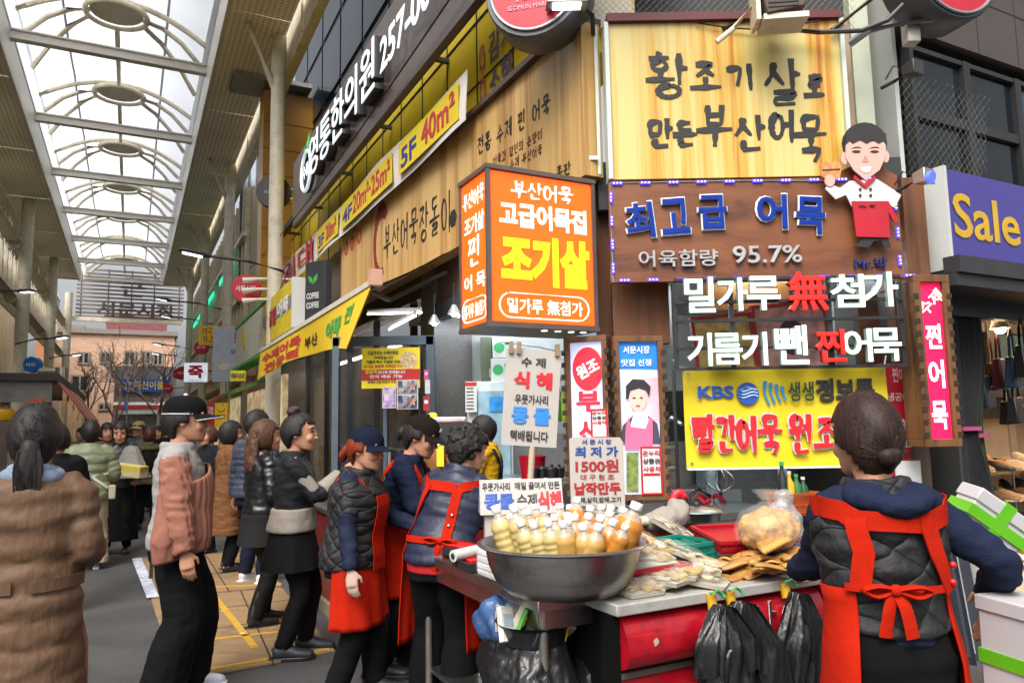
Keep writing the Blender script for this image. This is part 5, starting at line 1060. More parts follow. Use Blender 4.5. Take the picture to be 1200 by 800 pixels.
part('bowl_picture',mat('bowl_picture','#d8cdbd',rough=.5,var=.25,scale=20),s6.o,lambda b:b.add([V((x+.18*cos(a*.3),-.004,z+.1*sin(a*.3)))for a in range(21)],[tuple(range(21))]));part('bowl_rim',whitep,s6.o,lambda b:b.tube([V((x+.18*cos(a*.3),-.006,z+.1*sin(a*.3)))for a in range(21)],.012,5,closed=True))
part('post',grey_steel,s6.o,lambda b:b.cyl((0,.06,-s6.z),(0,.06,0),.06))
s7=fsign('small_sign','small lemon sign with black letters under the pale box sign',(270,434),(287,446),15,MATS['lemon']);s7.text('떡볶이순대',ink,(271,444),(286,444),(271,437),bold=.04)
s8=fsign('standing_sign','yellow upright banner with a smiling green topped fruit mark',(252,472),(266,500),17,mat('sign_amber','#e8b81a'));x,z=s8.loc(259,479);part('fruit_mark',ink,s8.o,lambda b:b.tube([V((x+.08*cos(a*.32),-.006,z+.06*sin(a*.32)))for a in range(9,21)],.008,5));part('leaf',greenp,s8.o,lambda b:leaf(b,x,z+.07,.08,.6,-.004));s8.text('핫도그',ink,(254,491),(264,491),(254,485));part('pole',grey_steel,s8.o,lambda b:b.cyl((0,.14,-s8.z),(0,.14,s8.h),.03))
s9=fsign('standing_sign','red upright banner beside the yellow fruit banner',(243,472),(251,500),17.4,redp);s9.text('김밥',white_let,(244,486),(250,486),(244,476));part('pole',grey_steel,s9.o,lambda b:b.cyl((0,.14,-s9.z),(0,.14,s9.h),.03))
row_=thing('shop_row','row of lit small shops under coloured awnings past the glass storefront','building',WS.pt(0,0),A_S)
part('wall',mat('row_wall','#a39a8c',rough=.7,var=.1),row_,lambda b:b.box((-30,1.0,1.7),(34,1.6,3.4)))
warmf=mat('warm_shopfront','#e8c79a',emit=.3,var=.5,scale=3.5,rough=.5)
for k in range(7):
 part('shopfront',warmf,row_,lambda b:b.box((-14.6-3.3*k,.15,1.45),(2.9,.1,2.3)))
 part('awning',mat(['awn_green','awn_orange','awn_green'][k%3],['#6f9a48','#c8623a','#6f9a48'][k%3],rough=.7),row_,lambda b:b.hexa([(-16.1-3.3*k,.1,2.75),(-13.1-3.3*k,.1,2.75),(-13.1-3.3*k,-1.0,2.35),(-16.1-3.3*k,-1.0,2.35)],[(-16.1-3.3*k,.1,2.85),(-13.1-3.3*k,.1,2.85),(-13.1-3.3*k,-1.0,2.43),(-16.1-3.3*k,-1.0,2.43)]))
part('lit_window',warmf,row_,lambda b:b.box((-11.3,-.35,1.4),(1.6,.08,2.4)))
part('goods',mat('mixed_goods','#b08a50',rough=.6,var=.7,scale=9),row_,lambda b:[b.box((-14-1.6*k,-.35,.45),(1.3,.7,.9))for k in range(12)])
rf=thing('market_hall_front','cream ribbed facade with thin teal light strips behind the canopy columns','building',(0,0,0),SA)
part('wall',mat('rib_wall','#b0a48c',rough=.65,var=.1,scale=1),rf,lambda b:b.box((2.75,31,5.4),(.2,22,5.0)))
part('rib',cream2,rf,lambda b:[b.box((2.6,20.2+.7*k,5.4),(.14,.1,5.0))for k in range(31)]);part('cross_rail',cream,rf,lambda b:[b.box((2.5,31,z),(.12,22,.1))for z in(3.3,5.0,6.6)])
part('light_strip',mat('teal_led','#1fc9a0',emit=.9,var=.1),rf,lambda b:[b.box((2.42,23.5+5.5*k,6.2),(.04,3.6,.16))for k in range(3)])
W_=Wall((at_y(300,260,24).x,24),-.9)
resize(rf)
wb_=fsign('glass_block','pale glass office block in the gap behind the tall column',(285,190),(340,345),22,mat('pale_glass','#b9c4d2',rough=.15,var=.1,scale=.6,spec=.7),ang=-.75,th=3.0,cat='building')
part('wall',mat('pale_render','#c4c2c0',rough=.7),wb_.o,lambda b:b.box((0,1.6,-wb_.z/2),(wb_.w,3,wb_.z)))
part('frame',mat('block_frame','#6a6f76',rough=.5),wb_.o,lambda b:[b.box((-wb_.w/2+wb_.w*k/6,-.04,wb_.h/2),(.06,.06,wb_.h))for k in range(7)]+[b.box((0,-.04,wb_.h*k/4),(wb_.w,.06,.07))for k in range(5)])
cbk=thing('overhead_cables','black cables sagging along the street side facade','cable',(0,0,0))
part('cable',black_paint,cbk,lambda b:[b.tube([WS.pt(u0_+(u1_-u0_)*k/8,z0_+(z1_-z0_)*k/8-sag*sin(pi*k/8),.6)for k in range(9)],.009,5)for u0_,u1_,z0_,z1_,sag in((-14,-.5,5.4,5.45,.2),(-16,-9,3.6,4.4,.3),(-20,-12.5,3.5,3.4,.2))])
# ================================================================== the fishcake shop: room, counters, goods
room=thing('shop_room','white walled fishcake shop interior with low ceiling behind the corner signs','room',(0,0,0))
rw=mat('room_white','#cdd2d0',rough=.6,var=.05,dirt='#a3a8a4',dscale=1.2,damt=.4)
YB=8.75;xl_=at_y(518,450,YB).x
part('back_wall',rw,room,lambda b:b.box(((xl_+3.2)/2,YB+.06,1.5),(3.2-xl_,.1,3.0)))
part('ceiling',mat('room_ceiling','#b8bab6',rough=.7),room,lambda b:b.hexa([(-1.3,9.3,2.78),(.7,5.62,2.78),(2.9,5.62,2.78),(3.2,9.3,2.78)],[(-1.3,9.3,2.86),(.7,5.62,2.86),(2.9,5.62,2.86),(3.2,9.3,2.86)]))
part('side_wall',rw,room,lambda b:b.box((3.05,7.4,1.4),(.1,2.9,2.8)))
u0w=WC.uz(1095,500,0)[0]
wp=[WC.pt(u0w-.09,0,.25),WC.pt(u0w-.09,0,-1.9)]
part('dividing_wall',mat('dark_steel_wall','#4c4b49',rough=.45,metal=.4,var=.2,scale=2),room,lambda b:b.hexa([wp[0],wp[1],wp[1]-CD*.03,wp[0]-CD*.03],[p+V((0,0,2.75))for p in(wp[0],wp[1],wp[1]-CD*.03,wp[0]-CD*.03)]))
part('tiled_floor',mat('room_floor','#6d6a66',rough=.5),room,lambda b:b.hexa([(-1.2,8.7,.004),(.6,5.3,.004),(2.9,5.3,.004),(3.0,8.7,.004)],[(-1.2,8.7,.02),(.6,5.3,.02),(2.9,5.3,.02),(3.0,8.7,.02)]))
YP=6.75
part('partition',mat('dark_steel_wall','#4c4b49',rough=.45,metal=.4,var=.2,scale=2),room,lambda b:(b.box((2.15,YP,.9),(1.7,.06,1.8)),))
for x,y in((0,8.1),(.2,7.0),(2.3,5.9)):  # last tube is added, hidden behind the brown sign, to brighten the stall
 o=thing('tube_lamp','lit white tube lamp on the fishcake shop ceiling','lamp',(x,y,2.74),.2,'tube lamps on the fishcake shop ceiling');part('tube',mat('room_tube','#f2f8ff',emit=26,var=0),o,lambda b:b.cyl((-.6,0,-.03),(.6,0,-.03),.02,n=8));part('holder',whitep,o,lambda b:b.box((0,0,.015),(1.25,.08,.04)))
WR=Wall((0,YB-.02),0)
def rsign(name,label,cat,x0,y0,x1,y1,Y,m=None,th=.03):
 s_=Sign(name,label,cat,Wall((0,Y),0),(x0,y0),(x1,y1),0)
 if m:s_.panel('panel',m,th)
 return s_
ck=rsign('wall_clock','square black rimmed wall clock with white face on the white wall','clock',533,421,553,442,YB-.03)
part('rim',black_paint,ck.o,lambda b:b.box((0,.02,ck.h/2),(ck.w,.05,ck.h)),bevel=.04);part('face',mat('clock_face','#dfe3e0',rough=.4),ck.o,lambda b:b.cyl((0,-.012,ck.h/2),(0,-.006,ck.h/2),ck.w*.42,n=28))
part('hands',black_paint,ck.o,lambda b:(b.bar((0,-.018,ck.h/2),(.045,-.018,ck.h/2-.03),.01,.004),b.bar((0,-.02,ck.h/2),(.03,-.02,ck.h/2-.065),.008,.004)));part('numerals',black_paint,ck.o,lambda b:[b.box((ck.w*.34*cos(a*pi/6),-.014,ck.h/2+ck.w*.34*sin(a*pi/6)),(.014,.004,.014))for a in range(12)])
cabn=rsign('cabinet','olive green tall cabinet panel against the white wall','cabinet',563,395,577,455,YB-.3,mat('olive_panel','#566048',rough=.5),.3);part('handle',steel,cabn.o,lambda b:b.box((.04,-.01,cabn.h*.3),(.015,.02,.1)))
greenprint=mat('green_print','#2f9a58',rough=.5)
for lab,x0,y0,x1,y1 in(('white carton with green print, upper of two beside the olive cabinet',577,395,603,419),('white carton with green print, lower of two beside the olive cabinet',575,420,603,446)):
 s_=rsign('carton',lab,'carton',x0,y0,x1,y1,YB-.5,whitep,.3);part('print',greenprint,s_.o,lambda b:(b.cyl((-s_.w*.2,-.005,s_.h*.5),(-s_.w*.2,0,s_.h*.5),.06,n=14),b.box((s_.w*.25,-.003,s_.h*.7),(.09,.006,.03))))
fr=rsign('drinks_fridge','white glass front drinks fridge with a blue picture label','fridge',547,447,603,600,YB-.75);
part('body',mat('fridge_white','#c8d2d6',rough=.35),fr.o,lambda b:b.box((0,.3,fr.h/2),(fr.w,.55,fr.h)),bevel=.01);part('door',mat('fridge_glass','#8fb0c0',rough=.1,var=.3),fr.o,lambda b:b.box((.04,.01,fr.h*.5),(fr.w*.7,.04,fr.h*.85)));part('label',mat('fridge_label','#2a8ad0',rough=.4,var=.5,scale=9),fr.o,lambda b:b.box((.1,-.015,fr.h*.82),(fr.w*.42,.01,.16)))
pl=rsign('price_list','white price list with red heading stuck on the drinks fridge','notice',545,447,559,483,YB-.8,whitep,.01);part('heading',redp,pl.o,lambda b:b.box((0,-.003,pl.h*.92),(pl.w,.004,pl.h*.12)));part('lines',ink,pl.o,lambda b:[b.box((-.01,-.003,pl.h*(.78-.11*k)),(pl.w*.6,.003,.010))for k in range(7)])
ict=thing('inner_counter','stainless inner counter in the fishcake shop','counter',at_y(560,560,7.6));ict.location.z=0
part('top',steel,ict,lambda b:b.box((.45,0,.98),(2.2,.6,.05)),bevel=.006);part('front',steel,ict,lambda b:b.box((.45,.05,.48),(2.1,.5,.94)))
paste=mat('brown_paste','#8a5f34',rough=.4,var=.2,scale=9);glassy=mat('clear_glass',(.9,.92,.92),rough=.05,trans=.9,var=0)
for lab,px,w in(('steel rimmed bowl of brown paste with yellow tag',513,.155),('bigger steel rimmed bowl of brown paste next to a yellow tagged bowl',536,.17)):
 p=at_y(px,527,7.55);o=thing('paste_bowl',lab,'bowl',(p.x,p.y,1.005));part('bowl',paste,o,lambda b:b.lathe([(w*.55,0),(w*.85,.12),(w,.30),(w*.96,.32),(.001,.31)],(0,0,0),24));part('rim',steel,o,lambda b:b.lathe([(w*1.0,.30),(w*1.08,.33),(w*1.0,.36),(w*.9,.35)],(0,0,0),24,caps=False))
 if 'with' in lab:part('tag',yel,o,lambda b:b.box((.04,-w-.0,.22),(.07,.012,.2)))
p=at_y(515,492,7.5);o=thing('lidded_tray','flat pink and white packet lying on the paste bowls','packet',p);part('body',mat('packet_pink','#c9b0b8',rough=.5,var=.2,scale=20),o,lambda b:b.box((.1,0,0),(.34,.25,.06)),bevel=.02);part('bow',yel,o,lambda b:b.ell((-.06,-.08,.04),(.05,.04,.04),6))
p=at_y(624,552,6.9);o=thing('bucket','bright red plastic bucket on the inner counter','bucket',(p.x,p.y,1.02));part('body',mat('bucket_red','#b8122c',rough=.35),o,lambda b:b.lathe([(.10,0),(.125,.2),(.13,.2),(.13,.215),(.118,.215),(.1,.05),(.001,.05)],(0,0,0),24));part('handle',whitep,o,lambda b:b.tube([(.125*cos(a*pi/8),-.05*sin(a*pi/8),.2-.07*sin(a*pi/8))for a in range(9)],.005,6))
for k,px in enumerate((625,636,647,656)):
 p=at_y(px,560,6.6);o=thing('sauce_pot','small black lidded sauce pot in the row by the red bucket','pot',(p.x,p.y+.05*(k%2),p.z),0,'black sauce pots in a row');part('body',black_paint,o,lambda b:b.lathe([(.04,0),(.05,.05),(.05,.08)],(0,0,0),16));part('lid',dark_steel,o,lambda b:b.lathe([(.053,.08),(.045,.095),(.012,.1),(.014,.118)],(0,0,0),16))
o=thing('side_shelf','dark steel shelf under the black sauce pots','shelf',at_y(640,562,6.6));part('board',steel,o,lambda b:b.box((0,0,-.02),(.6,.4,.03)));part('leg',steel,o,lambda b:[b.box((x,0,-.55),(.03,.3,1.0))for x in(-.28,.28)])
for k,(px,c)in enumerate(((648,'#8fae2a'),(655,'#4a7a2a'),(661,'#9ab83a'))):
 p=at_y(px,494,7.4);o=thing('green_bottle','green bottle on the shelf behind the hanging placard','bottle',(p.x,p.y,p.z),0,'green bottles behind the placard');part('body',mat('bottle_'+c.strip('#'),c,rough=.15),o,lambda b:b.lathe([(.045,0),(.05,.02),(.05,.22),(.02,.3),(.02,.33)],(0,0,0),14));part('cap',whitep,o,lambda b:b.cyl((0,0,.33),(0,0,.36),.022,n=12))
o=thing('bottle_shelf','steel shelf unit carrying the green bottles','shelf',at_y(655,496,7.4));part('board',steel,o,lambda b:(b.box((0,.1,-.02),(.5,.4,.03)),b.box((0,.1,.45),(.5,.4,.03))));part('upright',steel,o,lambda b:[b.box((x,.28,-.3),(.03,.03,1.9))for x in(-.24,.24)]);part('back',steel,o,lambda b:b.box((0,.3,-.6),(.5,.02,1.0)))
# --- behind the cloth banner
o=thing('glass_fridge','upright glass fridge with pale blue frame below the cloth banner','fridge',(at_y(875,560,6.1).x,6.1,0));fw=.56
lb=mat('pale_blue_frame','#a9c4d4',rough=.35)
part('frame',lb,o,lambda b:[b.box((sx*fw/2,0,.95),(.075,.08,1.9))for sx in(-1,1)]+[b.box((0,0,z),(fw,.08,.07))for z in(.5,1.86)],bevel=.005);part('cabinet',mat('fridge_inside','#7d9aa8',rough=.5),o,lambda b:(b.box((0,.45,.95),(fw,.03,1.9)),b.box((-fw/2,.25,.95),(.03,.45,1.9)),b.box((fw/2,.25,.95),(.03,.45,1.9)),b.box((0,.25,.25),(fw,.5,.5))))
part('shelf',lb,o,lambda b:[b.box((0,.22,z),(fw-.05,.4,.015))for z in(.86,1.2)]);part('pane',mat('fridge_pane',(.8,.9,.95),rough=.05,trans=.92,var=0),o,lambda b:b.box((0,0,1.18),(fw-.08,.012,1.28)));part('light',mat('fridge_light','#dff2ff',emit=14,var=0),o,lambda b:b.box((0,.2,1.8),(.4,.04,.03)))
for k in range(5):
 q_=thing('wrapped_pack','violet and white wrapped packet stacked inside the glass fridge','packet',(o.location.x+.17,6.28,.88+.045*k),.1*k,'packets stacked in the glass fridge');part('wrap',mat('wrap_violet','#a888b8',rough=.4,var=.4,scale=14),q_,lambda b:b.box((0,0,.02),(.17,.2,.04)),bevel=.012);part('band',whitep,q_,lambda b:b.box((0,0,.02),(.05,.205,.043)))
q_=thing('blue_tub','dark blue tub inside the glass fridge','tub',(o.location.x-.05,6.3,.88));part('body',mat('tub_blue','#1f3f66',rough=.4),q_,lambda b:b.lathe([(.12,0),(.15,.16),(.155,.17),(.14,.16),(.001,.14)],(0,0,0),20));part('lid',lb,q_,lambda b:b.lathe([(.15,.17),(.14,.185),(.001,.19)],(0,0,0),20))
sk=thing('sink_unit','stainless sink unit with tall tap against the dark back wall','sink',(at_y(805,600,6.35).x,6.4,0));part('basin',steel,sk,lambda b:(b.box((0,0,.5),(.8,.55,.95)),b.box((0,.28,1.15),(.8,.03,.4))),bevel=.006);part('tap',steel,sk,lambda b:b.tube([(-.1,.2,.97),(-.1,.2,1.5),(-.06,.1,1.56),(.0,-.02,1.5)],.02,8));part('valve',steel,sk,lambda b:[b.cyl((-.18,.2,z),(-.02,.2,z),.03,n=10)for z in(1.12,1.3)])
wk=thing('wire_whisk','large wire whisk hanging by the glass fridge','whisk',at_y(844,565,5.9));part('wire',steel,wk,lambda b:[b.tube([(.12*sin(pi*k/10)*cos(a),.12*sin(pi*k/10)*sin(a),.12-.2*k/10)for k in range(11)],.004,4)for a in(0,.8,1.6,2.4,3.2,4,4.8,5.5)]);part('handle',dark_steel,wk,lambda b:b.cyl((0,0,-.08),(0,0,-.24),.015,n=8))
gc=thing('gas_cylinder','white gas cylinder with red valve guard and black hose','gas cylinder',(at_y(834,620,5.5).x,5.5,.38));part('body',whitep,gc,lambda b:b.lathe([(.14,-.3),(.145,.35),(.12,.45),(.05,.5)],(0,0,0),22));part('valve',steel,gc,lambda b:b.cyl((0,0,.5),(0,0,.58),.03,n=10));part('guard',mat('bucket_red','#b8122c'),gc,lambda b:b.tube([(.10*cos(a*.45),.10*sin(a*.45),.56+.02*a%.06)for a in range(11)],.018,6));part('hose',black_paint,gc,lambda b:b.tube([(0,0,.6),(-.1,-.05,.66),(-.17,-.06,.6),(-.19,-.05,.45),(-.17,-.02,.3)],.014,8))
part('pressure_label',ink,gc,lambda b:put_text(b,'LPG',0,.25,.16,.08,-.148,.002,.01),fix=False)
rc=thing('rubber_glove','bright red rubber glove draped beside the wooden poster frame','glove',at_y(792,590,4.9));rc.scale=(.62,.62,.62);part('glove',mat('glove_red','#c81828',rough=.4),rc,lambda b:(b.loft([(-.05,0,-.14),(-.03,0,0),(.0,0,.08),(.05,0,.11),(.09,0,.07),(.10,0,.05)],[(.05,.03),(.055,.035),(.05,.03),(.045,.028),(.035,.025),(.01,.01)],12,sub=3),b.loft([(.06,0,.08),(.1,-.01,.09),(.13,-.01,.06)],[.018,.016,.008],8)))
# --- steel work table
def tbl(name,label,c0,c1,s0,s1,z,legs,m=steel,th=.05):
 o=thing(name,label,'table',cs((c0+c1)/2,(s0+s1)/2),SA);w,d=c1-c0,s1-s0
 part('table_top',m,o,lambda b:b.box((0,0,z-th/2),(w,d,th)),bevel=.005)
 part('apron_rail',m,o,lambda b:(b.box((0,-d/2+.03,z-th-.04),(w-.08,.02,.07)),b.box((-w/2+.03,0,z-th-.04),(.02,d-.08,.07))))
 for x,y in legs:part('leg',mat('grey_leg','#7d7a74',rough=.4,metal=.6,dirt='#55483a',damt=.6),o,lambda b:(b.cyl((x*(w/2-.05),y*(d/2-.05),0),(x*(w/2-.05),y*(d/2-.05),z-th),.019,n=12)))
 if name=='steel_table':part('under_shelf',m,o,lambda b:b.box((.0,0,.215),(w-.1,d-.1,.02)))
 return o
tbl('steel_table','worn stainless table under the big bowl of bottles',1.44,2.1,2.62,4.0,.84,((-1,-1),(-1,1),(1,-1),(1,1)))
BC=at_y(659,632,3.12);bowl=thing('steel_bowl','huge stainless bowl full of drink bottles standing on the steel table','bowl',(BC.x,BC.y,.842))
RB=.345
part('basin',mat('brushed_bowl',(.36,.35,.34),rough=.3,metal=1,var=.15,scale=4,stretch=(1,1,8),bump=.08,dirt=(.13,.12,.11),dscale=5,damt=.6),bowl,lambda b:b.lathe([(.001,0),(.2,0),(.235,.012),(.275,.05),(.305,.12),(.318,.185),(.345,.192),(.352,.198),(.345,.204),(.325,.203),(.312,.19),(.298,.12),(.265,.055),(.2,.02),(.001,.015)],(0,0,0),64,caps=False),smooth=50)
drk={'milky':mat('drink_milky','#bba76c',rough=.3,var=.16,scale=30,spec=.6),'amber':mat('drink_amber','#b8782c',rough=.2,var=.12,scale=12,spec=.6),'pale':mat('drink_pale','#b8924e',rough=.25,var=.1,scale=14,spec=.6)}
pet=mat('pet_plastic',(.62,.58,.48),rough=.1,alpha=.4,var=.05,spec=.8);capw=mat('bottle_cap','#dcdde2',rough=.35,var=.04)
def bottle_mesh(kind,r,h,ridges):
 prof=[(.001,0),(r*.85,0),(r*.98,.02)]
 n=26
 for k in range(n+1):
  z=.02+(h*.62-.02)*k/n;prof.append((r*(1-(.07 if ridges else .015)*(.5-.5*cos(2*pi*(k/n)*(5 if ridges else 3)))),z))
 for t in(.2,.45,.7,.88,1.0):prof.append((r*(1-.68*t**1.5),h*(.62+.22*t)))
 lq=prof[:-2];nk=[(r*.34,h*.82),(r*.33,h*.88)]
 return[MB().lathe(lq+[(.001,lq[-1][1])],n=20).mesh('drink',drk[kind],50),MB().lathe([(p[0]*1.02,p[1])for p in prof[-4:]]+nk,n=18,caps=False).mesh('neck',pet,50),MB().lathe([(r*.42,h*.87),(r*.44,h*.88),(r*.44,h*.96),(r*.40,h*.975),(.001,h*.975)],n=20).mesh('cap',capw,40)]
bk={'tall milky':bottle_mesh('milky',.045,.27,True),'milky':bottle_mesh('milky',.04,.22,True),'amber':bottle_mesh('amber',.042,.22,False),'big amber':bottle_mesh('amber',.058,.28,False),'pale':bottle_mesh('pale',.042,.22,False),'small amber':bottle_mesh('amber',.036,.17,False)}
bot=[('tall milky',581,595,-.02,-.06),('tall milky',602,594,-.06,-.16),('milky',592,607,.08,-.1),('milky',618,599,.12,-.05),('milky',625,614,-.12,-.25),('milky',642,612,-.15,-.22),('milky',650,605,.0,.0),('milky',637,596,.14,.02),('milky',600,604,.15,0),('amber',656,592,.16,.05),('amber',665,603,.06,-.05),('pale',660,613,-.17,-.18),('pale',673,605,-.02,-.12),('pale',683,616,-.18,-.35),('amber',690,604,.02,.08),('amber',676,585,.18,.0),('amber',704,606,-.12,.1),('amber',715,601,.04,.2),('amber',692,595,.15,.1),('amber',716,594,.14,.15),('big amber',746,592,-.06,.14),('small amber',733,617,-.20,.05),('amber',731,597,.1,.1),('amber',628,593,.2,0),('amber',668,594,.21,0),('pale',702,617,-.2,.2),('amber',719,611,-.14,.1),('milky',610,612,-.1,-.2),('milky',666,610,-.08,.1),('amber',705,594,.2,0),('amber',742,604,-.0,.2),('milky',612,592,.18,-.1)]
desc={'tall milky':'tall ribbed bottle of milky drink','milky':'bottle of milky speckled drink','amber':'bottle of amber drink','big amber':'biggest amber bottle at the bowl rim','pale':'bottle of pale golden drink','small amber':'smallest amber bottle at the front of the bowl'}
for i,(kd,px,py,dy,lean)in enumerate(bot):
 p=at_y(px,py,BC.y+dy);hh={'tall milky':.27,'milky':.22,'amber':.22,'big amber':.28,'pale':.22,'small amber':.17}[kd]
 d0=p-BC;b0=V((max(-.215,min(.215,d0.x*.76))-lean*.12,max(-.18,min(.15,d0.y*.8)),0));rr_=(d0.x**2+d0.y**2)**.5
 if rr_>.312:p-=V((d0.x,d0.y,0))*(1-.312/rr_)
 ax=(p-V((BC.x+b0.x,BC.y+b0.y,p.z-hh*.9))).normalized();M=V((0,0,1)).rotation_difference(ax).to_matrix();base=p-M@V((0,0,hh*.93))
 o=thing('drink_bottle',desc[kd]+(' in the big steel bowl' if 'bowl' not in desc[kd]else ''),'bottle',base,0,'drink bottles in the steel bowl');o.rotation_euler=M.to_euler()
 for nm,md in zip(('drink','neck','cap'),bk[kd]):q=bpy.data.objects.new(nm,md);COL.objects.link(q);q.parent=o
tc_=Wall((at_y(610,580,3.45).x,3.45),.10)
tcs=Sign('tent_card','white folded card with blue and red lettering propped behind the bowl bottles','sign',tc_,(563,563),(660,600),0);cardw=mat('placard_card','#aea8a2',rough=.55,var=.05,dirt='#a99d90',dscale=4,damt=.4)
part('card',cardw,tcs.o,lambda b:(b.hexa([(-tcs.w/2,-.02,0),(tcs.w/2,-.02,0),(tcs.w/2,-.012,0),(-tcs.w/2,-.012,0)],[(-tcs.w/2,.03,tcs.h),(tcs.w/2,.03,tcs.h),(tcs.w/2,.038,tcs.h),(-tcs.w/2,.038,tcs.h)]),b.hexa([(-tcs.w/2,.13,-.0),(tcs.w/2,.13,0),(tcs.w/2,.138,0),(-tcs.w/2,.138,0)],[(-tcs.w/2,.04,tcs.h),(tcs.w/2,.04,tcs.h),(tcs.w/2,.048,tcs.h),(-tcs.w/2,.048,tcs.h)]),b.hexa([(-tcs.w/2,-.02,0),(-tcs.w/2-.003,-.02,0),(-tcs.w/2-.003,.135,0),(-tcs.w/2,.135,0)],[(-tcs.w/2,.03,tcs.h),(-tcs.w/2-.003,.03,tcs.h),(-tcs.w/2-.003,.045,tcs.h),(-tcs.w/2,.045,tcs.h)])))
def slant(body,m,x0,x1,z0,z1,brush=False,**k):
 q=MB();put_text(q,body,(x0+x1)/2*tcs.w,(z0+z1)/2*tcs.h,(x1-x0)*tcs.w,(z1-z0)*tcs.h,0,.002,**k)
 for p in q.v:p.y+=-.022+.05*p.z/tcs.h
 q.build('lettering',m,tcs.o,fix=False)
slant('우뭇가사리',ink,-.48,-.14,.68,.92);slant('콩물',bluep,-.46,-.10,.15,.60,bold=.05);slant('매일 끓여서 만든',ink,-.08,.47,.70,.92);slant('수제',ink,-.06,.18,.22,.58);slant('식혜',mat('card_red','#c81e28',rough=.5),.19,.48,.12,.64,bold=.05)
part('stand',cardw,tcs.o,lambda b:b.box((0,.05,-(tcs.z-.84)/2),(tcs.w*.9,.10,tcs.z-.84)))
hw=Wall((at_y(620,470,3.75).x,3.75),.06);hp=Sign('hanging_placard','large white placard with red and blue lettering clipped on a wire and wooden stick','sign',hw,(585,410),(652,522),0)
hroot=hp.o;hroot.rotation_euler=(0,radians(4.5),hw.ang)
hp.panel('card',cardw,.008,bevel=0)
def hp_t(body,m,x0,x1,z0,z1,**k):q=MB();put_text(q,body,(x0+x1)/2*hp.w,(z0+z1)/2*hp.h,(x1-x0)*hp.w,(z1-z0)*hp.h,-.003,.002,**k);q.build('lettering',m,hroot,fix=False)
hp_t('수 제',ink,-.22,.22,.82,.92,bold=.02);hp_t('식 혜',mat('card_red','#c81e28'),-.34,.36,.59,.77,bold=.045);hp_t('우뭇가사리',ink,-.30,.30,.43,.53,bold=.015);hp_t('콩 물',mat('card_blue','#2a7ac8',rough=.5),-.34,.36,.22,.40,bold=.05);hp_t('택배됩니다',ink,-.34,.34,.05,.16,bold=.02)
part('wire',dark_steel,hroot,lambda b:b.tube([(-hp.w*.6,.01,hp.h+.03),(hp.w*.1,.01,hp.h+.015),(hp.w*.62,.01,hp.h-.005)],.0025,5));part('clip',mat('clip_wood','#8a7058',rough=.6),hroot,lambda b:[b.box((x*hp.w,-.006,hp.h+.005),(.022,.02,.06))for x in(-.42,-.28,.42)]);part('stick',mat('stick_wood','#b0a088',rough=.7),hroot,lambda b:(b.cyl((.02,.012,-.28),(.02,.012,.0),.016,n=10),b.cyl((.02,.015,0),(.02,.015,hp.h),.01,n=8)))
pw=Wall((at_y(700,550,3.5).x,3.5),-.02);pp=Sign('price_placard','cream price placard with blue and red lettering standing behind the amber bottles','sign',pw,(667,512),(733,600),0)
part('card',cardw,pp.o,lambda b:b.slab([V((x*pp.w/2,0,z*pp.h))for x,z in((-1,0),(1,0),(1,.92),(.88,.985),(-.88,1.0),(-1,.97))],.01,(0,-1,0)));darkred=mat('dark_red_ink','#9a1f24',rough=.55)
def pp_t(body,m,x0,x1,z0,z1,**k):q=MB();put_text(q,body,(x0+x1)/2*pp.w,(z0+z1)/2*pp.h,(x1-x0)*pp.w,(z1-z0)*pp.h,-.002,.002,**k);q.build('lettering',m,pp.o,fix=False)
pp_t('서 문 시 장',navy_ink,-.27,.28,.90,.965);pp_t('최 저 가',mat('placard_navy','#1d3f8a',rough=.5),-.40,.40,.73,.87,bold=.035);pp_t('1500원',darkred,-.40,.40,.53,.70,bold=.03);pp_t('대 구 원 조',darkred,-.31,.31,.43,.505,bold=.01);pp_t('납작만두',darkred,-.43,.43,.235,.40,bold=.045);pp_t('야채,삼각,잡채,고기',ink,-.42,.42,.13,.205);pp_t('만두튀김순',ink,-.3,.36,.02,.1)
part('prop',cream2,pp.o,lambda b:b.box((0,.02,-(pp.z-.84)/2+.02),(.04,.02,pp.z-.84)))
p=at_z(592,668,.84);o=thing('wrapped_boxes','clear plastic wrapped white foam trays at the bowl side','packet',cs(1.5,2.98,.842),SA);part('trays',mat('foam_white','#cfcfcc',rough=.5,var=.05),o,lambda b:[b.box((.03+.0*k,.06,.02+.03*k),(.20,.26,.027))for k in range(4)],bevel=.006);part('wrap',mat('wrap_film',(.95,.95,.95),rough=.12,alpha=.28,var=.05,spec=.8,bump=.8,bscale=24),o,lambda b:b.box((.03,.06,.065),(.22,.28,.135)),bevel=.03)
o=thing('card_terminal','black card terminal with red top lying at the table end','card reader',cs(1.56,3.62,.842),SA+.3);part('body',black_paint,o,lambda b:b.box((0,0,.03),(.12,.22,.05)),bevel=.01);part('cover',redp,o,lambda b:b.box((0,.02,.062),(.10,.12,.015)),bevel=.005);part('keypad',grey_steel,o,lambda b:b.box((0,-.07,.058),(.08,.05,.006)))
o=thing('paper_roll','long rolled white paper across the table end','paper roll',cs(1.62,3.42,.90),SA+.15);part('roll',whitep,o,lambda b:b.cyl((-.22,0,0),(.22,.06,.02),.028,n=16));part('core',dark_steel,o,lambda b:b.cyl((-.225,0,0),(-.215,0,0),.014,n=10))
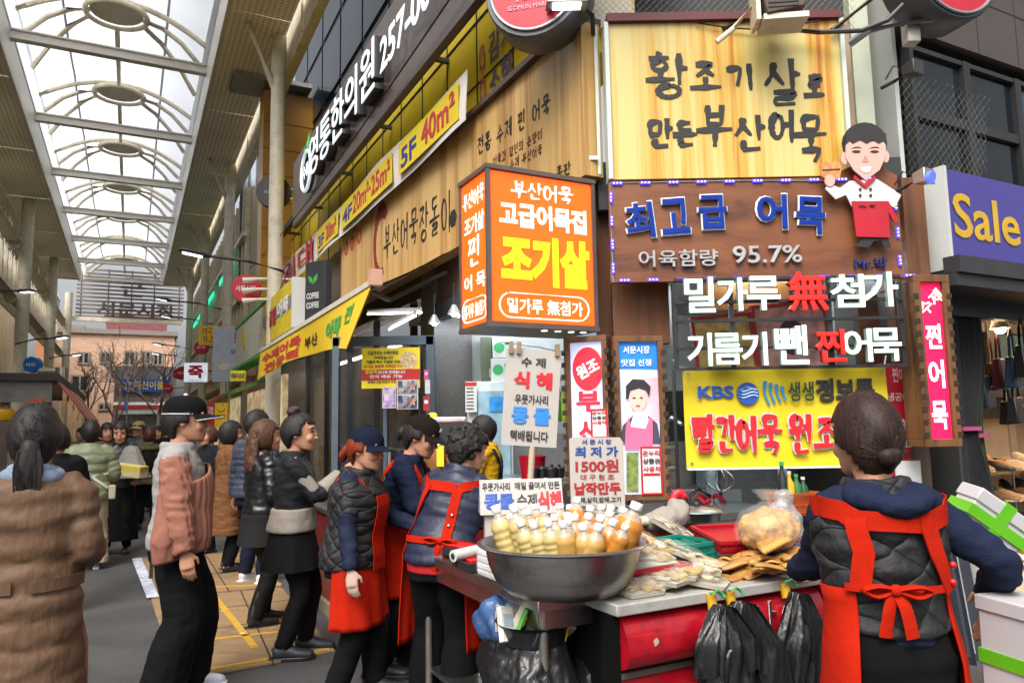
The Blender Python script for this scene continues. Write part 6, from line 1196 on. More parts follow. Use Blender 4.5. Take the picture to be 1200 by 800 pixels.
o=thing('tray','black shallow tray holding odds and ends at the table edge','tray',cs(1.5,3.35,.842),SA);part('base',black_paint,o,lambda b:(b.box((0,0,.008),(.14,.2,.012)),b.box((-.07,0,.02),(.01,.2,.035)),b.box((.07,0,.02),(.01,.2,.035)),b.box((0,.1,.02),(.14,.01,.035)),b.box((0,-.1,.02),(.14,.01,.035))));part('contents',redp,o,lambda b:b.box((0,.03,.03),(.06,.09,.02)),bevel=.004)
# --- red counter with hanging bags
def loc_on(px,py,z):p=at_z(px,py,z);return p.dot(CD),p.dot(SD)
SF=(V((.445,2.87,0)).dot(SD))+.13;C0=V((.445,2.87,0)).dot(CD)-.03
rcn=thing('red_counter','scuffed glossy red counter with black brush lettering under the fishcake trays','counter',cs(C0,SF),SA);LW=1.75
redg=mat('scuffed_red','#a80f20',rough=.28,var=.15,scale=2.5,coat=.3,dirt='#2a0d0e',dscale=3.2,damt=.75,bump=.05,bscale=20)
def roll(b):
 for x0,x1 in((.02,1.08),(1.1,LW)):
  pr=[(-.0,.79),(-.055,.765),(-.085,.71),(-.09,.65),(-.075,.60),(-.02,.575)]
  b.rings([[V((x,y,z))for y,z in pr]+[V((x,.05,.575)),V((x,.05,.79))]for x in(x0,x1)])
part('front_panel',redg,rcn,roll,smooth=50)
part('lower_panel',redg,rcn,lambda b:(b.box((.55,.0,.28),(1.06,.04,.53)),b.box((1.42,.0,.28),(.64,.04,.53))),bevel=.01)
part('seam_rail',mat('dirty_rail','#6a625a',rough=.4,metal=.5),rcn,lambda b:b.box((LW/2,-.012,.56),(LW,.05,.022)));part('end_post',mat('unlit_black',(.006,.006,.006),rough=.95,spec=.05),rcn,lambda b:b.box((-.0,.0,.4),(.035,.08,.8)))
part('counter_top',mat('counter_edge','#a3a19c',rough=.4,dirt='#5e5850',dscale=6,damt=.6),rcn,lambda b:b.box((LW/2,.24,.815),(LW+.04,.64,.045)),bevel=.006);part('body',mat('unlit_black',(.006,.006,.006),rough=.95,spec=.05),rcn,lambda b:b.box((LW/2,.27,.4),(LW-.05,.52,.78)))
scr_m=mat('scratch_pale','#b8a79a',rough=.7)
rr=random.Random(12);sb_=MB()
for k in range(14):
 x,z=rr.uniform(.05,1.0),rr.uniform(.62,.74);y=-.0875-.0035*(1-abs(z-.67)/.08);n=7;a0=rr.uniform(0,6)
 if k>4:z=rr.uniform(.1,.5);y=-.0215
 sb_.add([V((x+rr.uniform(.3,1)*(.02 if k<5 else .012)*cos(2*pi*i/n),y-.001,z+rr.uniform(.3,1)*(.03 if k<5 else .01)*sin(2*pi*i/n)))for i in range(n)],[tuple(range(n))])
sb_.build('paint_chip',scr_m,rcn)
def stroke_on_roll(body,x,z,h,y,m,wid,nm):
 q=MB();st=syllable(body);put_brush(q,[[(x+px*h,z+pz*h)for px,pz in s]for s in st],y,.003,wid,.3,3);q.build(nm,m,rcn,fix=False)
for ch,x,z,h in(('산',loc_on(886,700,.8)[0]-C0,.615,.15),('어',loc_on(948,700,.8)[0]-C0,.615,.14),('어',loc_on(806,790,.4)[0]-C0,.33,.2),('묵',.75,.30,.22)):
 y=-.094 if z>.5 else-.024
 stroke_on_roll(ch,x,z,h,y,mat('letter_outline_white','#c8c0bc',rough=.5),h*.10,'letter_outline');stroke_on_roll(ch,x,z,h,y-.003,ink,h*.062,'lettering')
def cw(c,s,z=.84):return cs(c,s,z)
def basket(label,c,s,z,w,d,h,m,rz=0,tilt=0):
 o=thing('plastic_basket',label,'basket',cs(c,s,z),SA+rz);o.rotation_euler=(tilt,0,SA+rz);b=MB()
 b.box((0,0,.006),(w*.94,d*.94,.012))
 for sx,sy in((1,0),(-1,0),(0,1),(0,-1)):
  L_=d if sx else w
  n=int(L_/.016)
  for k in range(n+1):
   t=-L_/2+L_*k/n
   a=V((sx*w*.47,t*.94,.01))if sx else V((t*.94,sy*d*.47,.01));e=V((sx*w/2,t,h))if sx else V((t,sy*d/2,h));b.bar(a,e,.006,.006)
 b.build('mesh_wall',m,o)
 def rim(b):
  for zz,f,t in((h,1.0,.016),(h*.5,.97,.008),(.02,.945,.01)):
   b.box((0,d/2*f,zz),(w*f+t,t,t));b.box((0,-d/2*f,zz),(w*f+t,t,t));b.box((w/2*f,0,zz),(t,d*f,t));b.box((-w/2*f,0,zz),(t,d*f,t))
 part('rim',m,o,rim);part('lining',m,o,lambda b:b.box((0,0,h*.42),(w*.93,d*.93,h*.8)))
 return o
bred=mat('basket_red','#a50d24',rough=.35,var=.06);bteal=mat('basket_teal','#0f7a6a',rough=.4);bblue=mat('basket_blue','#173f8c',rough=.4)
c_,s_=loc_on(778,690,.84);basket('red plastic basket full of dumpling packs next to the steel bowl',c_,s_+.16,.842,.32,.28,.075,bred)
c_,s_=loc_on(826,662,.84);basket('teal plastic basket behind the white dumpling trays',c_,s_+.16,.842,.22,.26,.09,bteal,.1)
c_,s_=loc_on(912,660,.84);basket('red plastic tray tilted under the big bag of fishcake',c_,s_+.22,.90,.42,.30,.06,bred,-.25,.12)
c_,s_=loc_on(966,664,.84);basket('blue plastic basket behind the flat fishcakes',c_+.05,s_+.25,.842,.2,.2,.08,bblue)
film=mat('clear_film',(.96,.96,.95),rough=.1,alpha=.12,var=.03,spec=.9,bump=1.0,bscale=22)
dough=[mat('dumpling_pale','#a8925a',rough=.5,var=.15,scale=14),mat('dumpling_yellow','#a88a44',rough=.5,var=.18,scale=14),mat('dumpling_white','#b8a884',rough=.5,var=.1,scale=14)]
def pack(label,c,s,z,w,d,m,rz=0,tilt=(0,0),n=16,seed=0,gr='packs of flat dumplings on the counter'):
 r=random.Random(seed);o=thing('dumpling_pack',label,'food pack',cs(c,s,z),SA+rz,gr);o.rotation_euler=(tilt[0],tilt[1],SA+rz)
 part('tray',mat('foam_tray','#b8b2a2',rough=.5),o,lambda b:b.hexa([(-w*.46,-d*.46,0),(w*.46,-d*.46,0),(w*.46,d*.46,0),(-w*.46,d*.46,0)],[(-w/2,-d/2,.018),(w/2,-d/2,.018),(w/2,d/2,.018),(-w/2,d/2,.018)]))
 b=MB()
 for k in range(n):
  x,y=r.uniform(-.38,.38)*w,r.uniform(-.38,.38)*d;a=r.uniform(0,pi);M=Matrix.Rotation(a,3,'Z')@Matrix.Rotation(r.uniform(-.35,.35),3,'X');rr_=r.uniform(.028,.042);vs=[]
  for t in range(9):vs.append(M@V((rr_*cos(pi*t/8),rr_*.75*sin(pi*t/8),.003*sin(t)))+V((x,y,.022+.0014*k)))
  b.slab(vs,.006,(M@V((0,0,1))))
 b.build('dumplings',m,o,smooth=40)
 part('film',film,o,lambda b:b.grid(lambda u,v:V(((u-.5)*w,(v-.5)*d,.022+.038*(sin(pi*u)*sin(pi*v))**.5+.004*sin(19*u+seed)*sin(17*v))),12,12));return o
c_,s_=loc_on(778,690,.84)
for k,(dc,ds,dz,rz,tl)in enumerate(((-.02,.14,.08,.1,(.1,0)),(.02,.20,.105,-.2,(.15,.05)),(-.05,.24,.13,.3,(.2,-.05)),(.03,.28,.15,.0,(.25,.1)),(-.02,.34,.17,.4,(.2,0)))):
 pack('film wrapped pack of flat dumplings heaped over the red basket',c_+dc,s_+ds,.842+dz,.26,.22,dough[k%2],rz,tl,22,k)
for k,(px,py,rz,tl)in enumerate(((828,683,.5,(.12,.05)),(812,660,.6,(.35,.1)),(800,640,.7,(.5,.1)))):
 c2,s2=loc_on(px,py,.86);pack('white foam tray of pale dumplings leaning beside the teal basket',c2,s2+.08,.85+.035*k,.17,.28,dough[2],rz+.2,tl,18,20+k,'foam trays of pale dumplings')
for k in range(5):
 c2,s2=loc_on(752+20*k,697-3*k,.84);pack('flat film pack of dumplings lying on the counter edge before the red basket',c2,s2+.02+.02*(k%2),.842+.012*k,.17,.13,dough[(k+1)%3],.2*k,(.02,0),16,40+k,'film packs along the counter edge')
fc=mat('fishcake_brown','#a8793f',rough=.5,var=.25,scale=11);fc2=mat('fishcake_light','#b98a46',rough=.5,var=.4,scale=26,bump=1.2,bscale=40)
r=random.Random(4)
for k in range(26):
 c2,s2=loc_on(862+9*(k%13),684-(k%4)*5,.84);o=thing('flat_fishcake','flat brown fishcake sheet in the pile along the counter edge','fishcake',cs(c2,s2+.06+r.uniform(0,.12),.846+.006*(k//2)),SA+r.uniform(-.6,.6),'flat fishcakes piled on the counter')
 L_,w_=r.uniform(.16,.24),r.uniform(.07,.1);b=MB();b.grid(lambda u,v:V(((u-.5)*L_,(v-.5)*w_*(1-.3*abs(2*u-1)**3),.012*sin(5*u+k)+.008*sin(4*v))),10,4);me=b.build('sheet',fc if k%3 else fc2,o);q=me.modifiers.new('s','SOLIDIFY');q.thickness=.009
c2,s2=loc_on(938,650,.92)
o=thing('fishcake_bag','bulging clear bag of golden fishcake strips on the red tray','food bag',cs(c2+.02,s2+.20,.925),SA);b=MB();r=random.Random(8)
b.ell((0,0,.085),(.145,.12,.095),14)
remesh(b,'strips',.012,fc2,o,2,push=lambda p:.02*noise.noise(p*22)+.012*abs(noise.noise(V((p.x*70,p.y*50,p.z*30)))))
part('bag',mat('bag_film',(.95,.94,.92),rough=.1,alpha=.10,var=.03,spec=.9,bump=1.0,bscale=15),o,lambda b:(b.lathe([(.09,-.01),(.15,.03),(.165,.08),(.13,.16),(.05,.2),(.025,.215),(.05,.25),(.07,.265)],(0,0,0),22,caps=False)),smooth=60)
for k in range(12):
 o=thing('skewered_fishcake','golden fishcake stick laid in the tilted red tray','fishcake',cs(c2-.17+.03*k,s2+.06+.012*k,.955+.002*k),SA+.9,'fishcake sticks in the red tray');part('stick_cake',fc2,o,lambda b:b.loft([(-.12,0,0),(-.1,0,.004),(0,0,.006),(.1,0,.004),(.12,0,0)],[.004,.014,.016,.014,.004],8));part('skewer',mat('skewer_stick','#c2a060',rough=.6),o,lambda b:b.cyl((.1,0,0),(.2,0,.01),.003,n=6))
c3,s3=loc_on(955,640,.9);o=thing('clear_bag','puffed empty looking clear plastic bag of pale noodles behind the red tray','food bag',cs(c3+.1,s3+.3,.85),SA);b=MB();b.ell((0,0,.12),(.12,.1,.12),12);b.ell((.02,0,.25),(.05,.05,.06),8);remesh(b,'bag',.014,mat('bag_pale','#b4b8b8',rough=.2,alpha=.4,var=.15,scale=16,spec=.8,bump=.8,bscale=20),o,2,push=lambda p:.02*noise.noise(p*18));part('tie',whitep,o,lambda b:b.cyl((0.01,0,.21),(.015,0,.23),.03,n=10))
tbl('work_table','pale stainless work table behind the fishcake trays',2.35,4.0,3.75,4.5,.93,((-1,-1),(1,-1)))
p=at_z(817,606,.95);o=thing('pot','wide aluminium pot with flat lid on the work table','pot',(p.x,p.y,.932));part('body',steel,o,lambda b:b.lathe([(.001,0),(.13,0),(.14,.05),(.145,.055)],(0,0,0),28));part('lid',mat('alu_lid',(.6,.62,.63),rough=.35,metal=1),o,lambda b:b.lathe([(.15,.055),(.14,.065),(.04,.082),(.001,.084)],(0,0,0),28));part('knob',black_paint,o,lambda b:b.lathe([(.012,.08),(.02,.1),(.012,.112),(.001,.114)],(0,0,0),12))
p=at_z(777,610,.95);o=thing('flour_sack','lumpy white cloth sack lying beside the wooden poster frame','sack',(p.x,p.y-.1,.90),.5);b=MB();b.ell((0,0,.07),(.16,.10,.075),12);b.ell((.09,0,.12),(.08,.07,.06),10);remesh(b,'cloth',.014,mat('sack_cloth','#8f877e',rough=.8,var=.06),o,3,push=lambda p:.02*noise.noise(p*12)+.008*noise.noise(p*34));part('tie',cream2,o,lambda b:b.cyl((-.15,0,.07),(-.19,0,.075),.03,n=10))
basket('flat orange basket under the white cloth sack',*loc_on(782,616,.9),.86,.3,.22,.04,mat('basket_orange','#b5481c',rough=.4))
p=at_z(947,602,.95);crt=basket('orange crate of sauce bottles behind the clear bag',V((p.x,p.y,0)).dot(CD)+.05,V((p.x,p.y,0)).dot(SD)+.15,.932,.26,.2,.13,mat('crate_orange','#a8481f',rough=.45))
for k,(dx,c,h_)in enumerate(((-.09,'#23262a',.3),(-.03,'#c8a21e',.24),(.03,'#2f6a36',.22),(.09,'#1e4a2c',.2))):
 o=thing('sauce_bottle',['tall black sauce bottle in the orange crate','yellow sauce bottle in the orange crate','green sauce bottle in the orange crate','dark green short sauce bottle in the orange crate'][k],'bottle',crt.location+CD*dx+V((0,0,.02)));part('body',mat('sauce_'+c.strip('#'),c,rough=.25),o,lambda b:b.lathe([(.001,0),(.028,0),(.03,.02),(.03,h_*.7),(.012,h_*.85),(.012,h_*.95)],(0,0,0),14));part('cap',whitep if k%2 else greenprint,o,lambda b:b.cyl((0,0,h_*.95),(0,0,h_*1.03),.014,n=10))
bagm=mat('black_bag',(.012,.012,.013),rough=.3,var=.3,scale=5,spec=.45,bump=1.0,bscale=14,stretch=(1.6,1.6,.7))
def hang_bags(label,c,n,w,h,seed,zt=.80):
 r=random.Random(seed);o=thing('bag_bunch',label,'plastic bags',cs(c,SF-.12,zt),SA)
 part('strap',mat('yellow_tape','#c79a1e',rough=.5),o,lambda b:b.cyl((0,.02,-.03),(0,.03,.03),.02,n=10));part('knot',mat('green_string','#2fa05a',rough=.5),o,lambda b:b.tube([(-.03,0,.04),(0,-.01,.05),(.03,.0,.035),(.04,-.01,.02)],.006,6))
 for k in range(n):
  x0=(k-(n-1)/2)*w*.42;hh=h*r.uniform(.8,1.1);ww=w*r.uniform(.8,1.1);sk=r.uniform(-.05,.05);ph=r.uniform(0,6)
  def g(u,v):
   k2=.22+.78*min(1,v*1.7)**.8;th=(u-.5)*2
   return V((x0*min(1,v*2)+th*ww/2*k2+sk*v,-.02-.03*(k%3)-.045*(1-th*th)*min(1,v*2)+.014*sin(9*u+ph)*(.3+v)+.010*sin(17*u+6*v+ph),-hh*v-.018*sin(7*u+ph)*v))
  b=MB();b.grid(g,22,20);b.grid(lambda u,v:g(1-u,v)+V((0,.05*sin(pi*u)*min(1,v*2)+.004,0)),22,20)
  part('bag',bagm,o,lambda b2:b2.add(b.v,b.f),smooth=55)
 return o
def c_on_front(px):return loc_on(px,700,.8)[0]
hang_bags('bunch of black carrier bags hung on the counter edge by yellow tape',c_on_front(818)+.0,3,.16,.30,1);hang_bags('wide black carrier bags hung next to the yellow taped bunch',c_on_front(852),3,.2,.34,2);hang_bags('black carrier bags hung on the counter edge behind the aproned woman with boxes',c_on_front(958),3,.14,.36,5)
def sack(label,c,s,z,rx,ry,h,seed,open_=False):
 o=thing('rubbish_bag',label,'rubbish bag',cs(c,s,z),SA);b=MB();b.ell((0,0,h*.42),(rx,ry,h*.44),14);b.ell((.02,0,h*.72),(rx*.7,ry*.7,h*.28),12)
 if not open_:b.ell((.03,.0,h*1.0),(rx*.22,ry*.22,h*.12),8)
 def psh(p):return .035*noise.noise(p*7+V((seed,0,0)))+.016*abs(noise.noise(V((p.x*20,p.y*20,p.z*7))+V((seed,3,0))))+.006*noise.noise(p*45)
 remesh(b,'bag',.012,bagm,o,2,push=psh);part('opening' if open_ else 'knot',bagm,o,lambda b:b.lathe([(rx*.66,h*.86),(rx*.74,h*1.0),(rx*.82,h*1.04),(rx*.7,h*.98),(rx*.6,h*.86)]if open_ else[(.03,h*1.02),(.05,h*1.1),(.08,h*1.13)],(0,0,0),26,caps=False),smooth=60);return o
sk1=sack('open black rubbish bag stuffed with packaging under the steel table',1.52,2.80,.24,.20,.19,.46,3,True);sack('tied shiny black rubbish bag under the steel bowl',1.88,2.76,.235,.21,.17,.50,9);sack('black rubbish bag behind the open one under the table',1.66,3.2,.235,.2,.2,.5,15)
rr=random.Random(5)
for k,(lab,c,d,dx,dy,dz,a,tl)in enumerate((('white and orange printed carton sticking out of the open rubbish bag','#c9bfae',(.13,.04,.12),-.02,.02,.54,.4,.5),('green striped packet sticking out of the open rubbish bag','#4a9a3a',(.1,.02,.12),-.07,-.03,.54,.9,.4),('grey cardboard flap in the open rubbish bag','#8f8a84',(.16,.02,.1),.06,-.06,.51,-.3,1.0),('crumpled dark film pack in the open rubbish bag','#2a2c34',(.15,.08,.06),.0,-.08,.49,.2,.3),('yellow small carton in the open rubbish bag','#d8b81e',(.03,.03,.08),.08,-.1,.50,.2,.2),('white torn paper cup edge in the open rubbish bag','#cfcfca',(.07,.03,.14),-.12,.02,.53,.2,-.4))):
 o=thing('waste_carton',lab,'packaging',sk1.location+CD*dx+SD*dy+V((0,0,dz-.06)),SA+a);o.rotation_euler=(tl,.2,SA+a);part('board',mat('waste_'+c.strip('#'),c,rough=.5,var=.2,scale=20),o,lambda b:b.box((0,0,0),d),bevel=.004)
 part('print',mat('waste_print_%d'%k,['#d8622a','#e8d23a','#6a6a70','#b0b6c4','#a8820e','#9aa6b8'][k],rough=.5),o,lambda b:b.box((0,-d[1]/2-.001,d[2]*.1),(d[0]*.7,.003,d[2]*.35)))
o=thing('blue_bag','crumpled clear and blue plastic packaging behind the open rubbish bag','packaging',cs(1.50,3.02,.60),SA);b=MB();b.ell((0,0,.08),(.14,.1,.1),10);remesh(b,'wrap',.014,mat('blue_film','#3a5a8a',rough=.2,alpha=.85,var=.6,scale=9,spec=.8,bump=.6,bscale=20),o,2,push=lambda p:.035*noise.noise(p*16));part('label',mat('waste_c9bfae','#c9bfae'),o,lambda b:b.box((-.06,-.1,.1),(.08,.01,.08)))
yb=thing('yellow_box','mustard plastic box of crumpled film beside the table leg','box',cs(1.36,2.95,0),SA+.2);my=mat('mustard','#b8862a',rough=.5);part('wall',my,yb,lambda b:(b.box((0,.1,.11),(.2,.012,.22)),b.box((0,-.1,.11),(.2,.012,.22)),b.box((.1,0,.11),(.012,.2,.22)),b.box((-.1,0,.11),(.012,.2,.22)),b.box((0,0,.01),(.2,.2,.02)),b.box((0,-.108,.2),(.21,.012,.025)),b.box((-.108,0,.2),(.012,.21,.025))))
o=thing('crumpled_film','crumpled clear film heaped in the mustard box','packaging',cs(1.36,2.95,.16),SA);b=MB();b.ell((0,0,.03),(.08,.08,.06),10);b.ell((.04,-.02,.07),(.05,.05,.05),8);remesh(b,'film',.012,mat('bag_pale','#c3c6c6'),o,1,push=lambda p:.03*noise.noise(p*22));part('stick',mat('skewer_stick','#c2a060'),o,lambda b:b.cyl((-.03,.02,.02),(-.04,.04,.2),.004,n=6))
# --- snack counter running along the street
sn=thing('snack_counter','dark red snack counter with steel top where customers eat','counter',cs(1.52,4.95),SA);part('front',mat('dull_red','#7a1820',rough=.4,var=.15,dirt='#3a1012',damt=.6),sn,lambda b:(b.box((0.01,1.3,.4),(.03,2.6,.76)),b.box((.4,0.0,.4),(.8,.03,.76))));part('counter_top',steel,sn,lambda b:b.box((.4,1.3,.82),(.86,2.66,.04)),bevel=.005);part('body',dark_steel,sn,lambda b:b.box((.42,1.32,.4),(.76,2.5,.78)));part('kerb',mat('scuffed_plinth','#8a7a66',rough=.7),sn,lambda b:b.box((-.02,1.3,.05),(.04,2.6,.1)))
stm=mat('broth','#b8945a',rough=.25,var=.2,scale=9)
for k,(dc,ds,lab)in enumerate(((.3,.35,'steel broth pan with fishcake skewers at the near end of the snack counter'),(.32,1.1,'steel broth pan with fishcake skewers in the middle of the snack counter'),(.3,1.9,'steel broth pan with fishcake skewers at the far end of the snack counter'))):
 o=thing('broth_pan',lab,'pan',cs(1.52+dc,4.95+ds,.842),SA);part('pan',steel,o,lambda b:(b.box((0,.28,.06),(.5,.015,.12)),b.box((0,-.28,.06),(.5,.015,.12)),b.box((.25,0,.06),(.015,.57,.12)),b.box((-.25,0,.06),(.015,.57,.12))));part('broth',stm,o,lambda b:b.box((0,0,.045),(.48,.54,.07)))
 part('skewers',fc2,o,lambda b:[b.loft([(-.18+.05*j,-.2+.03*(j%3),.09),(-.17+.05*j,.1,.10),(-.17+.05*j,.2,.09)],[(.02,.006)]*3,8)for j in range(8)]);part('sticks',mat('skewer_stick','#c2a060'),o,lambda b:[b.cyl((-.17+.05*j,.2,.09),(-.17+.05*j,.33,.16),.003,n=5)for j in range(8)])
for k,(dc,ds)in enumerate(((.12,.18),(.62,.2),(.66,.3))):
 o=thing('juice_bottle',['round amber juice bottle at the near edge of the snack counter','amber juice bottle at the inner edge of the snack counter','amber juice bottle behind another at the inner edge of the snack counter'][k],'bottle',cs(1.52+dc,4.95+ds,.842))
 for nm,md in zip(('drink','neck','cap'),bk['big amber' if k==0 else 'amber']):q=bpy.data.objects.new(nm,md);COL.objects.link(q);q.parent=o
o=thing('steel_basin','shallow steel basin on the snack counter edge','basin',cs(1.72,4.99,.845));part('body',steel,o,lambda b:b.lathe([(.001,0),(.12,0),(.17,.1),(.18,.105),(.165,.1),(.11,.01),(.001,.01)],(0,0,0),28,caps=False));part('handle',steel,o,lambda b:b.tube([(.17,-.03,.1),(.21,0,.1),(.17,.03,.1)],.006,6))
# --- plywood sheets on the road
ply=mat('trodden_plywood','#8a7050',rough=.75,var=.18,scale=3,stretch=(1,5,1),dirt='#5f4c38',dscale=1.6,damt=.7,bump=.3,bscale=40)
def gp(px,py,z=.0):p=at_z(px,py,z);return V((p.x,p.y,z))
def sheet(label,pts,z0,z1):
 c=sum((gp(*p)for p in pts),V((0,0,0)))/len(pts);o=thing('plywood_sheet',label,'plywood sheet',(c.x,c.y,0));q=[gp(*p)-c for p in pts];part('board',ply,o,lambda b:b.hexa([p+V((0,0,z0))for p in q],[p+V((0,0,z1))for p in q]));return o,c
o1,k1=sheet('trodden plywood sheet with yellow tape laid on the road in front of the snack counter',[(208,800),(392,764),(330,690),(177,704)],.004,.018)
o2,k2=sheet('further plywood sheet with white taped edge laid on the road',[(177,702),(330,688),(300,648),(157,654)],.004,.018)
joint=mat('board_joint','#2e2419',rough=.9)
for o_,k_,ab in((o1,k1,[((196,748),(360,722)),((240,800),(214,700)),((320,780),(282,694)),((186,724),(344,704))]),(o2,k2,[((168,680),(318,668)),((216,700),(196,652)),((268,694),(240,650))])):
 for a,e in ab:part('board_joint',joint,o_,lambda b:b.bar(gp(*a)-k_+V((0,0,.0185)),gp(*e)-k_+V((0,0,.0185)),.012,.002))
tape=mat('yellow_floor_tape','#b8902a',rough=.6,var=.2,scale=20)
def tape_line(o,k,a,e,w=.05):p,q=gp(*a)-k,gp(*e)-k;part('tape',tape,o,lambda b:b.bar(p+V((0,0,.0205)),q+V((0,0,.0205)),w,.004))
tape_line(o1,k1,(212,793),(385,763));tape_line(o1,k1,(246,694),(299,762));tape_line(o1,k1,(200,757),(335,742),.04);tape_line(o2,k2,(205,692),(330,686),.04)
part('taped_edge',mat('blue_white_tape','#b8bcd0',rough=.6,var=.4,scale=14),o2,lambda b:b.bar(gp(160,656)-k2+V((0,0,.022)),gp(179,702)-k2+V((0,0,.022)),.10,.005))
for px_,py_,w_ in((283,742,.02),(262,716,.015),(306,700,.018),(236,735,.014)):
 o=thing('paper_scrap','tiny pale food crumb scrap trodden on the plywood sheets','litter',gp(px_,py_,.02),px_,'scraps on the plywood');part('paper',whitep,o,lambda b:b.slab([(-w_,-w_*.6,.004),(w_,-w_*.8,.005),(w_*1.1,w_*.5,.006),(-w_*.3,w_,.004)],.002,(0,0,1)))
lit=thing('paper_scrap','small torn white paper scrap on the plywood sheet','litter',gp(322,728,.02));part('paper',whitep,lit,lambda b:b.slab([(-.03,-.02,.004),(.03,-.025,.004),(.035,.02,.006),(-.01,.03,.004)],.002,(0,0,1)))
# ================================================================== people
skin=mat('skin','#b58368',rough=.55,var=.09,scale=22,bump=.12,bscale=260);skin.node_tree.nodes['Principled BSDF'].inputs['Subsurface Weight'].default_value=.08
eye_m=mat('eye_dark',(.02,.015,.012),rough=.25,var=0);lip_m=mat('lip','#a8605a',rough=.45,var=.03);brow_m=mat('brow',(.03,.022,.02),rough=.8,var=0)
def hairmat(name,c,sc=150):
 m=mat(name,c,rough=.55,var=.35,scale=1,spec=.28);t,b,N,L=ptree(m);tc=N('ShaderNodeTexCoord');mp=N('ShaderNodeMapping');mp.inputs['Scale'].default_value=(sc,sc,sc*.09);L(tc.outputs['Object'],mp.inputs[0])
 n=N('ShaderNodeTexNoise');n.inputs['Scale'].default_value=1;n.inputs['Detail'].default_value=4;L(mp.outputs[0],n.inputs['Vector']);c=col(c);L(ramp(t,[(.35,tuple(x*.55 for x in c)),(.65,tuple(min(1,x*1.6)for x in c))],n.outputs[0]),b.inputs['Base Color'])
 bp=N('ShaderNodeBump');bp.inputs['Strength'].default_value=.8;bp.inputs['Distance'].default_value=.003;L(n.outputs[0],bp.inputs['Height']);L(bp.outputs[0],b.inputs['Normal']);return m
hair_k=hairmat('black_hair',(.014,.012,.012));hair_b=hairmat('brown_hair','#4a3024');hair_r=hairmat('auburn_hair','#6e2a14');hair_d=hairmat('dark_brown_hair','#2a1a16')
def fabric(name,c,rough=.85,bump=.25,bs=120,var=.1,**k):return mat(name,c,rough=rough,var=var,scale=5,bump=bump,bscale=bs,spec=.12,**k)
apr=fabric('apron_orange_red','#a61d07',.85,.6,16,.14);blackc=fabric('black_cloth',(.006,.006,.0065));navyc=fabric('navy_cloth','#1a2136');quilt=mat_quilt('black_quilting',(.009,.009,.01),.085,.7,.6);quilt_n=mat('navy_padding','#1d2238',rough=.5,var=.12,bump=.35,bscale=26)
leather=mat('black_leather',(.008,.008,.009),rough=.35,bump=.35,bscale=24,var=.2);glove_m=fabric('glove_cotton','#b49a8c');whitesh=mat('white_shoe','#d0d2da',rough=.5,var=.04);blacksh=mat('black_shoe',(.008,.008,.008),rough=.4)
def rot_from(fwd,up):
 y=V(fwd).normalized();x=y.cross(V(up)).normalized();z=x.cross(y);return Matrix((x,y,z)).transposed()
def ik(a,t,l1,l2,pole):
 d=t-a;D=min(d.length,(l1+l2)*.999);d=d.normalized();k=(l1*l1+D*D-l2*l2)/(2*D);h=sqrt(max(0,l1*l1-k*k));p=pole-d*pole.dot(d);p.normalize()
 return a+d*k+p*h,a+d*D
RING=[(-.07,.070,.062,0),(-.03,.094,.070,-.004),(0,.099,.073,-.006),(.05,.090,.064,-.002),(.09,.083,.059,0),(.14,.089,.063,.002),(.19,.098,.066,.003),(.235,.103,.061,0),(.268,.088,.050,-.004),(.288,.055,.042,-.006),(.305,.034,.036,-.002)]
def ring_at(z):
 for(a,b)in zip(RING,RING[1:]):
  if z<=b[0]:t=max(0,(z-a[0])/(b[0]-a[0]));return[a[i]+(b[i]-a[i])*t for i in(1,2,3)]
 return list(RING[-1][1:])
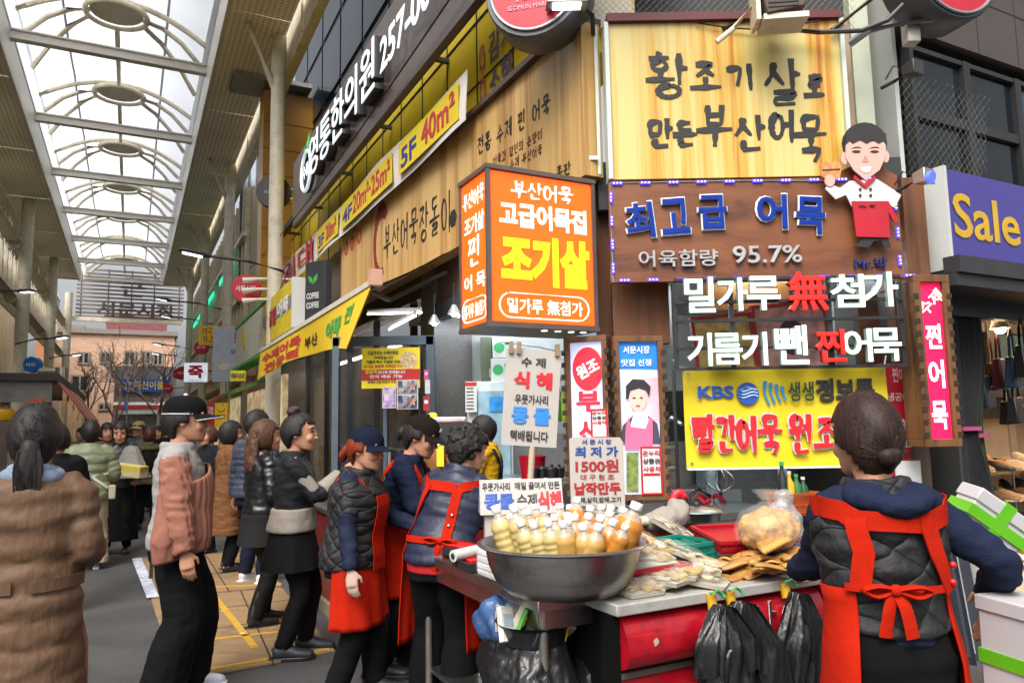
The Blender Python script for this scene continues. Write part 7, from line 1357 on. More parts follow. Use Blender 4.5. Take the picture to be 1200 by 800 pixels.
class Person:
 """local frame: y forward, x to the person's own right-hand side, z up; all lengths in body heights until built"""
 def __init__(s,label,px,py_top,Y,yaw,H=1.65,lean=0.,hands=((.20,.06,.42),(-.20,.06,.42)),feet=((.07,.0),(-.07,.02)),head=(0.,0.),group=None,bulk=1.,fine=False,gloves=False,ground=None,hand_style=('relax','relax'),crouch=0.,hair_only=False,elbow=None,shoulder_up=0.,side=0.,shw=.094):
  p=at_y(px,py_top,Y);s.H=H;s.root=thing('person',label,'person',(p.x,p.y,0),yaw,group);s.lean=lean;s.bulk=1+(bulk-1)*.5;s.fine=fine;s.crouch=crouch;s.side=side
  s.hip=V((0,0,.52-crouch));s.RL=Matrix.Rotation(-lean,3,'X')@Matrix.Rotation(side,3,'Y')
  s.neck=s.tp(V((0,0,.30)));s.chest=s.tp(V((0,0,.23)))
  s.sh=[s.tp(V((x*shw,0,.266+shoulder_up)))for x in(1,-1)]
  yaw_h,pit=head;s.HR=Matrix.Rotation(lean*-.55,3,'X')@Matrix.Rotation(yaw_h,3,'Z')@Matrix.Rotation(-pit,3,'X')
  s.hc=s.neck+s.RL@V((0,.006,.012))+s.HR@V((0,.012,.083))
  s.arm=[]
  for i,hnd in enumerate(hands):
   t=V(hnd);pole=V(((1 if i==0 else-1)*.45,-1,-.35))if not elbow else V(elbow[i])
   e,w=ik(s.sh[i],t,.165,.145,pole);s.arm.append((s.sh[i],e,w))
  s.leg=[]
  for i,f in enumerate(feet):
   h=V(((1 if i==0 else-1)*.052,0,.50-crouch));a=V((f[0],f[1],.042));k,a2=ik(h,a,.238,.232,V((0,1,0)));s.leg.append((h,k,a2,f[2]if len(f)>2 else 0.))
  s.hs=hand_style;s.gl=gloves
 def tp(s,p):
  """a point of the upright torso (relative to the pelvis) carried by the lean"""
  t=min(1,max(0,p.z/.12));t=t*t*(3-2*t)
  q=Matrix.Rotation(-s.lean*t,3,'X')@Matrix.Rotation(s.side*t,3,'Y')@V(p);return s.hip+q
 def surf(s,z,ang,e=0.,flare=0.):
  """point on the torso (or below it, on a straight hanging skirt); ang 0 = front, +90 = own right"""
  rx,ry,oy=ring_at(max(z,-.02));k=s.bulk if z<.25 else 1+(s.bulk-1)*.5
  e*=.72;rx=rx*k+e;ry=ry*k+e
  if z<0:rx+=flare*-z;ry+=flare*-z
  return s.tp(V((rx*sin(ang),ry*cos(ang)+oy,z)))*s.H
 def S(s,pts):return[V(p)*s.H for p in pts]
 def torso(s,b,e,z0,z1,n=30,flare=0.,steps=22,band=None):
  rings=[]
  for k in range(steps+1):
   z=z0+(z1-z0)*k/steps;ee=e+(band(z)if band else 0);rings.append([s.surf(z,2*pi*i/n,ee,flare)for i in range(n)])
  b.rings(rings)
 def limb(s,b,pts,rad,n=14,sub=5):b.loft(s.S(pts),[(r*s.H if not isinstance(r,tuple)else(r[0]*s.H,r[1]*s.H))for r in rad],n,sub=sub)
 def armloft(s,b,i,e=0.,to=1.,band=0.,k=1.):
  a,el,w=s.arm[i];inn=s.tp(V(((1 if i==0 else-1)*.05,0,.255)));e*=.72;pts=[inn,a,a.lerp(el,.5),el,el.lerp(w,.5),el.lerp(w,to)];rad=[.031+e,.031+e,.0265+e,.0225+e,.021+e,.0165+(1-to)*.006+e]
  if not band:return s.limb(b,pts,rad)
  P,R2=[],[];n=int(10*k)
  for j,(p,q,r0,r1)in enumerate(zip(pts[1:],pts[2:],rad[1:],rad[2:])):
   for t in range(n//2):u=t/(n//2);P.append(p.lerp(q,u));R2.append(r0+(r1-r0)*u+band*abs(sin(pi*u*max(1,n//5)))**.6)
  s.limb(b,[pts[0]]+P+[pts[-1]],[rad[0]]+R2+[rad[-1]],sub=2)
 def hand(s,b,i):
  a,el,w=s.arm[i];d=(w-el).normalized();sg=1 if i==0 else-1;st=s.hs[i]
  inward=V((-sg,0,0))if st!='palm_up' else V((0,0,1));nrm=inward-d*inward.dot(d);nrm=nrm.normalized()if nrm.length>.1 else V((0,0,1));across=d.cross(nrm).normalized()
  if across.y<0 and abs(across.y)>.2:across=-across
  f=d if st!='down' else(d*.5+V((0,0,-.8))).normalized()
  b.loft(s.S([w-d*.012,w+f*.012,w+f*.032,w+f*.050,w+f*.056]),[(.0125*s.H,.0115*s.H),(.019*s.H,.011*s.H),(.024*s.H,.011*s.H),(.024*s.H,.010*s.H),(.018*s.H,.007*s.H)],12,up=nrm,sub=2)
  curl={'relax':.55,'grip':1.25,'down':.5,'palm_up':.5,'hold':.9}[st]
  for k in range(4):
   off=across*(.0165-.011*k);L1=[.024,.027,.025,.019][k];base=w+f*.046+off;r=Matrix.Rotation
   d1=(f*cos(curl*.5)+nrm*sin(curl*.5));d2=(f*cos(curl*1.2)+nrm*sin(curl*1.2));d3=(f*cos(curl*1.8)+nrm*sin(curl*1.8));p1=base+d1*L1;p2=p1+d2*L1*.65;p3=p2+d3*L1*.5
   b.tube(s.S([base-f*.012,base,p1,p2,p3]),[x*s.H for x in(.0056,.0056,.0052,.0047,.0036)],8)
  th=w+f*.012+across*.016;t1=th+(f*.6+across*.55+nrm*.35).normalized()*.024;t2=t1+(f*.9+nrm*.5).normalized()*.02;b.tube(s.S([th-f*.006,th,t1,t2]),[x*s.H for x in(.008,.0075,.0062,.0046)],8)
 def hl(s,p):return(s.hc+s.HR@(V(p)*1.09))*s.H
 def head(s,b):
  H=s.H;n=22;rings=[]
  prof=[(-.066,.020,.016,.034),(-.060,.030,.030,.026),(-.045,.037,.045,.014),(-.025,.0415,.054,.006),(0,.0445,.058,.0),(.025,.0455,.060,-.003),(.045,.0425,.056,-.005),(.058,.033,.044,-.006),(.066,.018,.024,-.007)]
  for z,rx,ry,oy in prof:rings.append([s.hl((rx*sin(a),ry*cos(a)+oy,z))for a in(2*pi*k/n for k in range(n))])
  b.rings(rings);M=s.HR
  b.loft([s.hl(p)for p in((0,.054,.012),(0,.062,-.006),(0,.0675,-.017),(0,.058,-.022))],[(.0055*H,.006*H),(.0065*H,.007*H),(.0105*H,.008*H),(.007*H,.004*H)],10,up=M@V((0,0,1)))
  for sx in(1,-1):
   b.ell(s.hl((sx*.019,.047,.021)),(.016*H,.010*H,.007*H),7,M);b.ell(s.hl((sx*.024,.042,-.02)),(.016*H,.016*H,.018*H),7,M)
   b.ell(s.hl((sx*.047,-.006,-.006)),(.005*H,.012*H,.019*H),7,M)
  b.ell(s.hl((0,.054,-.037)),(.0150*H,.008*H,.0045*H),7,M);b.ell(s.hl((0,.052,-.044)),(.0125*H,.008*H,.0045*H),7,M);b.ell(s.hl((0,.046,-.062)),(.014*H,.011*H,.010*H),7,M)
 def body(s,vox=None):
  H=s.H;b=MB();s.torso(b,-.004,-.07,.303);s.head(b)
  b.loft([s.neck*H+s.RL@V((0,-.01,-.03))*H,s.neck*H,s.hl((0,-.008,-.035))],[(.040*H,.04*H),(.0335*H,.0345*H),(.033*H,.035*H)],14,sub=3)
  for i in(0,1):
   s.armloft(b,i,-.003)
   s.hand(b,i)
   h,k,a,yw=s.leg[i];s.limb(b,[h+V((0,0,.03)),h.lerp(k,.3),k,k.lerp(a,.35),a,a+V((0,0,-.02))],[.052,.050,.032,.033,.02,.02])
   f=V((sin(yw),cos(yw),0));s.limb(b,[a-f*.02+V((0,0,-.018)),a+f*.03+V((0,0,-.02)),a+f*.08+V((0,0,-.024))],[.014,.016,.010])
  vox=vox or(.0058 if s.fine else .009);inv=s.HR.transposed()
  def cl(c):
   p=inv@(c/H-s.hc)/1.09
   if p.y>.036 and abs(p.z)<.07 and abs(p.x)<.04:
    ax=abs(p.x)
    if(ax-.019)**2/.0095**2+(p.z-.0065)**2/.0030**2<1:return 1
    if .008<ax<.031 and abs(p.z-.0215+(ax-.019)**2*9)<.0028:return 2
    if ax<.014 and-.0485<p.z<-.0325 and p.y>.045:return 3
   if s.gl and any((c/H-s.arm[i][2]).length<.10 and(c/H-s.arm[i][2]).dot((s.arm[i][2]-s.arm[i][1]).normalized())>-.02 for i in(0,1)if s.gl is True or i in s.gl):return 4
   return 0
  s.bo=remesh(b,'body',vox,skin,s.root,2,mats=[skin,eye_m,brow_m,lip_m,glove_m],classify=cl)
  return s
 def jacket(s,m,e=.012,z0=-.02,z1=.292,flare=.0,sleeve=.97,band=0.,nb=8,name='jacket',ae=None,fold=.004,vox=.011,arms=(0,1),armm=None,push=None,collar=True):
  b=MB();bd=(lambda z:band*(abs(sin(pi*(z-z0)/(z1-z0)*nb))**.6))if band else None
  s.torso(b,e,z0,z1,flare=flare,band=bd,steps=90 if band else 24)
  if collar:
   K=[s.surf(.300,2*pi*k/20,e*.4+.004)for k in range(20)];b.tube([q+V((0,0,.004))for q in K],.019*s.H/1.6,8,closed=True);b.tube([q+V((0,0,.022))for q in K],.014*s.H/1.6,8,closed=True)
  ae=e*.8 if ae is None else ae
  if sleeve and not armm:
   for i in arms:s.armloft(b,i,ae,sleeve,band*.8)
  sd=V((s.root.location.x*7,s.root.location.y*3,0))
  def psh(p):return push(p)if push else fold*s.H*(noise.noise(V((p.x*9,p.y*9,p.z*16))+sd)+.7*noise.noise(V((p.x*14,p.y*14,p.z*34))+sd)+.5*abs(noise.noise(p*30+sd)))
  o=remesh(b,name,vox,m,s.root,3 if not band else 2,push=psh)
  if armm:
   for i in arms:b2=MB();s.armloft(b2,i,ae,sleeve,band*.8);remesh(b2,'sleeve',vox,armm,s.root,2,push=psh)
  return o
 def sleeve(s,i,m,e,t0,t1,name='sleeve'):
  a,el,w=s.arm[i];b=MB();P=lambda t:a.lerp(el,t*2)if t<.5 else el.lerp(w,t*2-1)
  n=6;s.limb(b,[P(t0+(t1-t0)*k/n)for k in range(n+1)],[.030+e*.72-.010*(t0+(t1-t0)*k/n)for k in range(n+1)],sub=3);return remesh(b,name,.010,m,s.root,2,push=lambda p:.005*noise.noise(p*30))
 def trousers(s,m,e=.008,hem=.05,flare=.0,name='trousers',fold=.005):
  b=MB();s.torso(b,e+.002,-.075,.06)
  for i in(0,1):
   h,k,a,yw=s.leg[i];bot=V((a.x,a.y,hem));s.limb(b,[h+V((0,0,.03)),h.lerp(k,.35),k,k.lerp(a,.5),bot],[.053+e,.050+e+flare*.2,.036+e+flare*.6,.033+e+flare*.85,.028+e+flare])
  sd=V((s.root.location.x*5,2,0));remesh(b,name,.011,m,s.root,3,push=lambda p:fold*s.H*(noise.noise(V((p.x*12,p.y*12,p.z*5))+sd)+.7*noise.noise(V((p.x*10,p.y*10,p.z*22))+sd)));return s
 def skirt(s,m,z0=-.2,flare=.2,e=.012,name='skirt',pleat=.006):
  b=MB();n=60;rings=[]
  for k in range(16):
   z=.07+(z0-.07)*k/15;rings.append([s.surf(z,2*pi*i/n,e+pleat*sin(9*2*pi*i/n+1)*min(1,max(0,-z*6)),flare)for i in range(n)])
  b.rings(rings);o=b.build(name,m,s.root,smooth=60);return s
 def shoes(s,m,boot=0.,sole=None,name='shoe',size=1.):
  for i in(0,1):
   h,k,a,yw=s.leg[i];f=V((sin(yw),cos(yw),0))*size;b=MB();g=lambda t,z:V((a.x,a.y,0))+f*t+V((0,0,z))
   s.limb(b,[g(-.034,.026),g(-.02,.03),g(.02,.032),g(.06,.024),g(.098,.02),g(.112,.018)],[(.016*size,.024),(.021*size,.03),(.024*size,.030),(.028*size,.022),(.024*size,.017),(.010,.012)])
   if boot:s.limb(b,[g(-.006,.03),g(-.005,.08),k.lerp(V((a.x,a.y,.042)),1-boot)],[.028,.030,.042])
   o=remesh(b,name,.008,m,s.root,2)
   q=MB();pr=[(-.05,.016),(-.03,.024),(.02,.024),(.06,.030),(.095,.027),(.118,.012)];sd=V((f.y,-f.x,0)).normalized();lo=[g(t,0)+sd*w_*size for t,w_ in pr]+[g(t,0)-sd*w_*size for t,w_ in pr[::-1]];q.hexa(s.S(lo),s.S([p+V((0,0,.016))for p in lo]));q.build('sole',sole or m,o,bevel=.004)
  return s
 def hair(s,m,kind='short',vol=1.08,name='hair',line=.030,side=62,low=-.03,curl=0.,parent=None,tied=True):
  """shell of hair over the skull, open at the face"""
  H=s.H;n,k_=44,26;vs,fs,keep=[],[],{}
  for j in range(k_+1):
   el=-pi/2+pi*j/k_
   for i in range(n):
    az=2*pi*i/n-pi;rx,ry,rz=.0475*vol,.0625*vol,.0705*vol;p=V((rx*cos(el)*sin(az),ry*cos(el)*cos(az)-.006,rz*sin(el)))
    kk=noise.noise(V((p.x*90,p.y*90,p.z*25))+V((s.root.location.x,0,0)))*.0022
    if curl:kk+=curl*(noise.noise(p*110)+.7*noise.noise(p*210))
    q_=p*(1+kk/.05)
    if tied and p.z<0:w_=min(1,-p.z/.075)**1.5;q_.x*=1-.12*w_;q_.y=q_.y*(1-.22*w_)
    vs.append(s.hl(q_))
    front=cos(az);ad=abs(math.degrees(az));lo_=low if not tied else(-.016 if ad<100 else-.016-.060*min(1,(ad-100)/38));keep[len(vs)-1]=p.z>lo_
    if front>cos(radians(side)):keep[len(vs)-1]=p.z>line+(.006*sin(az*9))
  for j in range(k_):
   for i in range(n):
    f=(j*n+i,j*n+(i+1)%n,(j+1)*n+(i+1)%n,(j+1)*n+i)
    if sum(keep[q]for q in f)>=3:fs.append(f)
  b=MB();b.add(vs,fs);o=b.build(name,m,parent or s.root,smooth=70);q=o.modifiers.new('s','SOLIDIFY');q.thickness=.016;q.offset=-.2;return o
 def strands(s,m,tie=None,n=260,vol=1.1,low=-.06,side=64,r=.0011,parent=None,line=.032,seed=1):
  """single locks lying on the hair shell, drawn back to a tie or hanging from the crown"""
  n=int(n*1.8);r*=.62
  rr=random.Random(seed);b=MB();E=V((.0475*vol,.0625*vol,.0705*vol))
  for k in range(n):
   az=rr.uniform(-pi,pi);ad=abs(math.degrees(az));zs=(line+rr.uniform(0,.03))if ad<side else(rr.uniform(-.014,.05)if ad<105 else rr.uniform(low,.05))
   if not tie:zs=max(low,(line if ad<side else low)+rr.uniform(-.004,.012))
   c0=sqrt(max(.02,1-(zs/E.z)**2));a=V((c0*sin(az),c0*cos(az),zs/E.z)).normalized()
   e=V((tie[0]/E.x,(tie[1]+.006)/E.y,tie[2]/E.z)).normalized()if tie else V((rr.uniform(-.12,.12),-.2,1)).normalized();pts=[]
   lift=1.02+rr.uniform(-.01,.025);w1,w2=rr.uniform(-.05,.05),rr.uniform(-.05,.05)
   for j in range(9):
    t=j/8;d=(a.lerp(e,t)+V((0,0,.10*sin(pi*t)if tie else 0))+V((w1,w2,0))*sin(pi*t)).normalized();q=V((d.x*E.x,d.y*E.y-.006,d.z*E.z))*lift
    if q.z<0:w_=min(1,-q.z/.075)**1.5;q.x*=1-.12*w_;q.y*=1-.22*w_
    pts.append(s.hl(q))
   b.tube(pts,[r*s.H*x for x in(.5,.9,1,1,1,1,1,.9,.6)],4)
  return b.build('hair_locks',m,parent or s.root,smooth=60)
 def lump(s,name,m,shapes,vox=.008,amp=.004,freq=40,stretch=(1,1,.3),parent=None):
  """extra hair masses (bun, tail, curls) as one skin: ('e', centre, radii) or ('l', pts, rads) in head coordinates"""
  b=MB();H=s.H
  for sh in shapes:
   if sh[0]=='e':b.ell(s.hl(sh[1]),tuple(r*H for r in sh[2]),10,s.HR)
   else:b.loft([s.hl(p)for p in sh[1]],[(r[0]*H,r[1]*H)if isinstance(r,tuple)else(r*H,r*H)for r in sh[2]],14,sub=4)
  return remesh(b,name,vox,m,parent or s.root,2,push=lambda p:amp*(noise.noise(V((p.x*freq*stretch[0],p.y*freq*stretch[1],p.z*freq*stretch[2])))+.5*noise.noise(p*freq*2.3)))
 def cap(s,m,trim=None,logo=None,flat=True,tilt=0.):
  H=s.H;R_=Matrix.Rotation(tilt,3,'X');rings=[];n=36
  for j in range(12):
   t=j/11;z=.018+.062*t;k=sqrt(max(0,1-(t*.97)**(3.2 if flat else 2.4)))if t<1 else .05;rings.append([s.hl(R_@V((.0515*k*sin(a),.0665*k*cos(a)-.006,z)))for a in(2*pi*i/n for i in range(n))])
  b=MB();b.rings(rings);o=b.build('cap',m,s.root,smooth=60)
  b=MB()
  def g(u,v):a=(u-.5)*2.3;r0=.064;r1=.064+.052*cos(a*.55);r=r0+(r1-r0)*v;return s.hl(R_@V((min(1,.80+.06*v)*r*sin(a)*.86,r*cos(a)-.006,.020-.010*v-.012*(u-.5)**2*4*v)))
  b.grid(g,20,6);b.grid(lambda u,v:g(1-u,v)+s.HR@V((0,0,.003)),20,6);b.build('brim',m,o,smooth=60)
  if trim:b=MB();b.tube([g(k/20,1.0)for k in range(21)],.0035,6);b.tube([s.hl(R_@V((.0525*sin(a),.0675*cos(a)-.006,.019)))for a in(pi*.36+k*(pi*2-pi*.72)/24 for k in range(25))],.0035,6);b.build('piping',trim,o)
  if logo:b=MB();b.slab([s.hl(R_@V((x,.0615,z)))for x,z in((-.014,.042),(.014,.042),(.014,.056),(-.014,.056))],.004,s.HR@V((0,1,0)));b.build('badge',logo,o)
  b=MB();b.ell(s.hl(R_@V((0,-.006,.079))),.008*H,6);b.build('button',trim or m,o)
  return o
 def ribbon(s,name,m,path,w,e,th=.004,parent=None):
  """strap lying on the torso along [(z, angle)]"""
  pts=[s.surf(z,a,e)for z,a in path];dn=[];b=MB()
  P,Nn=[],[]
  for i in range(len(path)-1):
   for k in range(6):
    t=k/6;z=path[i][0]*(1-t)+path[i+1][0]*t;a=path[i][1]*(1-t)+path[i+1][1]*t;P.append(s.surf(z,a,e));Nn.append((s.surf(z,a,e+.02)-s.surf(z,a,e)).normalized())
  z,a=path[-1];P.append(s.surf(z,a,e));Nn.append((s.surf(z,a,e+.02)-P[-1]).normalized());n=len(P);rings=[]
  for i in range(n):
   d=(P[min(i+1,n-1)]-P[max(i-1,0)]).normalized();x=d.cross(Nn[i]).normalized()*(w*s.H/2);t=Nn[i]*th;rings.append([P[i]-x,P[i]+x,P[i]+x+t,P[i]-x+t])
  b.rings(rings);return b.build(name,m,parent or s.root,smooth=50)
 def apron(s,m,e=.022,z_bib=.17,z_hem=-.20,wrap=1.9,bib=.75,flare=.12,writing=None,zw=.055):
  b=MB()
  def skirt(u,v):z=zw+(z_hem-zw)*v;a=(u-.5)*2*wrap;return s.surf(z,a,e+(.011*sin(u*15+1+2*v)+.006*sin(u*37+v))*v,flare)
  b.grid(skirt,48,18);o=b.build('apron',m,s.root,smooth=70);q=o.modifiers.new('s','SOLIDIFY');q.thickness=.005
  b=MB()
  def bibf(u,v):z=zw-.005+(z_bib-zw+.005)*v;a=(u-.5)*2*bib*(1-.35*v);return s.surf(z,a,e)
  b.grid(bibf,20,10);o2=b.build('bib',m,o,smooth=70);q=o2.modifiers.new('s','SOLIDIFY');q.thickness=.005
  for sg in(1,-1):s.ribbon('strap',m,[(z_bib-.005,sg*bib*.62),(.24,sg*.55),(.279,sg*.9),(.278,sg*2.2),(.2,sg*2.75),(.12,sg*2.6),(zw,sg*wrap)],.021,e+.001,parent=o)
  if writing:
   vs,fs,x0,x1,y0,y1=text_mesh(writing,.01);b=MB();b.add([s.surf(.13-.07*(1-(p.y-y0)/(y1-y0)),-((p.x-x0)/(x1-x0)-.5)*-.9*bib,e+.004+.0008*p.z)for p in vs],fs);b.build('lettering',whitep,o,fix=False)
  return o
def yaw_to(dx,dy):return atan2(-dx,dy)
YS=SA
# --- woman in a long tan padded coat, seen from behind
tanp=mat('tan_padding','#5f4836',rough=.6,var=.08,bump=.7,bscale=24,stretch=(1.4,1.4,.5),spec=.25)
p=Person('person with black ponytail in a long quilted tan coat, walking away up the street',36,600,3.1,YS-.05,1.64,hands=((.125,.12,.62),(-.14,.1,.58)),elbow=((.2,-1,-.7),(-.2,-1,-.7)),bulk=1.02,head=(.0,.0)).body()
p.jacket(tanp,.024,-.30,.296,flare=.08,band=.011,nb=9,sleeve=1.0,ae=.018,name='coat',fold=.004,vox=.013)
p.trousers(blackc);p.shoes(blacksh);p.hair(hair_k,vol=1.13,low=-.045,side=70);p.strands(hair_k,(0,-.066,-.012),420,1.14)
rs_=random.Random(4);b=MB()
for k in range(90):
 x=rs_.uniform(-.028,.028);dz=rs_.uniform(0,.03);b.tube([p.hl(q)for q in((x*.3,-.068,-.012),(x*.8,-.088,-.03),(x,-.094,-.075),(x*.9,-.085,-.13-dz*.3),(x*.35,-.075,-.172-dz))],.0016,4)
b.build('hair_locks',hair_k,p.root,smooth=60)
b=MB();b.tube([p.surf(.300+.004*sin(2*a),a,.016)for a in(2*pi*k/24 for k in range(24))],.034,10,closed=True);b.tube([p.surf(.312+.005*sin(3*a),a,.010)for a in(2*pi*k/24 for k in range(24))],.026,10,closed=True);sc_m=mat('striped_scarf','#7a8aa0',rough=.9,var=.5,scale=9,bump=.4,bscale=80);b.build('scarf',sc_m,p.root)
p.lump('ponytail',hair_k,[('l',[(0,-.055,-.01),(0,-.075,-.02),(.0,-.078,-.07),(-.004,-.07,-.13),(-.004,-.066,-.175)],[(.014,.014),(.022,.018),(.033,.02),(.026,.016),(.006,.005)])],amp=.003)
b=MB();b.tube([p.hl((.014*cos(k),-.062+.0,-.012+.014*sin(k)))for k in range(7)],.004,6,closed=True);b.build('hair_tie',offwhite,p.root)
p.ribbon('belt',tanp,[(.045,a*.5)for a in range(-6,7)],.03,.042)
brn=mat('brown_strap','#7a4a2e',rough=.5);b=MB();b.tube(p.S([(.10,.06,.5),(.13,.02,.40),(.135,.0,.28),(.11,-.02,.14)]),.014,6);b.build('bag_strap',brn,p.root)
# --- man in black cap with a knitted cardigan over his shoulders
knit=mat('pink_knit','#8a5a4a',rough=.9,var=.1,scale=8)
t_,b_,N,L=ptree(knit);tc=N('ShaderNodeTexCoord');wv=N('ShaderNodeTexWave');wv.inputs['Scale'].default_value=11;wv.inputs['Distortion'].default_value=2.2;wv.inputs['Detail'].default_value=1;wv.inputs['Detail Scale'].default_value=1.2;L(tc.outputs['Object'],wv.inputs['Vector']);bp=N('ShaderNodeBump');bp.inputs['Strength'].default_value=.6;bp.inputs['Distance'].default_value=.008;L(wv.outputs[0],bp.inputs['Height']);L(bp.outputs[0],b_.inputs['Normal'])
sweat=fabric('pale_sweatshirt','#8f8c8a',.9)
p=Person('person in black cap and glasses with a pink knitted cardigan slipping off his shoulders',208,600,4.5,yaw_to(.97,.25),1.73,hands=((.16,.06,.44),(-.15,.04,.46)),feet=((.062,-.02,.0),(-.058,.035,.1)),bulk=1.06,fine=True,head=(.05,.02)).body()
p.jacket(sweat,.022,-.035,.29,sleeve=.4);p.trousers(blackc,.012,.03,flare=.034);p.shoes(whitesh,size=1.15);p.hair(hair_k,vol=1.05,low=-.035,line=.03,side=66)
p.cap(mat('cap_black',(.006,.006,.0065),rough=.9,spec=.1),trim=whitep)
def drape(u,v):
 a=-2.35+4.0*u+.1;z=.215-.26*v+.035*sin(3*u+1)-.05*(1-v)*abs(u-.4);return p.surf(z,a+.15,.050+.014*sin(22*u)*(.3+v)+.02*sin(pi*v)+.03*u*u)
b=MB();b.grid(drape,56,26);o=b.build('cardigan',knit,p.root,smooth=70);q=o.modifiers.new('s','SOLIDIFY');q.thickness=.016
for i in(0,1):
 a,e,w=p.arm[i];b=MB();p.limb(b,[a.lerp(e,-.02),a.lerp(e,.35),a.lerp(e,.75),e,e.lerp(w,.5),e.lerp(w,.95),e.lerp(w,1.02)],[.046,.052,.053,.049,.044,.036,.030],sub=4);remesh(b,'cardigan_sleeve',.011,knit,p.root,2,push=lambda q:.010*noise.noise(V((q.x*12,q.y*12,q.z*30))))
for k in range(4):b=MB();c=p.surf(.05-.035*k,-2.2+.01*k,.052);b.ell(c,.009,6);b.build('button',brn,o)
strapm=mat('beige_strap','#8f8068',rough=.8);p.ribbon('bag_strap',strapm,[(.19,-2.0),(.25,-1.9),(.285,-1.6),(.28,-.7),(.2,-.5)],.03,.02);p.ribbon('bag_strap',strapm,[(.0,-2.5),(-.05,-2.52),(-.1,-2.5),(-.15,-2.5)],.018,.05)
b=MB();b.tube([p.hl((.019+.0+.0125*cos(k*.6),.058,.006+.010*sin(k*.6)))for k in range(11)],.0018,5,closed=True);b.tube([p.hl((-.019+.0125*cos(k*.6),.058,.006+.010*sin(k*.6)))for k in range(11)],.0018,5,closed=True);b.tube([p.hl((.032,.055,.008)),p.hl((.046,.0,.008))],.0018,5);b.tube([p.hl((-.032,.055,.008)),p.hl((-.046,.0,.008))],.0018,5);b.build('glasses',steel,p.root)
# --- woman in black and cream jacket, hair in a bun, eating
creamj=fabric('cream_panel','#8a8278',.7)
p=Person('person with hair bun in a black and cream jacket, holding food up to eat',344,600,5.2,yaw_to(.95,.2),1.63,hands=((.035,.20,.735),(-.045,.19,.72)),hand_style=('hold','hold'),feet=((.055,-.03),(-.06,.05)),bulk=1.16,fine=True,head=(-.15,.05)).body()
p.jacket(fabric('black_nylon',(.016,.017,.02),.5),.022,.0,.30,sleeve=.98,ae=.017,fold=.005)
b=MB();p.torso(b,.036,-.012,.085);remesh(b,'cream_panel',.011,creamj,p.root,3,push=lambda q:.004*noise.noise(q*25))
p.sleeve(0,creamj,.024,.62,.97,'cream_cuff');p.sleeve(1,creamj,.024,.62,.97,'cream_cuff')
for i in(0,1):
 a,e,w=p.arm[i];b=MB();o_=V((.013*(1 if i==0 else-1),-.004,.012));p.limb(b,[a.lerp(e,t)+o_ for t in(-.05,.3,.6,.95)],[(.026,.032)]*4);remesh(b,'sleeve_stripe',.010,creamj,p.root,2)
p.skirt(blackc,-.16,.22,.018);p.trousers(mat('black_tights',(.006,.006,.0065),rough=.8,spec=.15),.008);p.shoes(mat('grey_trainer','#1f242b',rough=.5),sole=blacksh,size=1.1)
p.hair(hair_k,vol=1.09,low=-.04,side=72,line=.034);p.strands(hair_k,(0,-.03,.075),240,1.10);p.lump('bun',hairmat('bun_hair','#3a2430'),[('e',(.0,-.030,.080),(.030,.030,.024)),('e',(.012,-.018,.092),(.016,.018,.014)),('e',(-.014,-.034,.09),(.016,.016,.014))],amp=.006,freq=60)
fh=thing('fishcake_skewer','pale bite of fishcake in the hands of the woman with a bun','food',p.root.matrix_world@V((0,0,0)));wpt=Matrix.Rotation(p.root.rotation_euler[2],3,'Z')@(V((0,.235,.755))*p.H)+p.root.location;fh.location=wpt;part('bite',mat('bite_pale','#cfc0b0',rough=.6),fh,lambda b:b.ell((0,0,0),(.03,.025,.018),8));part('wrapper',whitep,fh,lambda b:b.lathe([(.022,-.02),(.03,.012)],(0,0,0),12,caps=False))
# --- woman with long wavy brown hair behind her
p=Person('person with long wavy brown hair in black jacket and tall black boots',306,600,6.0,yaw_to(.8,.65),1.60,hands=((.10,.14,.62),(-.12,.14,.60)),feet=((.06,-.04,.1),(-.06,.04)),bulk=1.05).body()
p.jacket(leather,.020,.02,.298,sleeve=.98,fold=.006);p.skirt(fabric('black_shorts',(.016,.015,.016)),-.13,.16,.014,pleat=.002);p.trousers(mat('black_tights',(.010,.010,.011)),.008);p.shoes(leather,boot=.62)
p.hair(hair_b,vol=1.1,low=-.06,side=66,tied=False);p.strands(hair_b,None,200,1.11,-.07);p.lump('long_hair',hair_b,[('l',[(0,-.045,.03),(0,-.06,-.03),(.0,-.068,-.10),(.004,-.066,-.16),(0,-.06,-.19)],[(.045,.03),(.052,.03),(.062,.028),(.056,.024),(.03,.012)])],amp=.012,freq=26,stretch=(1,1,.6))
# --- man in a navy down jacket
p=Person('person with short black hair in a ribbed navy down jacket, back turned',297,600,7.6,yaw_to(.35,.94),1.72,bulk=1.12,head=(-.3,0)).body()
p.jacket(mat('slate_down','#343a4a',rough=.55,var=.1,bump=.3,bscale=30),.026,-.03,.298,band=.012,nb=9,ae=.02,name='down_jacket');p.trousers(fabric('navy_trousers','#151a28'),.01);p.shoes(whitesh);p.hair(hair_k,vol=1.12,low=-.035,side=75)
# --- woman in long brown coat
p=Person('person in a long camel brown coat with black bobbed hair',266,600,8.2,yaw_to(.8,.5),1.62,bulk=1.05).body()
p.jacket(fabric('camel_coat','#6d4a30'),.022,-.27,.298,flare=.12,name='coat',fold=.006);p.trousers(blackc);p.shoes(blacksh);p.hair(hair_k,vol=1.12,low=-.075,side=64,tied=False)
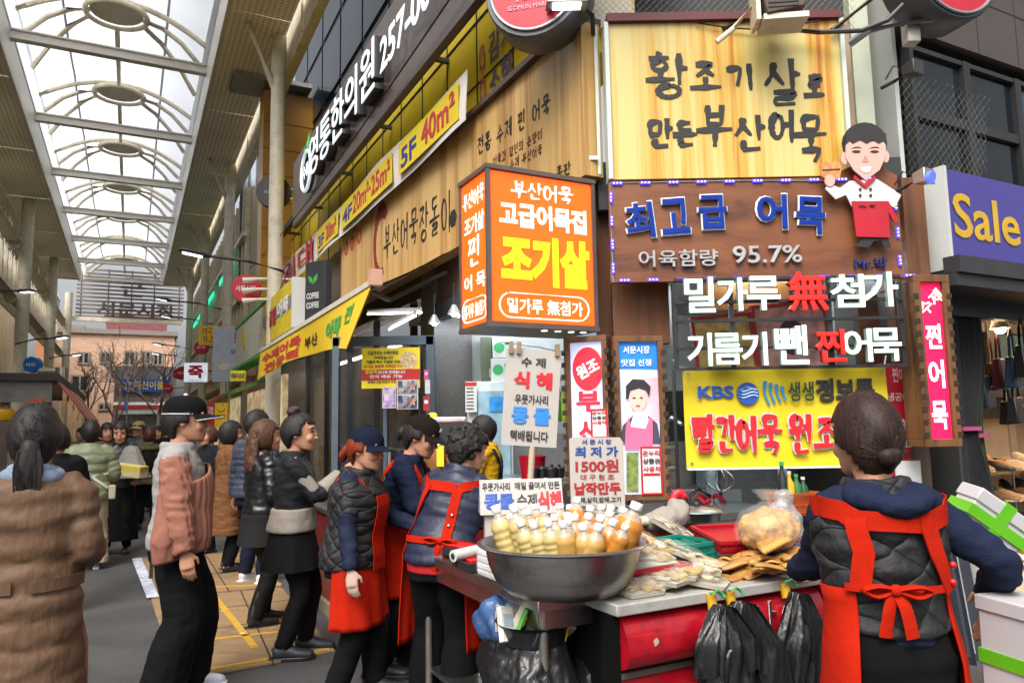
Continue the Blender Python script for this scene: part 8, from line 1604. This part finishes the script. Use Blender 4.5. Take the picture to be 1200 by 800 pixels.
# --- aproned woman with auburn hair
p=Person('person in navy cap and auburn ponytail with black quilted vest and orange red apron',414,600,4.42,yaw_to(.96,-.2),1.53,hands=((.19,.08,.40),(-.12,.235,.60)),feet=((.07,-.03,.0),(-.06,.06,.1)),bulk=1.5,fine=True,lean=.08,gloves=(0,),head=(-.12,.10)).body()
p.trousers(blackc,.010,.05,flare=.006);p.jacket(fabric('navy_sleeve','#1e2438',.7),.012,.0,.29,sleeve=.98,ae=.014,name='sweatshirt',fold=.006);p.apron(apr,.020,.20,-.25,1.75,.8,.10,writing='찐어묵')
p.jacket(quilt,.034,-.045,.292,sleeve=0,name='vest',fold=.005)
for i in(0,1):p.sleeve(i,quilt,.020,-.02,.36,'vest_sleeve')
p.ribbon('apron_front',apr,[(.23,.12),(.15,.12),(.07,.12),(.0,.12),(-.05,.12)],.085,.040);b=MB();b.tube([p.surf(.298,2*pi*k/20,.006)for k in range(20)],.022,8,closed=True);b.build('blue_collar',mat('royal_blue','#1a2f8a',rough=.8),p.root)
p.hair(hair_r,vol=1.06,low=-.045,side=66);p.cap(mat('cap_navy','#121929',rough=.9,spec=.1),flat=False,tilt=-.04);p.lump('ponytail',hair_r,[('l',[(0,-.05,.0),(0,-.075,-.012),(0,-.09,-.035),(0,-.088,-.06)],[(.016,.016),(.024,.02),(.022,.018),(.008,.006)]),('e',(0,-.05,.004),(.025,.02,.02))],amp=.005)
p.shoes(mat('clog_black',(.02,.018,.022),rough=.5),size=1.1)
# --- aproned woman in black cap behind, leaning to the counter
p=Person('person in dark cap and red glasses with orange red apron, leaning to the pans',462,600,4.85,yaw_to(.97,-.1),1.62,hands=((.10,.26,.66),(-.10,.28,.64)),hand_style=('grip','grip'),feet=((.07,-.05),(-.07,.03)),bulk=1.12,lean=.22,fine=True,head=(-.1,.22)).body()
p.trousers(blackc,.014,.04,flare=.012);p.jacket(navyc,.016,-.03,.292,sleeve=.9,ae=.018,name='sweatshirt',fold=.007);p.apron(apr,.026,.19,-.22,1.9,.85,.10,writing='찐어묵');p.hair(hair_k,vol=1.06,low=-.045,side=66);p.cap(mat('cap_brown','#1a1412',rough=.9,spec=.1),logo=whitep,flat=False,tilt=-.06);p.lump('ponytail',hair_k,[('l',[(0,-.05,.0),(0,-.075,-.01),(0,-.085,-.04)],[.016,.024,.01])]);p.shoes(mat('clog_black',(.02,.018,.022)),size=1.15)
b=MB();[b.tube([p.hl((sx*.019+.0125*cos(k*.6),.0585,.006+.010*sin(k*.6)))for k in range(11)],.0018,5,closed=True)for sx in(1,-1)];[b.tube([p.hl((sx*.032,.055,.008)),p.hl((sx*.047,.0,.008))],.002,5)for sx in(1,-1)];b.build('glasses',mat('glasses_red','#a01a22',rough=.3),p.root)
# --- curly haired woman from behind with crossed apron straps
p=Person('person with curly black hair in navy padded jacket with orange red apron straps',515,600,4.15,yaw_to(.42,.9),1.56,hands=((.13,.27,.56),(-.12,.27,.58)),feet=((.075,-.02),(-.10,.06,-.3)),bulk=1.22,lean=.34,side=.10,fine=True,head=(-.5,.15)).body()
p.trousers(mat('black_velvet',(.005,.005,.0055),rough=.95,spec=.1),.010,.03,flare=.026,fold=.004);p.jacket(quilt_n,.024,-.015,.296,band=.010,nb=9,ae=.018,name='padded_jacket',fold=.004,sleeve=.97)
b=MB();p.torso(b,.018,-.045,.0);remesh(b,'red_hem',.011,mat('red_shirt','#b0141c',rough=.8),p.root,2);b=MB();b.tube([p.surf(.299,2*pi*k/20,.004)for k in range(20)],.016,8,closed=True);b.build('red_collar',mat('red_shirt','#b0141c'),p.root)
o=p.apron(apr,.036,.17,-.30,1.95,.8,.05)
for ch in[c for c in o.children if c.name.startswith('strap')]:bpy.data.objects.remove(ch)
for sg in(1,-1):p.ribbon('strap',apr,[(.20,sg*.5),(.262,sg*.9),(.272,sg*1.75),(.24,sg*2.55),(.225,sg*2.7)],.032,.038,parent=o)
p.ribbon('strap',apr,[(.228,-2.75),(.228,-3.5)],.036,.039,parent=o);p.ribbon('strap',apr,[(.232,2.72),(.15,2.68),(.06,2.62)],.034,.040,parent=o);p.ribbon('strap',apr,[(.232,-2.72),(.16,-2.45),(.06,-1.8)],.030,.040,parent=o)
p.ribbon('waist_tie',apr,[(.055,1.7),(.055,2.4),(.056,3.14),(.056,3.9),(.055,4.5)],.022,.041,parent=o)
def bow(p,o,z,a,e,drop=.09):
 c=p.surf(z,a,e);d1=p.surf(z,a+.25,e)-c;d1.normalize();nn=(p.surf(z,a,e+.02)-c).normalized();b=MB()
 for sg in(1,-1):
  b.loft([c,c+d1*.05*sg+V((0,0,.012))+nn*.018,c+d1*.085*sg+nn*.012,c+d1*.05*sg-V((0,0,.018))+nn*.012,c],[(.008,.012),(.007,.018),(.006,.016),(.007,.016),(.008,.010)],8,sub=3)
  b.loft([c,c+d1*.02*sg+nn*.012-V((0,0,drop*.6)),c+d1*.035*sg+nn*.006-V((0,0,drop*1.7))],[(.016,.004),(.018,.003),(.019,.003)],8,sub=3)
 b.ell(c+nn*.008,(.018,.014,.018),6);b.build('bow',apr,o,smooth=60)
bow(p,o,.058,2.75,.046);b=MB();[b.ell(p.surf(z,2.66,.046),.010,6)for z in(.10,.135)];b.build('button',steel,o)
p.hair(hair_k,vol=1.18,low=-.05,side=70,curl=.004);hr_=random.Random(2);p.lump('curls',hair_k,[('e',(.047*cos(a)*sin(t),-.012+.062*sin(a)*sin(t),.012+.066*cos(t)),(.018,.018,.016))for a,t in((hr_.uniform(pi*.95,pi*2.05),hr_.uniform(.3,2.3))for _ in range(48))],amp=.012,freq=46,stretch=(1,1,1));p.shoes(mat('slipper_blue','#2b3a5a',rough=.6))
# --- woman with boxes, from behind, close to the camera
p=Person('person with low bun in black quilted vest and orange red apron, carrying white boxes',1032,600,2.28,yaw_to(-.05,1.0),1.60,hands=((.250,.08,.598),(-.05,.26,.62)),hand_style=('down','grip'),elbow=((.5,-1,-.2),(-.25,-.3,-1)),shw=.086,bulk=.98,fine=True,lean=.05,head=(.04,.02)).body(.0055)
p.trousers(mat('black_velvet',(.005,.005,.0055)),.016,.03,flare=.02);hood=fabric('navy_hoodie','#1c2338',.9,.3,160)
p.jacket(hood,.018,.03,.292,sleeve=.96,ae=.013,name='hoodie',fold=.006);b=MB();b.loft([p.surf(.298,1.5,.010),p.surf(.285,2.3,.030),p.surf(.268,pi,.045),p.surf(.285,2*pi-2.3,.030),p.surf(.298,-1.5,.010)],[(.026,.026),(.040,.034),(.056,.036),(.040,.034),(.026,.026)],14,up=V((0,0,1)),sub=5);b.tube([p.surf(.300,2*pi*k/20,.012)for k in range(20)],.026,8,closed=True);remesh(b,'hood',.010,hood,p.root,3,push=lambda q:.008*noise.noise(q*14)+.004*noise.noise(q*40))
p.jacket(mat_quilt('black_quilting_large',(.009,.009,.0105),.115,.7,.7),.034,.045,.285,sleeve=0,name='vest',fold=.006)
o=p.apron(apr,.040,.20,-.34,2.3,.8,.16,zw=.125)
for ch in[c for c in o.children if c.name.startswith('strap')]:bpy.data.objects.remove(ch)
for sg in(1,-1):p.ribbon('strap',apr,[(.20,sg*.5),(.258,sg*.9),(.270,sg*1.7),(.262,sg*2.25),(.245,sg*2.5)],.036,.047,parent=o)
p.ribbon('strap',apr,[(.247,-2.45),(.243,-3.0),(.238,-3.5)],.034,.049,parent=o);p.ribbon('strap',apr,[(.255,2.35),(.24,2.85),(.19,2.74),(.12,2.42)],.036,.049,parent=o);p.ribbon('strap',apr,[(.25,-2.48),(.19,-2.55),(.125,-2.40)],.036,.049,parent=o)
p.ribbon('waist_tie',apr,[(.128,2.2),(.126,2.7),(.126,3.14),(.128,3.7),(.130,4.1)],.013,.050,parent=o);bow(p,o,.128,3.4,.054,.075);b=MB();[b.ell(p.surf(z,2.40,.056),.010,6)for z in(.135,.165)];b.build('button',redp,o)
p.hair(hair_d,vol=1.12,low=-.05,side=75);p.strands(hair_d,(0,-.062,-.034),420,1.13);p.lump('bun',hair_d,[('e',(0,-.066,-.034),(.022,.018,.019)),('e',(.008,-.074,-.03),(.013,.011,.012))],amp=.005,freq=50);p.shoes(blacksh)
bx_w=mat('box_white','#b4b2b4',rough=.5,var=.03,dirt='#b3aeb0',dscale=4,damt=.3);tape_g=mat('green_tape','#5aa81e',rough=.35,var=.06)
def wbox(label,px,py,Y,d,rot,tp):
 c=at_y(px,py,Y);o=thing('carton_box',label,'box',c);o.rotation_euler=rot;part('carton',bx_w,o,lambda b:b.box((0,0,0),d),bevel=.006);part('lid',bx_w,o,lambda b:b.box((0,0,d[2]/2-.02),(d[0]+.012,d[1]+.012,.045)),bevel=.005)
 for c_,s_ in tp:part('tape',tape_g,o,lambda b:b.box(c_,s_))
 return o
wbox('white box with crossed green tape tucked tilted under the arm of the woman with boxes',1156,612,2.5,(.21,.10,.15),(.15,.62,.1),(((0,0,0),(.042,.115,.165)),((0,0,-.0),(.225,.117,.036))))
wbox('tall white box with green tape held low by the woman with boxes',1214,774,2.22,(.19,.19,.34),(0,.02,.25),(((-.055,-.097,.0),(.08,.005,.05)),((.0,-.097,.10),(.014,.006,.12)),((0,-.0,.0),(.2,.196,.04))))
gar=thing('clothes_pile','folded dark denim clothes hung beside the shoe shop entrance','clothes',at_y(1112,660,3.6));
for k in range(4):part('garment',mat(['denim_dark','denim_grey','knit_white','denim_blue'][k],['#1c2230','#3a3f48','#a8a8a4','#2a3a50'][k],rough=.85,bump=.3,bscale=60),gar,lambda b:b.grid(lambda u,v:V((-.12+.07*k+.16*u+.06*v,.05*k+.03*sin(9*u+k),.1-.55*v+.02*sin(5*u))),12,14))
part('hanger',steel,gar,lambda b:b.cyl((-.15,.1,.12),(.25,.1,.12),.008,n=6))
# --- people further up the street
greenp_m=mat('sage_padding','#727a5e',rough=.55,var=.1,bump=.3,bscale=26)
p=Person('person in a sage green puffer jacket and cream trousers walking away up the street',102,600,8.5,YS,1.66,hands=((.12,.13,.60),(-.17,.08,.52)),bulk=1.2,head=(.1,0)).body()
p.jacket(greenp_m,.036,-.06,.30,band=.014,nb=6,ae=.028,name='puffer_jacket');p.trousers(fabric('cream_trousers','#a89a86'),.014,.03,flare=.03);p.shoes(mat('grey_shoe','#8a8a92',rough=.5));p.hair(hair_k,vol=1.12,low=-.05,side=72);p.lump('bun',hair_k,[('e',(0,-.06,.0),(.025,.02,.028))]);p.ribbon('bag_strap',offwhite,[(.27,-2.0),(.2,-2.5),(.1,3.0),(.02,2.2)],.016,.055);b=MB();b.box(p.surf(-.01,2.0,.075),(.07,.13,.15));b.build('bag',fabric('beige_bag','#b0a48e'),p.root,bevel=.01)
p=Person('person in black leather coat and long black skirt carrying a clear plastic bag',138,600,9.6,YS+pi-.1,1.66,hands=((.08,.14,.63),(-.14,.13,.56)),bulk=1.05,head=(.0,.28),hand_style=('hold','grip')).body(.008)
p.jacket(leather,.020,-.03,.296,name='coat',fold=.006);p.skirt(blackc,-.42,.10,.014);p.trousers(blackc,.004);p.shoes(blacksh);p.hair(hair_k,vol=1.13,low=-.075,side=50,line=.04,tied=False);b=MB();b.tube([p.surf(.298,2*pi*k/16,.004)for k in range(16)],.018,8,closed=True);b.build('turtleneck',fabric('lilac_knit','#8a7484'),p.root)
c=at_y(153,549,9.35);o=thing('carrier_bag','clear plastic carrier bag of yellow boxes held by the woman in black leather','carrier bag',c);part('boxes',mat('box_yellow','#b8a44a',rough=.6,var=.08),o,lambda b:b.box((0,0,-.02),(.34,.22,.14),M=Matrix.Rotation(.15,3,'Y')),bevel=.006);part('film',mat('bag_film_thin',(.95,.94,.92),rough=.12,alpha=.16,spec=.9,bump=1,bscale=15),o,lambda b:b.hexa([(-.2,-.13,-.11),(.2,-.13,-.11),(.2,.13,-.11),(-.2,.13,-.11)],[(-.06,-.03,.28),(.06,-.03,.28),(.06,.03,.28),(-.06,.03,.28)]))
def passer(label,px,Y,yaw,H,coat,trousers=None,hair=hair_k,low=-.05,hood=False,cap=None,bulk=1.1,z0=-.08,head=(0,0),back=None,bun=False,band=.0,side=70):
 p=Person(label,px,600,Y,yaw,H,bulk=bulk,head=head).body(.012);p.jacket(coat,.026,z0,.298,name='coat',band=band,nb=8,vox=.014);p.trousers(trousers or blackc);p.shoes(blacksh);p.hair(hair,vol=1.11,low=low,side=side,tied=bun or cap is not None)
 if hood:b=MB();b.loft([p.surf(.292,1.6,.02),p.surf(.275,2.4,.05),p.surf(.27,pi,.06),p.surf(.275,-2.4,.05),p.surf(.292,-1.6,.02)],[(.03,.03),(.05,.04),(.055,.04),(.05,.04),(.03,.03)],10,up=V((0,0,1)),sub=3);remesh(b,'hood',.014,coat,p.root,2)
 if cap:p.cap(cap,flat=False)
 if back:b=MB();b.ell(p.surf(.14,pi,.05),(.13,.07,.19),10);remesh(b,'backpack',.014,back,p.root,3)
 if bun:p.lump('bun',hair,[('e',(0,-.062,.02),(.02,.018,.02))])
 return p
olive=fabric('olive_coat','#4a4630');dkc=fabric('charcoal_coat','#1d1d22');passer('person in a plain black jacket just beyond the woman in tan coat',63,6.4,YS,1.60,blackc)
passer('person with reddish brown bob in a striped grey padded jacket',67,10.5,YS+.2,1.60,mat('grey_stripe','#8a8474',rough=.7,var=.4,scale=6),hair=hairmat('reddish_hair','#3a1a14'),band=.012,back=blackc)
passer('person with dark hair looking down the street behind the green puffer',121,11.0,YS+pi+.2,1.66,fabric('brown_coat','#5a4436'),head=(.0,.1),side=50)
passer('person in tan cap and grey jacket further up the street',160,13.0,YS+pi-.7,1.70,fabric('grey_jacket','#4a4e56'),cap=mat('cap_tan','#8a7656',rough=.8))
passer('person with brown hair in olive hooded coat with a black backpack',172,11.8,YS-.1,1.58,olive,hair=hairmat('chestnut_hair','#3a1c16'),hood=True,back=blackc)
passer('person with fair face in dark coat walking towards the camera in the distance',181,14.5,YS+pi,1.62,dkc,side=50)
passer('person in fur brown cap and dark coat in the distance',192,16.0,YS+.4,1.66,dkc,hair=hair_b)
passer('person in mustard hood among the distant crowd',198,18.5,YS,1.64,fabric('mustard_coat','#7a5a28'),hood=True)
passer('person in dark jacket standing by the camel coat with face turned',244,9.6,YS+pi-1.0,1.58,dkc,hair=hair_b,side=55)
passer('person in black coat at the kiosk side of the distant crowd',108,16.0,YS+.3,1.64,blackc)
passer('person in grey scarf coat in front of the kiosk awning',92,15.0,YS+2.6,1.62,fabric('stone_coat','#77706a'))
passer('person in navy coat beneath the louvred screen far away',150,19.0,YS,1.70,navyc)
passer('person in pale coat far away by the distant shop',168,22.0,YS+3.0,1.62,fabric('pale_coat','#a59a8c'))
passer('person in burgundy coat far away near the bare tree',128,21.0,YS,1.60,fabric('burgundy_coat','#4a1c22'))
# --- shopkeeper inside
p=Person('person in dark apron with yellow sleeves working inside the fishcake shop',573,600,6.95,yaw_to(-.95,.1),1.62,hands=((.1,.2,.60),(-.1,.2,.58)),bulk=1.05,head=(0,.15)).body(.010)
p.jacket(fabric('yellow_sweater','#c79a1a'),.014,.0,.294,name='sweater');p.trousers(blackc);p.shoes(blacksh);p.hair(hair_k,vol=1.1,low=-.06,side=66);p.apron(fabric('dark_apron','#22262a'),.024,.2,-.3,2.2,.9,.06)
for o in[o for o in COL.objects if o.parent is None and 'category' in o and o.type=='EMPTY' and not o.children]:bpy.data.objects.remove(o)
